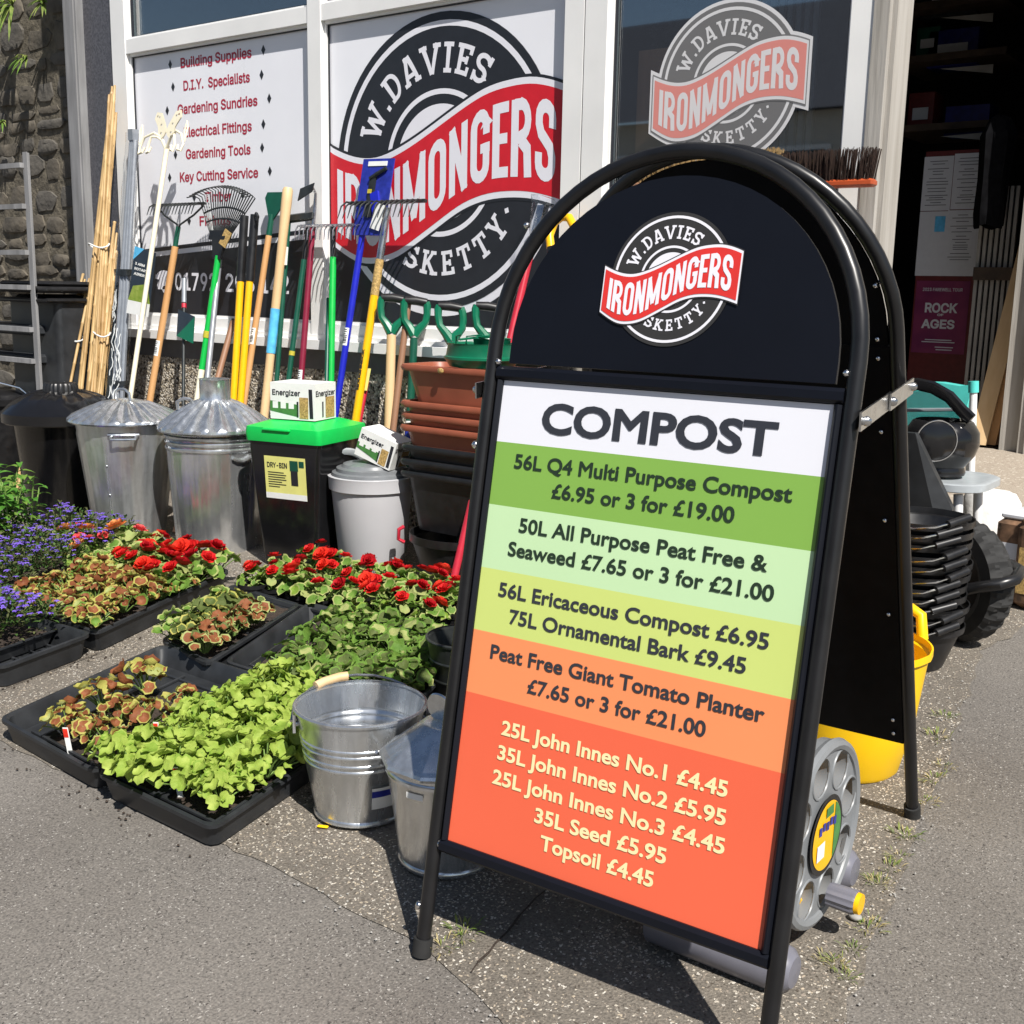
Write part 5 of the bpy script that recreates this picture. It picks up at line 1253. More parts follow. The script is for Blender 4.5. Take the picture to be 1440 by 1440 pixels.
# ------------------------------------------------------------------ trolley, storage bin, canes, airer
ys_ = 3.02; a = P(57, 530, ys_); b = P(31, 214, ys_)
tr = thing('stock_trolley', 'grey metal stock trolley with shelf rails in front of the stone wall', 'trolley', (a.x, ys_, gz(ys_)))
ux0 = (a.x + b.x) / 2
for x, y in ((ux0, ys_), (ux0 - 1.3, ys_)):
    mb = MB(); zt = b.z; g0 = gz(y)
    mb.box((x, y, (zt + g0) / 2), (.035, .004, zt - g0)); mb.box((x - .0155, y + .016, (zt + g0) / 2), (.004, .028, zt - g0))
    for k in range(22): mb.box((x - .0185, y + .016, g0 + .08 + k * .06), (.003, .010, .03), 1)
    mb.obj('upright', ['grey_post', 'black_print'], tr, smooth=0)
for py in (232, 290, 355, 404, 463, 507):
    q = P(40, py, ys_); mb = MB()
    mb.box((ux0 - .66, ys_ - .012, q.z), (1.3, .022, .022))
    mb.obj('shelf_rail', 'grey_post', tr, smooth=0)
for i, (py, lab) in enumerate(((500, 'black plant tray lying on the trolley shelf by the left edge'), (462, 'black plant tray on the trolley shelf above another tray'))):
    q = P(20, py + 3, ys_ + .2); t = MB(); t.box((ux0 - .36, ys_ + .25, q.z + .02), (.62, .42, .05), 0, bev=.012); tag(t.obj('plant_tray', 'black_tray'), lab, 'tray', 'trays on the trolley')
yw_ = 3.28; q0, q1_ = P(52, 396, yw_), P(131, 398, yw_)
wbn = thing('wheelie_bin', 'black lidded storage bin between trolley and bamboo canes', 'bin', ((q0.x + q1_.x) / 2, yw_, gz(yw_)))
xc_, hw = (q0.x + q1_.x) / 2, (q1_.x - q0.x) / 2; zt = q0.z
mb = MB(); mb.box((xc_, yw_ + .0, (zt - .06 + gz(yw_)) / 2), (hw * 1.75, .36, zt - .06 - gz(yw_)), 0, bev=.03); mb.obj('body', 'black_tray', wbn)
mb = MB(); mb.box((xc_, yw_ - .02, zt - .035), (hw * 2, .46, .03), 0, bev=.012); mb.box((xc_, yw_ - .02, zt - .085), (hw * 1.95, .44, .022), 0, bev=.009); mb.box((xc_, yw_ - .02, zt - .008), (hw * 1.8, .40, .025), 0, bev=.012); mb.obj('lid', 'black_plastic', wbn)
rc = random.Random(5)
def cane_bundle(label, tops, bots, Yt, Yb, n, spread, ties, r=.0078):
    g0 = P(*bots, Yb); g0 = Vector((g0.x, Yb, gz(Yb)))
    t = thing('cane_bundle', label, 'garden canes', g0, group='bundles of bamboo canes')
    T0, B0 = P(*tops, Yt), P(*bots, Yb)
    d = (B0 - T0); B0 = T0 + d * ((T0.z - gz(Yb) - .02) / -d.z)
    for i in range(n):
        o1 = Vector((rc.uniform(-1, 1) * spread[0], rc.uniform(-1, 1) * .015, rc.uniform(-.12, .03))); o0 = Vector((rc.uniform(-1, 1) * spread[1], rc.uniform(-1, 1) * .03, 0))
        A, B = T0 + o1, B0 + o0; mb = MB(); pts, rs = [], []
        L = (A - B).length; k = 0.0
        rr = r * rc.uniform(.75, 1.15); z = 0
        while z < L:
            f = z / L; pts += [B.lerp(A, f), B.lerp(A, min(1, f + .004)), B.lerp(A, min(1, f + .008))]; rs += [rr, rr * 1.22, rr]; z += rc.uniform(.11, .2)
        pts.append(A); rs.append(rr * .8)
        mb.tube(pts, rs, 7); mb.obj('cane', 'bamboo', t)
    mb = MB()
    for f in ties:
        q = B0.lerp(T0, f); w_ = spread[1] + (spread[0] - spread[1]) * f + .012
        mb.tube([q + Vector((w_ * math.cos(R_(x)), (.03) * math.sin(R_(x)), .01 * math.sin(R_(2 * x)))) for x in range(0, 360, 20)], .004, 6, closed=True)
    mb.obj('tie', 'card_white', t)
    return t
cane_bundle('tallest bundle of bamboo canes leaning upright against the dark pilaster', (158, 128), (124, 520), 3.40, 3.18, 11, (.014, .13), (.62,))
cane_bundle('short bundle of bamboo canes fanning left beside the black dustbin', (124, 393), (90, 522), 3.30, 3.16, 20, (.045, .15), (.72,))
cane_bundle('thin bundle of bamboo canes tucked behind the wrapped rotary airer', (160, 318), (138, 522), 3.34, 3.18, 9, (.03, .06), (.6,))
# wrapped rotary airer
T0, B0 = P(188, 182, 3.40), P(166, 545, 3.16); d = B0 - T0; B0 = T0 + d * ((T0.z - gz(3.12)) / -d.z)
ra = thing('rotary_airer', 'folded rotary clothes airer wrapped in clear plastic film, leaning beside the canes', 'airer', B0)
mb = MB()
for i in range(5):
    o = Vector(((i - 2) * .020, (i % 2) * .02, 0)); mb.tube([B0 + o, B0.lerp(T0, .97) + o * .35], .0095, 8)
mb.obj('arm', 'grey_tube', ra)
mb = MB()
rl_ = random.Random(9)
for k in range(26):
    f = rl_.uniform(.05, .55); x = rl_.uniform(-.04, .04); mb.tube([B0.lerp(T0, f + .012 * j) + Vector((x + .006 * math.sin(j * 2 + k), -.022 + .006 * math.cos(j + k), 0)) for j in range(7)], .0022, 5)
mb.obj('line_cord', 'card_white', ra)
mb = MB(); q = B0.lerp(T0, .62); mb.box(q, (.11, .04, .03), 0); mb.box(B0.lerp(T0, .33), (.10, .045, .02), 0); mb.box(B0.lerp(T0, .985), (.035, .035, .05), 1); mb.obj('clamp', ['dark_steel', 'grey_tube'], ra)
mb = MB(); rw_ = random.Random(2); rings = []
for i in range(34):
    f = i / 33; q = B0.lerp(T0, f * .99); wv = .075 * (1 - f) + .022
    rings.append([q + Vector((wv * math.cos(R_(a)) * (1 + rw_.uniform(-.12, .12)), -.005 + .034 * math.sin(R_(a)) * (1 + rw_.uniform(-.15, .15)), 0)) for a in range(0, 360, 30)])
mb.loft(rings, 0); mb.obj('film_sleeve', 'film', ra, smooth=60)
# info card inside the sleeve
c0_, c1_, c2_, c3_ = P(178, 440, 3.20), P(209, 446, 3.20), P(220, 356, 3.24), P(190, 346, 3.24)
mb = MB(); lf = lambda u, v, o=0.0: (c0_.lerp(c1_, u)).lerp(c3_.lerp(c2_, u), v) + Vector((0, -.001 - o, 0))
mb.quad(lf(0, 0), lf(1, 0), lf(1, 1), lf(0, 1), 0); mb.quad(lf(0, 0, .001), lf(1, 0, .001), lf(1, .2, .001), lf(0, .2, .001), 1); mb.quad(lf(0, .2, .001), lf(1, .2, .001), lf(.8, .5, .001), lf(.15, .42, .001), 2)
mb.add([lf(0, 1, .001), lf(.0, .8, .001), lf(.45, 1, .001)], [(0, 1, 2)], 3)
for k, t in enumerate(('3 ARM', 'ROTARY', 'AIRER')): text_fit(mb, t, lambda x, y: lf(x, y, .0015), .12, .12 + (.45, .62, .5)[k], .74 - .075 * k, .03, .05, 1)
mb.obj('info_card', ['card_dark', 'card_white', 'lime', 'label_sky'], ra, smooth=0)

# ------------------------------------------------------------------ long tools leaning on the window
def lean(name, label, cat, top, bot, Yt, Yb, group=None):
    """an Empty at the tool's foot; returns it, the length to the top pixel and a builder frame (z up the shaft, x right, -y to the viewer)"""
    T, B = P(*top, Yt), P(*bot, Yb); d = T - B
    k = (B.z - gz(Yb)) / d.z; B = B - d * k
    z = (T - B); L = z.length; z.normalize()
    x = (Vector((1, 0, 0)) - z * z.x).normalized(); y = z.cross(x)
    M_ = Matrix((x, y, z)).transposed().to_4x4(); M_.translation = B
    global LK; LK = -x.z / z.z
    return thing(name, label, cat, M=M_, group=group), L
def shaft(t, m, z0, z1, r, name='shaft', n=12, flat=1.0):
    return MB().tube([(0, 0, z0), (0, 0, (z0 + z1) / 2), (0, 0, z1)], r, n, flat=flat).obj(name, m, t, local=True)
def level(mb):
    for v in mb.v: v.z += v.x * LK
    return mb
def rake_head(t, z, w_, n, m, tl=.07, bow=True, r=.004):
    mb = MB()
    if bow:
        for s in (-1, 1): mb.tube([(0, 0, z - .12), (s * .01, 0, z - .09), (s * w_ * .30, -.005, z - .05), (s * w_ * .47, -.008, z - .012), (s * w_ * .48, -.008, z)], .0045, 8)
    mb.box((0, -.008, z), (w_, .012, .010))
    for i in range(n):
        x = -w_ / 2 + w_ * (i + .5) / n; mb.tube([(x, -.01, z), (x, -.035, z - .004), (x, -.055, z - .02), (x, -.062, z - tl)], [r, r, r * .9, r * .4], 6)
    return level(mb).obj('rake_head', m, t, local=True)
def barcode(t, z, r, seed=1):
    rb = random.Random(seed); mb = MB()
    pt = lambda a, zz, o: Vector(((r + o) * math.cos(R_(a)), (r + o) * math.sin(R_(a)), zz))
    mb.loft([[pt(a, zz, .0007) for a in range(-150, -29, 20)] for zz in (z, z + .07)], 0, closed=False)
    zz = z + .008
    while zz < z + .038:
        h = rb.choice((.001, .002, .003)); mb.loft([[pt(a, q, .0013) for a in range(-140, -49, 15)] for q in (zz, zz + h)], 1, closed=False); zz += h + rb.choice((.0015, .003))
    for k in range(3): mb.loft([[pt(a, q, .0013) for a in range(-135, -69 + 10 * k, 15)] for q in (z + .045 + k * .008, z + .048 + k * .008)], 1, closed=False)
    return mb.obj('price_sticker', ['card_white', 'black_print'], t, local=True)
def sticker(t, m, z0, z1, r):
    mb = MB(); mb.lathe([(r + .0008, z0), (r + .0008, z1)], 12); return mb.obj('sticker', m, t, local=True)
YT, YG = 3.395, 3.24
# 1 coat-hook prop with butterfly
t, L = lean('hanging_basket_stand', 'cream metal pole with butterfly and curled hooks at its top', 'garden stand', (235, 205), (186, 540), 3.33, 3.10)
shaft(t, 'cream', 0, L, .011)
mb = MB()
for s in (-1, 1):
    for q in (1.0, .62):
        mb.tube([(0, -.005 * q, L - .02), (s * .03, -.01, L + .035 * q), (s * .08 * q, -.02, L + .055 * q), (s * .13 * q, -.03, L + .035), (s * .155 * q, -.03, L - .01), (s * .15 * q, -.035, L - .04), (s * .125 * q, -.035, L - .035), (s * .118 * q, -.03, L - .012)], .0055, 8)
    mb.tube([(s * .16, -.03, L + .0), (s * .17, -.03, L + .06), (s * .16, -.03, L + .09), (s * .15, -.03, L + .05), (s * .157, -.03, L + .01)], .004, 6)
mb.obj('hook', 'cream', t, local=True)
mb = MB(); wing = [(0, .0), (.012, .03), (.05, .085), (.085, .09), (.095, .06), (.07, .03), (.06, .015), (.055, -.02), (.03, -.035), (.01, -.02)]
polys = [ccw([(s * a, b) for a, b in wing]) for s in (1, -1)]
holes = [[(s * hx + .006 * math.cos(R_(q)), hy + .006 * math.sin(R_(q))) for q in range(0, 360, 45)][::-1] for s in (1, -1) for hx, hy in ((.06, .065), (.04, .03), (.035, -.008), (.075, .07))]
vs, fs = fill(polys + holes, 0)
for o in (-.0, -.004): mb.add([(a, -.012 + o, L + .06 + b) for a, b in vs], fs)
mb.obj('butterfly', 'cream', t, local=True, smooth=0)
# 2 wooden rake
t, L = lean('garden_rake', 'wooden handled garden rake with dark wire bow head, next to the cream stand', 'rake', (256, 288), (213, 550), YT, YG, 'long handled tools')
barcode(t, .70, .0156, 4); shaft(t, 'wood', 0, L - .19, .0155); shaft(t, 'dkgreen', L - .2, L - .10, .011, 'ferrule'); rake_head(t, L, .34, 15, 'dark_steel', .06)
# 3 half-moon edger with card
t, L = lean('lawn_edger', 'short black shafted edger with a dark blue and green card tied on', 'edger', (259, 395), (258, 545), 3.30, 3.19)
shaft(t, 'dark_steel', 0, L, .008); shaft(t, 'grey_tube', L - .10, L + .01, .011, 'grip'); shaft(t, 'red_handle', L - .125, L - .105, .011, 'collar')
mb = MB(); mb.add([(-.02, -.016, L - .13), (.10, -.020, L - .19), (.09, -.02, L - .31), (-.03, -.016, L - .25)], [(0, 1, 2, 3)], 0); mb.add([(-.03, -.017, L - .25), (.04, -.020, L - .22), (.10, -.022, L - .19), (.09, -.021, L - .31)], [(0, 1, 2, 3)], 1); mb.obj('card', ['card_dark', 'green_plastic'], t, local=True, smooth=0)
# 4 spring-tine rake, green handle
t, L = lean('lawn_rake', 'green handled lawn rake with a wide fan of black spring tines', 'rake', (307, 360), (279, 552), 3.34, 3.22, 'long handled tools')
shaft(t, 'green_handle', 0, L, .0135); shaft(t, 'cream', .42, .66, .0142, 'sticker'); shaft(t, 'lime_y', .80, .83, .016, 'tag')
mb = MB(); mb.box((0, -.004, L + .035), (.05, .012, .10), 0, taper=1.8); mb.box((0, -.006, L + .09), (.14, .010, .04), 0); mb.obj('socket', 'black_plastic', t, local=True, smooth=0)
mb = MB(); mb.box((.045, -.012, L + .075), (.05, .004, .07), 0, M=Matrix.Rotation(R_(25), 4, 'Y')); mb.obj('swing_tag', 'card_gold', t, local=True, smooth=0)
mb = MB(); nT = 22
for i in range(nT):
    a = R_(-38 + 76 * i / (nT - 1)); x0 = -.06 + .12 * i / (nT - 1); l_ = .205
    p1 = Vector((x0 + math.sin(a) * l_, 0, L + .09 + math.cos(a) * l_)); p0 = Vector((x0, -.004, L + .08))
    mb.tube([p0, p0.lerp(p1, .5), p1, p1 + Vector((math.sin(a) * .01, -.025, .006)), p1 + Vector((math.sin(a) * .012, -.062, -.012))], .0028, 5)
for f in (.36, .60): mb.tube([Vector((-.06 + .12 * i / 10 + math.sin(R_(-38 + 7.6 * i)) * .205 * f, -.003, L + .09 + math.cos(R_(-38 + 7.6 * i)) * .205 * f)) for i in range(11)], .0042, 6)
mb.obj('tine_fan', 'dark_steel', t, local=True)
# 5 grey tube hoe
t, L = lean('hoe', 'grey tubular handled hoe beside the green lawn rake', 'hoe', (309, 360), (291, 540), 3.37, 3.18, 'long handled tools')
shaft(t, 'grey_tube', 0, L, .0125); barcode(t, .55, .0126, 6)
# 6 post-hole digger
t, L = lean('post_hole_digger', 'pair of yellow handles with black grips over a grey blade', 'digger', (351, 303), (335, 540), 3.34, 3.23, 'long handled tools')
for s in (-1, 1):
    MB().tube([(s * .020, 0, .30), (s * .026, 0, L * .6), (s * .032, 0, L - .02)], .0155, 12).obj('shaft', 'yellow', t, local=True)
    MB().tube([(s * .030, 0, L * .79), (s * .033, 0, L)], [.0185, .0185], 12).obj('grip', 'black_plastic', t, local=True)
    MB().lathe([(.055, .0), (.062, .12), (.055, .30)], 12, (0, 0, 0), 0, None, None, R_(90 - 70 + (180 if s < 0 else 0)) - R_(90), R_(90 + 70 + (180 if s < 0 else 0)) - R_(90)).obj('blade', 'galv', t, local=True)
mb = MB(); mb.tube([(.035, 0, L - .02), (.06, -.015, L + .0), (.075, -.02, L - .015), (.07, -.02, L - .03)], .008, 8); mb.obj('hook', 'black_plastic', t, local=True)
# short brown handled tool
t, L = lean('hammer_handle', 'short brown wooden handle leaning under the window sill', 'tool', (328, 452), (304, 540), 3.36, 3.22)
shaft(t, 'wood_brown', 0, L, .0135); shaft(t, 'dark_steel', L - .12, L + .01, .010, 'ferrule')
# 7 edging hoe with dark green triangular head
t, L = lean('draw_hoe', 'wooden handled hoe with flat dark green triangular head', 'hoe', (379, 325), (346, 548), YT, 3.26, 'long handled tools')
shaft(t, 'wood', 0, L - .02, .0135); barcode(t, .78, .0136, 5); shaft(t, 'dkgreen', L - .03, L + .07, .0125, 'ferrule')
mb = MB(); pr_ = [(-.012, L + .05), (-.055, L + .14), (-.045, L + .165), (.075, L + .165), (.085, L + .14), (.015, L + .05)]
mb.loft([[Vector((a, y, b)) for a, b in pr_] for y in (-.004, .004)], 0, True, True); mb.obj('blade', 'dkgreen', t, local=True, smooth=0)
# 8 thick wooden pole
t, L = lean('wooden_shaft', 'thick plain wooden replacement shaft with a blue sticker', 'tool handle', (405, 264), (375, 552), 3.38, 3.25, 'long handled tools')
mb = MB(); mb.tube([(0, 0, 0), (0, 0, L * .5), (0, 0, L - .2), (0, 0, L - .06), (0, 0, L - .01), (0, 0, L)], [.019, .018, .019, .0225, .022, .017], 14); mb.obj('shaft', 'wood_pale', t, local=True); sticker(t, 'label_sky', L * .52, L * .65, .0192)
# 9 dark green shaft with black head
t, L = lean('weed_puller', 'dark green handled weeder with a black crossbar head and white tag', 'weeder', (406, 308), (388, 550), YT, 3.26, 'long handled tools')
shaft(t, 'dkgreen', 0, L - .01, .0105); mb = MB(); mb.box((.07, 0, L), (.16, .02, .035), 0, bev=.006); mb.tube([(-.01, 0, L + .01), (-.025, -.01, L - .04), (-.01, -.01, L - .1)], .006, 6); mb.obj('head', 'dark_steel', t, local=True)
mb = MB(); mb.box((.005, -.014, L - .16), (.035, .006, .075), 0); mb.obj('tag', 'card_white', t, local=True, smooth=0)
# 10 slim green cultivator
t, L = lean('cultivator', 'slim dark green shaft with black socket and red white sticker', 'cultivator', (430, 345), (404, 548), 3.38, 3.25, 'long handled tools')
shaft(t, 'dkgreen', 0, L - .06, .0115); shaft(t, 'black_plastic', L - .07, L + .08, .009, 'ferrule'); sticker(t, 'card_white', .33, .40, .0118); sticker(t, 'card_blue', .27, .33, .0119); sticker(t, 'lime_y', L * .62, L * .635, .0119)
# 11 maroon hoe
t, L = lean('hoe', 'maroon handled hoe with bright steel swan neck', 'hoe', (440, 318), (422, 550), YT, 3.26, 'long handled tools')
shaft(t, 'maroon', 0, L, .0130); barcode(t, .62, .0131, 2)
mb = MB(); mb.tube([(0, 0, L - .02), (.005, -.002, L + .07), (.012, -.01, L + .13), (.018, -.035, L + .15)], [.009, .008, .006, .005], 8); mb.obj('neck', 'steel', t, local=True)
mb = MB(); pr_ = [(-.06, L + .10), (-.05, L + .15), (.03, L + .165), (.02, L + .13)]; mb.loft([[Vector((a, y, b)) for a, b in pr_] for y in (-.040, -.036)], 0, True, True); mb.obj('blade', 'dark_steel', t, local=True, smooth=0)
# 12 green level rake
t, L = lean('level_rake', 'green handled rake with flat steel head below the red band', 'rake', (469, 318), (465, 550), YT, 3.26, 'long handled tools')
shaft(t, 'green_handle', 0, L - .13, .0140); shaft(t, 'dark_steel', L - .14, L + .0, .0105, 'ferrule'); shaft(t, 'card_white', .34, .50, .0146, 'sticker')
mb = MB(); mb.box((0, -.008, L), (.36, .014, .010))
for i in range(15):
    x = -.18 + .36 * (i + .5) / 15; mb.tube([(x, -.01, L), (x, -.036, L - .006), (x, -.05, L - .03), (x, -.053, L - .07)], [.0036, .0036, .003, .0015], 6)
level(mb).obj('rake_head', 'steel', t, local=True)
t, L = lean('trowel_shaft', 'slim dark green shaft directly left of the bright green rake handle', 'tool handle', (462, 420), (459, 548), 3.36, 3.2)
shaft(t, 'dkgreen', 0, L, .009); sticker(t, 'card_blue', .30, .36, .0093); sticker(t, 'card_white', .36, .41, .0093)
# 13 blue handle with carded attachment
t, L = lean('tree_pruner', 'blue pole with packaged pruner head on a blue card', 'pruner', (514, 300), (477, 548), YT, 3.26, 'long handled tools')
shaft(t, 'blue_handle', 0, L, .0135); barcode(t, .80, .0136, 3); shaft(t, 'dark_steel', .42, .47, .0139, 'joint')
z0 = L - .06
mb = MB(); mb.box((.045, -.014, L + .06), (.165, .006, .30), 0); cdd = mb.obj('card', 'card_blue', t, local=True, smooth=0)
mb = MB(); mb.box((.045, -.0185, L + .19), (.10, .003, .018), 0); mb.box((.035, -.019, L + .06), (.03, .012, .16), 1); mb.box((.07, -.02, L + .03), (.04, .014, .10), 2, M=Matrix.Rotation(R_(-20), 4, 'Y')); mb.tube([(.02, -.024, L + .13), (.06, -.026, L + .15), (.1, -.024, L + .17)], .008, 6, 1); mb.box((.03, -.0265, L + .08), (.02, .003, .016), 3)
mb.obj('pruner_head', ['card_white', 'dark_steel', 'blue_handle', 'lime_y'], cdd, local=True, smooth=0)
# 14 yellow fibreglass rake
t, L = lean('heavy_rake', 'yellow fibreglass handled rake with dark steel head across the red band', 'rake', (546, 285), (502, 580), YT, 3.26, 'long handled tools')
shaft(t, 'yellow', 0, L - .34, .0165); barcode(t, .36, .0166, 7); shaft(t, 'steel', L - .22, L - .02, .0150, 'ferrule'); shaft(t, 'card_gold', L - .36, L - .22, .0172, 'sticker')
mb = MB(); text_fit(mb, 'ROUGHNECK', lambda x, y: Vector((-y + .006, -.0172, L * .46 + x)), 0, .16, 0, .05, .014); mb.obj('lettering', 'black_print', t, local=True, smooth=0)
mb = MB(); mb.box((0, -.008, L), (.40, .016, .012))
for i in range(15):
    x = -.20 + .40 * (i + .5) / 15; mb.tube([(x, -.01, L), (x, -.04, L - .002), (x, -.065, L - .025), (x, -.075, L - .075)], [.004, .004, .0036, .0015], 6)
level(mb).obj('rake_head', 'dark_steel', t, local=True)
mb = MB(); mb.box((-.025, -.02, L - .06), (.05, .003, .10), 0, M=Matrix.Rotation(R_(12), 4, 'Y')); mb.obj('swing_tag', 'card_white', t, local=True, smooth=0)
# small tools between
t, L = lean('hand_fork', 'small red handled tool with pale yellow tag near the planters', 'tool', (516, 535), (506, 590), 3.32, 3.27)
shaft(t, 'red_handle', 0, L, .010); mb = MB(); mb.box((0, -.013, L + .0), (.04, .006, .09), 0, bev=.0); mb.obj('tag', 'card_yellow', t, local=True, smooth=0)
# spades with D handles
def dhandle(t, L, m, w_=.075, h_=.105, n='d_handle'):
    mb = MB()
    ax = Vector((.72, .55, 0)); kz = LK * .72
    for s in (-1, 1): mb.tube([Vector((0, 0, L - h_ * 1.25))] + [ax * (s * w_ * a) + Vector((0, 0, L + h_ * b + s * w_ * a * kz)) for a, b in ((.3, -.95), (.58, -.72), (.64, -.4), (.62, -.12), (.55, .0))], [.021, .017, .014, .014, .015, .015], 8)
    mb.obj(n, m, t, local=True)
    MB().tube([ax * -w_ * .6 + Vector((0, 0, L - w_ * .6 * kz)), Vector((0, 0, L + .003)), ax * w_ * .6 + Vector((0, 0, L + w_ * .6 * kz))], [.0155, .0175, .0155], 10).obj('grip', 'black_plastic', t, local=True)
t, L = lean('spade', 'wooden shafted spade with green D handle and black grip', 'spade', (552, 420), (547, 590), 3.34, 3.28, 'D handled diggers')
dhandle(t, L, 'green_plastic', .078); shaft(t, 'wood_pale', .30, L - .14, .0185); shaft(t, 'dkgreen', .0, .31, .0195, 'socket')
t, L = lean('garden_fork', 'green D handled garden fork with a green shaft', 'fork', (585, 424), (576, 590), 3.385, 3.32, 'D handled diggers')
dhandle(t, L, 'green_plastic', .078); shaft(t, 'dkgreen', 0, L - .14, .0155); sticker(t, 'card_blue', .42, .48, .0158); sticker(t, 'card_white', .48, .51, .0159)
t, L = lean('old_shaft', 'weathered brown shaft between the two green D handles', 'tool handle', (574, 426), (558, 560), 3.38, 3.3)
shaft(t, 'wood_brown', 0, L, .013)
t, L = lean('border_spade', 'green D handle with black grip rising behind the round green caddy', 'spade', (633, 432), (640, 590), 3.36, 3.29, 'D handled diggers')
dhandle(t, L, 'green_plastic', .080); shaft(t, 'dkgreen', 0, L - .14, .0155)
t, L = lean('border_fork', 'green D handle close to the left tube of the A-board', 'fork', (686, 432), (692, 590), 3.37, 3.3, 'D handled diggers')
dhandle(t, L, 'green_plastic', .080); shaft(t, 'dkgreen', 0, L - .14, .0155)
# red handle in film, yellow tool, brooms behind the board
t, L = lean('edging_iron', 'red handled tool topped with clear wrapping behind the A-board arch', 'tool', (752, 330), (712, 500), 3.38, 3.22)
shaft(t, 'red_handle', 0, L, .0135); mb = MB(); rw_ = random.Random(8)
mb.lathe([(.012, L - .03), (.02, L + .02), (.035, L + .08), (.045, L + .13), (.02, L + .14)], 10, (0, 0, 0), 0, lambda r, z, a: (r * (1 + .25 * math.sin(3 * a + 40 * z)), z)); mb.obj('film_wrap', 'film', t, local=True); mb = MB(); mb.box((0, 0, L + .06), (.03, .01, .1)); mb.obj('blade', 'steel', t, local=True, smooth=0)
t, L = lean('shovel', 'yellow rounded shovel grip peeping out left of the A-board arch', 'shovel', (790, 315), (792, 480), 3.37, 3.2)
mb = MB(); mb.tube([(-.045, 0, L - .08), (-.05, 0, L - .03), (-.03, 0, L + .015), (0, 0, L + .028), (.03, 0, L + .015), (.05, 0, L - .03), (.045, 0, L - .08)], .015, 10); mb.obj('grip', 'yellow', t, local=True); shaft(t, 'black_plastic', 0, L - .1, .016)
mb = MB(); mb.box((0, 0, L - .09), (.11, .026, .03), 0, bev=.006); mb.obj('yoke', 'black_plastic', t, local=True)
def broom(label, Aw, W_, m_b, m_h, px, py, Y, tilt, bl=.075, flare=1.06):
    c = P(px, py, Y); t = thing('broom', label, 'broom', (c.x, Y - .02, gz(Y - .1)), group='brooms by the window')
    M_ = Matrix.Translation(c) @ Matrix.Rotation(R_(tilt), 4, 'Y') @ Matrix.Rotation(R_(Aw), 4, 'Z')
    mb = MB(); o = MB(); o.box((0, 0, -.012), (W_, .05, .022), 0, bev=.006); mb.add([M_ @ v for v in o.v], o.f); mb.obj('head_block', m_h, t)
    mb = MB(); rb = random.Random(int(px)); 
    for i in range(int(W_ * 1500)):
        x = rb.uniform(-.49, .49) * W_; y = rb.uniform(-.024, .024)
        h = bl * rb.uniform(.92, 1.02); e = Vector((x * flare + rb.uniform(-.004, .004), y * 1.4 + rb.uniform(-.006, .006), h)); s = Vector((x, y, -.004))
        r = .0013; mb.add([M_ @ (s + Vector((-r, 0, 0))), M_ @ (s + Vector((r, 0, 0))), M_ @ (e + Vector((r * .7, 0, 0))), M_ @ (e + Vector((-r * .7, 0, 0)))], [(0, 1, 2, 3)]); mb.add([M_ @ (s + Vector((0, -r, 0))), M_ @ (s + Vector((0, r, 0))), M_ @ (e + Vector((0, r * .7, 0))), M_ @ (e + Vector((0, -r * .7, 0)))], [(0, 1, 2, 3)])
    mb.obj('bristle', m_b, t, smooth=0)
    a = M_ @ Vector((0, 0, -.03)); MB().tube([a, Vector((a.x + .02, Y - .2, gz(Y - .2)))], .012, 10).obj('handle', 'wood', t)
broom('broom head with dark brown bristles and an orange block, right of the window sticker', 0, .36, 'bristle_dark', 'orange', 1146, 254, 3.33, 0, .085)
broom('broom head with tan bristles seen through the arch gap of the A-board', 4, .50, 'bristle_tan', 'wood_brown', 985, 248, 3.30, -3, .06)
# ------------------------------------------------------------------ seed trays and plants
rp = random.Random(21)
def quadf(q): 
    q = [Vector((a, b)) for a, b in q]
    return lambda u, v: (q[0].lerp(q[1], u)).lerp(q[3].lerp(q[2], u), v)
def tray(label, q, h=.058, th=.012, ribs=True, group='black plant trays', name='plant_tray', cat='tray'):
    f = quadf(q); c = f(.5, .5); t = thing(name, label, cat, gpt(c.x, c.y), group=group)
    w_ = (f(1, .5) - f(0, .5)).length; d_ = (f(.5, 1) - f(.5, 0)).length
    def ring(e, z, r=.03):
        out = []
        eu, ev = e / w_, e / d_; ru, rv = r / w_, r / d_
        for k, (su, sv) in enumerate(((1, 1), (0, 1), (0, 0), (1, 0))):
            cu = (1 - eu - ru) if su else (eu + ru); cv = (1 - ev - rv) if sv else (ev + rv)
            for j in range(4):
                a = math.pi / 2 * (k + j / 3); p = f(cu + ru * math.cos(a), cv + rv * math.sin(a)); out.append(gpt(p.x, p.y, .006 + z))
        return out
    mb = MB(); mb.loft([ring(.016, 0), ring(.006, h * .8), ring(.0045, h * .82), ring(-.002, h * .86), ring(-.002, h), ring(.006, h + .002), ring(.012, h - .004), ring(.022, .006)], 0, True, True)
    if ribs:
        for k in range(5):
            p, q_ = f(.12, .12 + k * .19), f(.88, .12 + k * .19); mb.tube([gpt(p.x, p.y, .0155), gpt(q_.x, q_.y, .0155)], .005, 6)
        for k in range(2): 
            p, q_ = f(.33 + k * .33, .08), f(.33 + k * .33, .92); mb.tube([gpt(p.x, p.y, .0165), gpt(q_.x, q_.y, .0165)], .005, 6)
    mb.obj('tray_body', 'black_tray', t, smooth=35); return f
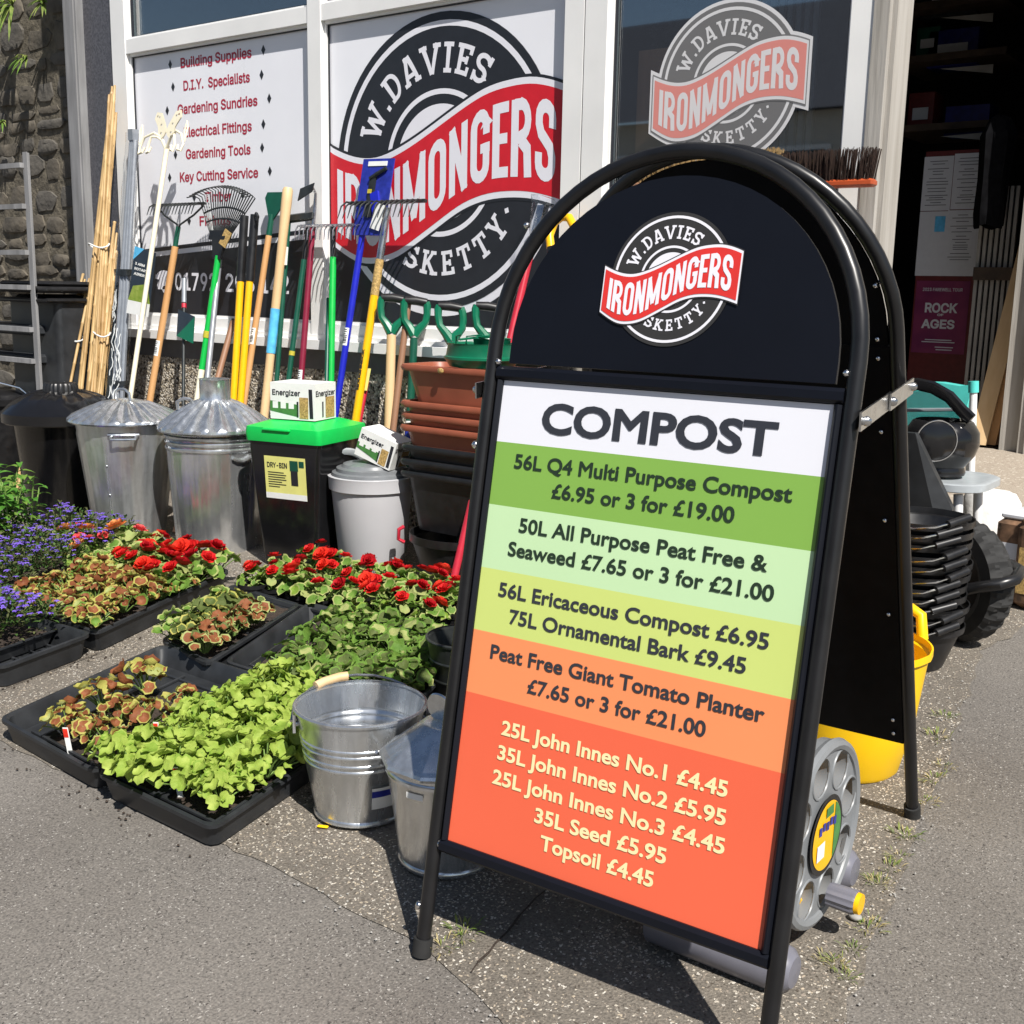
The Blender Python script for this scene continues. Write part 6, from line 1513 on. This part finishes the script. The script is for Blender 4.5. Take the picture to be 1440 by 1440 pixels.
def pack(label, q, h=.048, base=.018, group='cell packs of bedding plants'):
    """small cell tray with soil, standing in a big tray"""
    f = quadf(q); c = f(.5, .5); t = thing('cell_pack', label, 'cell pack', gpt(c.x, c.y, base), group=group)
    w_ = (f(1, .5) - f(0, .5)).length; d_ = (f(.5, 1) - f(.5, 0)).length
    def ring(e, z): return [gpt(p.x, p.y, base + z) for p in (f(e / w_, e / d_), f(1 - e / w_, e / d_), f(1 - e / w_, 1 - e / d_), f(e / w_, 1 - e / d_))]
    mb = MB(); mb.loft([ring(.02, 0), ring(.004, h * .88), ring(-.003, h * .9), ring(-.003, h), ring(.004, h), ring(.008, h - .012)], 0, True, False); mb.obj('pack_body', 'black_tray', t, smooth=0)
    mb = MB(); nu, nv = 8, 10
    vs = []
    for j in range(nv + 1):
        for i in range(nu + 1):
            p = f((.007 + (w_ - .014) * i / nu) / w_, (.007 + (d_ - .014) * j / nv) / d_); vs.append(gpt(p.x, p.y, base + h - .016 + rp.uniform(-.004, .006)))
    mb.add(vs, [(j * (nu + 1) + i, j * (nu + 1) + i + 1, (j + 1) * (nu + 1) + i + 1, (j + 1) * (nu + 1) + i) for j in range(nv) for i in range(nu)]); mb.obj('soil', 'soil', t)
    return f
# leaves -----------------------------------------------------------
def basis(n, tw):
    n = n.normalized(); a = Vector((0, 0, 1)).cross(n)
    a = Vector((1, 0, 0)) if a.length < 1e-3 else a.normalized(); b = n.cross(a)
    return a * math.cos(tw) + b * math.sin(tw), -a * math.sin(tw) + b * math.cos(tw), n
def round_leaf(mb, c, n, r, mi_in, mi_out, lobes=7, ruf=.2, cup=.25, seg=14, rnd=rp):
    """scalloped round leaf: inner zone, outer margin, ruffled edge"""
    X, Y, N = basis(n, rnd.uniform(0, 6.28)); ph = rnd.uniform(0, 6)
    vs = [c]; rows = ((.5, 0), (.78, 1), (1.0, 2))
    for rr, k in rows:
        for j in range(seg):
            a = 2 * math.pi * j / seg; sc = 1 + (.10 * math.cos(lobes * a + ph) if k == 2 else .04 * math.cos(lobes * a + ph) if k == 1 else 0)
            notch = 1 - .45 * math.exp(-((a - math.pi) / .28) ** 2) if k else 1 - .2 * math.exp(-((a - math.pi) / .3) ** 2)
            q = r * rr * sc * notch; h = r * (cup * rr * rr + (ruf * .5 * math.sin(lobes * a * .5 + ph) * rr * rr if k else 0) + rnd.uniform(-.03, .03))
            vs.append(c + X * q * math.cos(a) + Y * q * math.sin(a) + N * h)
    fs, mi = [], []
    for j in range(seg): fs.append((0, 1 + j, 1 + (j + 1) % seg)); mi.append(mi_in)
    for k in (0, 1):
        for j in range(seg):
            a, b = 1 + k * seg + j, 1 + k * seg + (j + 1) % seg; fs.append((a, a + seg, b + seg, b)); mi.append(mi_in if k == 0 else mi_out)
    mb.add(vs, fs, mi)
def blade_leaf(mb, c, d, l, w_, mi, droop=.3, rnd=rp):
    d = d.normalized(); s = d.cross(Vector((0, 0, 1))); s = s.normalized() if s.length > .01 else Vector((1, 0, 0)); up = s.cross(d)
    pts = []
    for i, (f, ww) in enumerate(((0, .12), (.25, .8), (.5, 1), (.78, .62), (1, .04))):
        p = c + d * l * f - Vector((0, 0, 1)) * droop * l * f * f; pts.append((p - s * w_ * ww / 2 + up * .18 * w_ * ww, p, p + s * w_ * ww / 2 + up * .18 * w_ * ww))
    vs = [v for r in pts for v in r]; fs = []
    for i in range(4):
        for j in (0, 1): a = i * 3 + j; fs.append((a, a + 1, a + 4, a + 3))
    mb.add(vs, fs, mi)
def round_plant(name, label, cat, group, mats, n, R, H, lr, ruf=.2, cup=.25, flowers=0, fmat='redfl', seed=1, stems=True, flat=.5, lobes=7, fr=.026, inner=0, outer=1):
    rnd = random.Random(seed); t = thing(name, label, cat, (0, 0, -50), group=group)
    mb, st = MB(), MB()
    for i in range(n):
        a = i * 2.4 + rnd.uniform(-.4, .4); f = math.sqrt((i + .5) / n); rr = R * f * rnd.uniform(.8, 1.1)
        z = H * (1 - .55 * f * f) * rnd.uniform(.7, 1.1); c = Vector((rr * math.cos(a), rr * math.sin(a), z))
        nn = Vector((math.cos(a) * f * flat + rnd.uniform(-.6, .6), math.sin(a) * f * flat + rnd.uniform(-.6, .6), rnd.uniform(.5, 1.1)))
        om = outer if rnd.random() < .6 else rnd.randrange(len(mats)); im = inner if rnd.random() < .75 else rnd.randrange(len(mats))
        round_leaf(mb, c, nn, lr * rnd.uniform(.55, 1.2), im, om, lobes, ruf * rnd.uniform(.5, 1.6), cup * rnd.uniform(-.2, 1.6), 14, rnd)
        if stems: st.tube([(rr * .12 * math.cos(a), rr * .12 * math.sin(a), 0), (rr * .55 * math.cos(a), rr * .55 * math.sin(a), z * .6), c], .0016, 4)
    mb.obj('foliage', mats, t, local=True, smooth=180)
    if stems: st.obj('stem', 'stem', t, local=True, smooth=0)
    for k in range(flowers):
        a = k * 2.3 + rnd.uniform(0, 1) ; rr = R * rnd.uniform(.15, .75); fb = MB()
        c = Vector((rr * math.cos(a), rr * math.sin(a), H * rnd.uniform(1.0, 1.25)))
        tilt = Vector((math.cos(a) * .4 + rnd.uniform(-.2, .2), math.sin(a) * .4 - .35, 1)).normalized(); X, Y, N = basis(tilt, rnd.uniform(0, 6))
        s = fr * rnd.uniform(.8, 1.2)
        for ringn, (np_, el, sz) in enumerate(((7, .15, 1.0), (6, .6, .85), (5, 1.0, .6), (3, 1.35, .4))):
            for j in range(np_):
                b = 2 * math.pi * j / np_ + ringn * .5 + rnd.uniform(-.15, .15); o = (X * math.cos(b) + Y * math.sin(b)); dd = (o * math.cos(el) + N * math.sin(el))
                round_leaf(fb, c + dd * s * .55 * (1 - ringn * .1), (N * math.cos(el) - o * math.sin(el) * .9), s * sz * .62, 0, 0, 3, .35, .3, 7, rnd)
        fb.obj('blossom', fmat if isinstance(fmat, str) else fmat[k % len(fmat)], t, local=True, smooth=180)
    return t
PROT = []
def scatter(protos, pts, label, group, sc=(.85, 1.2), h=0.0):
    for i, (x, y, *hh) in enumerate(pts):
        o = protos[i % len(protos)]; m = TR(gpt(x, y, (hh[0] if hh else h)), rp.uniform(0, 6.28), rp.uniform(*sc), rp.uniform(-.1, .1), rp.uniform(-.1, .1))
        if o not in PROT: PROT.append(o); place(o, m); o['label'] = label; o['group'] = group
        else: dup(o, m, label, group)
def grid(f, nu, nv, u0=.1, u1=.9, v0=.1, v1=.9, j=.03, keep=1.0):
    out = []
    for b in range(nv):
        for a in range(nu):
            if rp.random() > keep: continue
            p = f(u0 + (u1 - u0) * (a / max(1, nu - 1)) + rp.uniform(-j, j), v0 + (v1 - v0) * (b / max(1, nv - 1)) + rp.uniform(-j, j)); out.append((p.x, p.y))
    return out
def plant_tag(label, px, py, y_h=.07, group='white plant name tags'):
    p = G(px, py); mb = MB(); q = gpt(p.x, p.y, .05); l = Vector((rp.uniform(-.3, .1), rp.uniform(-.2, .2), 1)).normalized()
    s = Vector((.8, .6, 0)) * .006; t = thing('name_tag', label, 'plant tag', q, group=group)
    mb.loft([[q - s, q + s, q + s + Vector((0, .0008, 0)), q - s + Vector((0, .0008, 0))], [q - s + l * .075, q + s + l * .075, q + s + l * .075 + Vector((0, .0008, 0)), q - s + l * .075 + Vector((0, .0008, 0))]], 0, True, True)
    mb.obj('card', 'card_white', t, smooth=0)
    mb = MB(); e = Vector((0, -.0012, 0)); mb.quad(q - s * .9 + l * .05 + e, q + s * .9 + l * .05 + e, q + s * .9 + l * .072 + e, q - s * .9 + l * .072 + e); mb.obj('print', 'redor', t, smooth=0)
# front pair of trays
QA = [(-2.655, 1.425), (-2.192, 1.392), (-2.285, 1.985), (-2.745, 1.985)]
QB = [(-2.186, 1.390), (-1.768, 1.382), (-1.865, 1.97), (-2.280, 1.985)]
fA = tray('half empty front black tray with rust-edged geraniums, near the pavement joint', QA); fB = tray('front black tray full of lime green geraniums beside the metal bucket', QB)
def sub(f, u0, u1, v0, v1): return [tuple(f(u0, v0)), tuple(f(u1, v0)), tuple(f(u1, v1)), tuple(f(u0, v1))]
pA1 = pack('black cell pack of rust-edged geraniums in the half empty front tray', sub(fA, .42, .975, .03, .62))
pB1 = pack('left cell pack of lime geraniums in the full front tray', sub(fB, .03, .49, .03, .50)); pB2 = pack('right cell pack of lime geraniums in the full front tray', sub(fB, .51, .97, .03, .50)); pB3 = pack('rear cell pack of lime geraniums in the full front tray', sub(fB, .03, .97, .52, .97))
gl = 'lime green geraniums in the front tray'
lime = [round_plant('geranium', 'lime green geranium seedling in the full front tray', 'plant', gl, ['lime', 'lime', 'lime_d', 'lime'], 24, .066, .070, .0168, .34, .4, seed=s, flat=.9) for s in (31, 32, 33, 34, 35, 36, 37)]
pts = [(x, y, .07) for x, y in grid(pB1, 3, 4, .16, .86, .10, .9) + grid(pB2, 3, 4, .14, .84, .16, .9) + grid(pB3, 5, 4, .08, .92, .1, .9)]
scatter(lime, pts, 'lime green geranium seedling in the full front tray', gl, (.72, 1.25))
yl = MB()
for px, py, s in ((318, 1138, .034), (366, 1118, .028), (283, 1140, .024)):
    p = G(px, py); round_leaf(yl, gpt(p.x, p.y, .085), Vector((.2, -.7, .8)), s, 0, 0, 7, .25, .2)
tag(yl.obj('yellow_leaves', ['lime_y'], smooth=180), 'large yellowing lower leaves at the front corner of the lime geranium tray', 'leaves', kind='stuff')
gr = 'rust-edged geraniums in the half empty tray'
tri = [round_plant('tricolour_geranium', 'rust centred yellow edged geranium in the half empty tray', 'plant', gr, ['leaf_rust', 'leaf_edge', 'leaf_rust', 'leaf_pale'], 17, .054, .075, .0185, .35, .55, seed=s, flat=.8) for s in (41, 42, 43)]
scatter(tri, [(x, y, .07) for x, y in grid(pA1, 3, 3, .16, .86, .12, .90, .05, .92)], 'rust centred yellow edged geranium in the half empty tray', gr)
# tray with left block: L1, L2 and the corner tray
QL1 = [(-3.50, 1.935), (-2.97, 1.915), (-3.13, 2.56), (-3.66, 2.58)]
QL2 = [(-4.05, 1.95), (-3.51, 1.935), (-3.67, 2.58), (-4.2, 2.60)]
QL0 = [(-3.55, 1.545), (-2.95, 1.60), (-2.975, 1.905), (-3.57, 1.885)]
fL1 = tray('long black tray of dense rust-edged geraniums left of the gap', QL1, .07); fL2 = tray('black tray of purple lobelia at the left edge', QL2, .07); fL0 = tray('half empty black tray in the lower left with one lobelia clump', QL0, .07)
pk = [pack('front cell pack of geraniums in the dense left tray', sub(fL1, .03, .97, .03, .48)), pack('rear cell pack of geraniums in the dense left tray', sub(fL1, .03, .97, .5, .97)), pack('cell pack of lobelia in the left edge tray', sub(fL2, .03, .97, .03, .97)), pack('cell pack holding the single lobelia clump', sub(fL0, .22, .74, .06, .94))]
gd_ = 'dense rust-edged geraniums of the left tray'
tri2 = [round_plant('tricolour_geranium', 'rust and yellow geranium in the dense left tray', 'plant', gd_, ['leaf_rust', 'leaf_edge', 'leaf_rust', 'leaf_pale', 'leaf_mid'], 22, .062, .062, .0165, .35, .55, seed=s, flat=.8) for s in (51, 52, 53)]
scatter(tri2, [(x, y, .07) for x, y in grid(pk[0], 6, 3, .09, .93, .10, .9) + grid(pk[1], 5, 2, .15, .95, .03, .26)], 'rust and yellow geranium in the dense left tray', gd_)
pale = [round_plant('pale_begonia', 'pale green veined seedling behind the rust-edged geraniums', 'plant', 'pale green seedlings', ['leaf_mid', 'leaf_pale', 'leaf_mid'], 16, .07, .075, .024, .3, .3, seed=s) for s in (61, 62)]
scatter(pale, [(x, y, .07) for x, y in grid(pk[1], 3, 3, .06, .42, .34, .72)], 'pale green veined seedling behind the rust-edged geraniums', 'pale green seedlings')
def lobelia(seed):
    rnd = random.Random(seed); t = thing('lobelia', 'dark leaved lobelia', 'plant', (0, 0, -50)); mb, fl = MB(), MB()
    for i in range(190):
        a = rnd.uniform(0, 6.28); f = rnd.random() ** .5; p = Vector((.075 * f * math.cos(a), .075 * f * math.sin(a), .11 * (1 - .5 * f * f) * rnd.uniform(.35, 1.1)))
        d = Vector((math.cos(a) * f + rnd.uniform(-.5, .5), math.sin(a) * f + rnd.uniform(-.5, .5), rnd.uniform(.3, 1.2)))
        blade_leaf(mb, p, d, .022 * rnd.uniform(.7, 1.3), .008, 0 if rnd.random() < .55 else 1, .3, rnd)
    for i in range(19):
        a = rnd.uniform(0, 6.28); f = rnd.random() ** .5; p = Vector((.07 * f * math.cos(a), .07 * f * math.sin(a), .118 * (1 - .45 * f * f) * rnd.uniform(.95, 1.12)))
        for k in range(5): blade_leaf(fl, p, Vector((math.cos(k * 1.256 + i), math.sin(k * 1.256 + i), .3)), .0105, .007, 0, .3, rnd)
    mb.obj('foliage', ['lob_leaf', 'leaf_dark'], t, local=True, smooth=180); fl.obj('blossom', 'violet', t, local=True, smooth=180); return t
lob = [lobelia(71), lobelia(72), lobelia(73)]
scatter(lob, [(x, y, .07) for x, y in grid(pk[2], 5, 5, .08, .92, .08, .92) ], 'dark leaved lobelia with violet flowers in the left edge tray', 'lobelia of the left edge tray', (.85, 1.1))
lob2 = [copy_tree(lob[0])]; scatter(lob2, [(x, y, .07) for x, y in grid(pk[3], 4, 3, .12, .88, .15, .85)], 'lobelia clump with few violet flowers in the half empty corner tray', 'lobelia of the corner tray')
# red begonias: pots behind the left tray, row behind the middle
begm = ['leaf_mid', 'leaf_pale']; rb_ = 'red flowered begonias'
beg = [round_plant('red_begonia', 'red begonia', 'plant', rb_, ['leaf_mid', 'leaf_pale', 'leaf_mid', 'lime_d'], 17, .07, .075, .025, .4, .25, flowers=n, fmat=('redfl', 'redk', 'redor', 'redfl', 'redfl'), seed=s, fr=.0255) for s, n in ((81, 3), (82, 2), (83, 3), (84, 1), (85, 2))]
QR1 = [(-3.42, 2.30), (-3.08, 2.28), (-3.15, 2.55), (-3.52, 2.57)]
def pot(label, x, y, r=.05, h=.08, m='black_plastic', group='black plant pots', base=.0):
    t = thing('plant_pot', label, 'plant pot', gpt(x, y, .004 + base), group=group); c = gpt(x, y, .004 + base)
    mb = MB(); bucket_shell(mb, [(r * .72, 0), (r * .97, h - .014), (r * 1.04, h - .013), (r * 1.04, h)], c, 20, 0, .003, None, h * .8); mb.obj('pot_body', m, t)
    return t
bp1, bp2 = [], []
fR = quadf(QR1)
for x, y in grid(fR, 5, 3, .06, .94, .1, .9, .02): bp1.append((x, y, .066))
scatter(beg, bp1, 'red begonia in bloom in front of the metal dustbins', 'red begonias by the dustbins', (.9, 1.15))
QR2 = [(-3.0, 2.50), (-2.18, 2.52), (-2.22, 2.80), (-2.98, 2.80)]
fR2 = quadf(QR2)
tray('shallow black tray under the row of red begonias before the green lidded bin', [(-3.04, 2.46), (-2.12, 2.48), (-2.16, 2.84), (-3.03, 2.84)], .05)
for x, y in grid(fR2, 8, 3, .03, .97, .1, .9, .02): bp2.append((x, y, .055)); pot('black pot of a red begonia in front of the green lidded bin', x, y, .046, .05, group='pots of red begonias by the green lidded bin', base=.014)
beg2 = [copy_tree(o) for o in beg]
scatter(beg2, bp2, 'red begonia in bloom in front of the green lidded bin', 'red begonias by the green lidded bin', (.82, 1.05))
# empty pots
QE = [(-3.86, 2.40), (-3.62, 2.38), (-3.64, 2.62), (-3.86, 2.64)]
for x, y in grid(quadf(QE), 3, 3, .05, .95, .05, .95, .02): pot('empty black pot between the orange begonias and red begonias', x, y, .048, .06, group='empty black pots')
# orange begonias, pepper plants
og = [round_plant('orange_begonia', 'orange begonia', 'plant', None, ['leaf_mid', 'leaf_pale', 'leaf_edge', 'lime_d'], 17, .08, .085, .028, .35, .25, flowers=2, fmat=('orangefl', 'pinkfl', 'orangefl'), seed=s, fr=.03) for s in (91, 92)]
op = []
for px, py in ((100, 798), (135, 805), (160, 806), (185, 800), (118, 815)):
    p = G(px, py); op.append((p.x, p.y, .055)); pot('black pot of an orange begonia beside the galvanised dustbin', p.x, p.y, .05, .06, group='pots of orange begonias')
scatter(og, op, 'orange flowered begonia beside the galvanised dustbin', 'orange begonias')
def pepper(seed):
    rnd = random.Random(seed); t = thing('leafy_plant', 'leafy plant', 'plant', (0, 0, -50)); mb, st = MB(), MB()
    for k in range(6):
        a = k * 1.05 + rnd.uniform(-.3, .3); top = Vector((.07 * math.cos(a), .07 * math.sin(a), rnd.uniform(.16, .27))); st.tube([(0, 0, 0), top * .5, top], .003, 5)
        for j in range(11):
            f = .3 + .7 * j / 10; b = j * 2.4 + k; blade_leaf(mb, top * f, Vector((math.cos(b), math.sin(b), .35)), .065 * rnd.uniform(.7, 1.2), .024, 0 if rnd.random() < .6 else 1, .45, rnd)
    mb.obj('foliage', ['pepper', 'leaf_mid'], t, local=True, smooth=180); st.obj('stem', 'stem', t, local=True, smooth=0); return t
pp = []
for px, py in ((-15, 800), (15, 792), (45, 790), (10, 772), (-20, 770)):
    p = G(px, py); pp.append((p.x, p.y, .09)); pot('black pot of a tall green leafy plant at the left edge', p.x, p.y, .05, .09, group='pots of leafy plants')
scatter([pepper(101), pepper(102)], pp, 'tall pointed-leaf green plant in a pot at the left edge', 'leafy plants at the left edge', (.8, 1.05))
# middle strip tray and zonal geraniums
QD = [(-2.775, 2.0), (-2.50, 1.955), (-2.665, 2.46), (-2.93, 2.47)]
tray('narrow black tray of mixed green and brown geraniums in the middle', QD, .06)
fD = quadf(QD); pD = [pack('front cell pack in the narrow middle tray', sub(fD, .05, .95, .03, .5)), pack('rear cell pack in the narrow middle tray', sub(fD, .05, .95, .52, .97))]
mid = [round_plant('mixed_geranium', 'green and brown geranium in the narrow middle tray', 'plant', None, [['leaf_mid', 'leaf_pale', 'leaf_mid'], ['leaf_zone', 'leaf_edge', 'leaf_mid'], ['leaf_rust', 'leaf_pale', 'leaf_zone']][k], 18, .055, .080, .0205, .35, .3, seed=111 + k, flat=.8) for k in range(3)]
scatter(mid, [(x, y, .07) for x, y in grid(pD[0], 3, 4, .15, .85, .08, .95) + grid(pD[1], 3, 1, .15, .85, .1, .1)], 'green and brown geranium in the narrow middle tray', 'mixed geraniums of the middle tray')
QZ = [(-2.40, 2.02), (-1.86, 2.0), (-2.02, 2.46), (-2.56, 2.48)]
tray('black tray of zoned green geraniums behind the metal bucket', [(-2.48, 1.995), (-1.80, 1.99), (-1.98, 2.49), (-2.66, 2.49)], .06)
pz_ = pack('wide cell pack of zoned geraniums behind the metal bucket', QZ)
zon = [round_plant('zonal_geranium', 'green geranium with darker leaf zones', 'plant', None, ['leaf_zone', 'leaf_mid', 'leaf_mid', 'leaf_pale'], 22, .075, .068, .0215, .35, .3, seed=s, flat=.8) for s in (121, 122, 123)]
scatter(zon, [(x, y, .07) for x, y in grid(pz_, 5, 4, .27, .96, .10, .80)], 'green geranium with dark leaf zones behind the metal bucket', 'zoned green geraniums', (.9, 1.15))
for px, py, r, m, lab in ((357, 838, .05, 'black_plastic', 'black pot standing alone between the two groups of begonias'), (497, 880, .05, 'terracotta', 'terracotta coloured pot rim among the red begonias')):
    p = G(px, py + 15); pot(lab, p.x, p.y, r, .08, m, group=None)
for px, py, lab in ((101, 1092, 'name tag in the rust-edged geraniums'), (178, 1010, 'leaning name tag behind the rust-edged geraniums'), (172, 1108, 'name tag at the left front of the lime geraniums'), (255, 1152, 'name tag at the front corner of the lime geraniums'), (222, 1085, 'red printed name tag in the middle of the lime geraniums'), (126, 868, 'red and white name tag in the dense left tray')): plant_tag(lab, px, py)
# fallen yellow petals, pebbles, weeds in the joint
for px, py, a, lab in ((454, 1167, .4, 'yellow petal lying flat on the concrete left of the metal bucket'), (464, 1155, 1.4, 'yellow petal leaning on the foot of the metal bucket')):
    p = G(px, py); mb = MB(); mb.box(gpt(p.x, p.y, .008), (.024, .009, .004), 0, a, bev=.0015); tag(mb.obj('petal', 'yellow_tub'), lab, 'petal')
def tuft(seed, dry):
    rnd = random.Random(seed); t = thing('grass_tuft', 'grass tuft', 'weed', (0, 0, -50)); mb = MB()
    for i in range(30):
        a = rnd.uniform(0, 6.28); r = rnd.random() ** .6 * .03
        blade_leaf(mb, Vector((r * math.cos(a), r * math.sin(a), 0)), Vector((math.cos(a) * rnd.uniform(.2, 1.0), math.sin(a) * rnd.uniform(.2, 1.0), rnd.uniform(.5, 1.4))), rnd.uniform(.014, .036), .0026, 1 if rnd.random() < dry else 0, .5, rnd)
    mb.obj('blades', ['grass', 'grass_dry'], t, local=True, smooth=0); return t
tf = [tuft(1, .35), tuft(2, .6), tuft(3, .25)]
wl = [(1312, 1098, 1.2), (1302, 1130, 1.0), (1275, 1180, .9), (1264, 1207, .9), (1237, 1247, 1.3), (1228, 1240, .8), (1226, 1300, 1.2), (1219, 1310, 1.0), (1199, 1337, 1.0), (1180, 1360, 1.3), (1165, 1355, 1.0), (1190, 1378, .8), (1318, 1040, .7), (1327, 1080, .7), (655, 1312, .9), (648, 1322, .7), (622, 1335, .5), (1330, 1010, .6), (1252, 1225, .6)]
scatter(tf, [(G(a, b).x, G(a, b).y, .004) for a, b, s in wl], 'grass tuft growing in the joint between concrete and asphalt', 'grass tufts in the pavement joints', (.6, 1.1))
# ferns on the stone wall
def fern(px, py, sc, lab):
    q = P(px, py, 3.555); t = thing('wall_fern', lab, 'fern', q, group='ferns on the stone wall'); mb = MB(); rnd = random.Random(px + py)
    for i in range(22): blade_leaf(mb, q, Vector((rnd.uniform(-1, 1), -abs(rnd.uniform(.2, 1)), rnd.uniform(-.3, .9))), .12 * sc * rnd.uniform(.6, 1.1), .016 * sc, 0 if rnd.random() < .6 else 1, .7, rnd)
    mb.obj('fronds', ['grass', 'leaf_mid'], t, smooth=180)
fern(38, 84, .9, 'pale fern growing in the middle of the sunlit stone wall'); fern(18, 8, 1.3, 'fern growing at the top of the stone wall'); fern(4, 172, .7, 'small fern at the left edge of the stone wall'); fern(62, 5, .8, 'small fern beside the top fern on the stone wall')
# houses across the road, seen only as reflections in the panes
for i, (hx, lab) in enumerate(((-12, 'long pale rendered house across the road, reflected in the left panes'), (-3.5, 'pale rendered terraced house across the road, reflected in the shop window'), (5, 'red brick house across the road, behind the camera'))):
    hy = -19; t = thing('terraced_house', lab, 'house', (hx, hy, -.9), group='houses across the road')
    mb = MB(); mb.box((hx, hy, 1.9), (8.3, 7, 5.6)); mb.obj('wall', ('render_far', 'render_far', 'brick_far')[i], t, smooth=0)
    mb = MB(); mb.loft([[(hx - 4.2, hy + 3.8, 4.7), (hx + 4.2, hy + 3.8, 4.7)], [(hx - 4.2, hy, 7.6), (hx + 4.2, hy, 7.6)], [(hx - 4.2, hy - 3.8, 4.7), (hx + 4.2, hy - 3.8, 4.7)]], 0, closed=False); mb.obj('roof', 'slate_far', t, smooth=0)
    for wx in (-2.4, 2.2):
        for wz in (.9, 3.3): 
            mb = MB(); mb.box((hx + wx, hy + 3.52, wz), (1.5, .08, 1.5)); f_ = mb.obj('window', 'white_paint', t, smooth=0); mb = MB(); mb.box((hx + wx, hy + 3.565, wz), (1.3, .02, 1.3)); mb.obj('pane', 'black_gloss', f_, smooth=0)
    mb = MB(); mb.box((hx, hy + 3.52, .1), (1.0, .08, 2.1)); mb.obj('door', 'dkgreen', t, smooth=0)

# spilt compost round the trays and loose grit in the joints
rg = random.Random(33); mb = MB()
def crumb(mb, x, y, s, h=.004):
    c = gpt(x, y, h + s * .3); vs = [c + Vector((s * rg.uniform(.6, 1.1) * math.cos(a), s * rg.uniform(.6, 1.1) * math.sin(a), s * rg.uniform(-.3, .1))) for a in (0, 1.3, 2.5, 3.8, 5.1)] + [c + Vector((0, 0, s * rg.uniform(.4, .8)))]
    mb.add(vs, [(0, 1, 5), (1, 2, 5), (2, 3, 5), (3, 4, 5), (4, 0, 5)])
for i in range(170):
    k = rg.random(); e = rg.choice((((-2.65, 1.40), (-1.78, 1.36)), ((-1.75, 1.38), (-1.83, 1.95)), ((-2.96, 1.60), (-2.96, 1.92)), ((-2.95, 1.92), (-3.1, 2.5)), ((-2.76, 1.98), (-2.5, 1.93))))
    x = e[0][0] + (e[1][0] - e[0][0]) * k + rg.gauss(0, .018); y = e[0][1] + (e[1][1] - e[0][1]) * k + rg.gauss(0, .018); crumb(mb, x, y, rg.uniform(.0015, .005))
tag(mb.obj('spilt_soil', 'soil', smooth=0), 'dark crumbs of compost spilt on the ground round the plant trays', 'soil', kind='stuff')
mb = MB()
for i in range(260):
    k = rg.random(); e = rg.choice((((-.5, 1.43), (-.62, 2.15)), ((-.62, 2.15), (-.80, 3.3)), ((-1.64, 1.42), (-1.05, 1.34)), ((-1.05, 1.34), (-.5, 1.22))))
    crumb(mb, e[0][0] + (e[1][0] - e[0][0]) * k + rg.gauss(0, .018), e[0][1] + (e[1][1] - e[0][1]) * k + rg.gauss(0, .018), rg.uniform(.001, .004))
tag(mb.obj('loose_grit', 'tg_white', smooth=0), 'pale loose grit lying along the edge between concrete and asphalt', 'grit', kind='stuff')
for px, py, lab in ((1232, 1254, 'single grey pebble lying beside the grass near the hose reel'),):
    p = G(px - 30, py + 42); tag(MB().sphere(gpt(p.x, p.y, .010), .011, 10, sc=(1.2, .9, .6)).obj('pebble', 'tg_white'), lab, 'pebble')
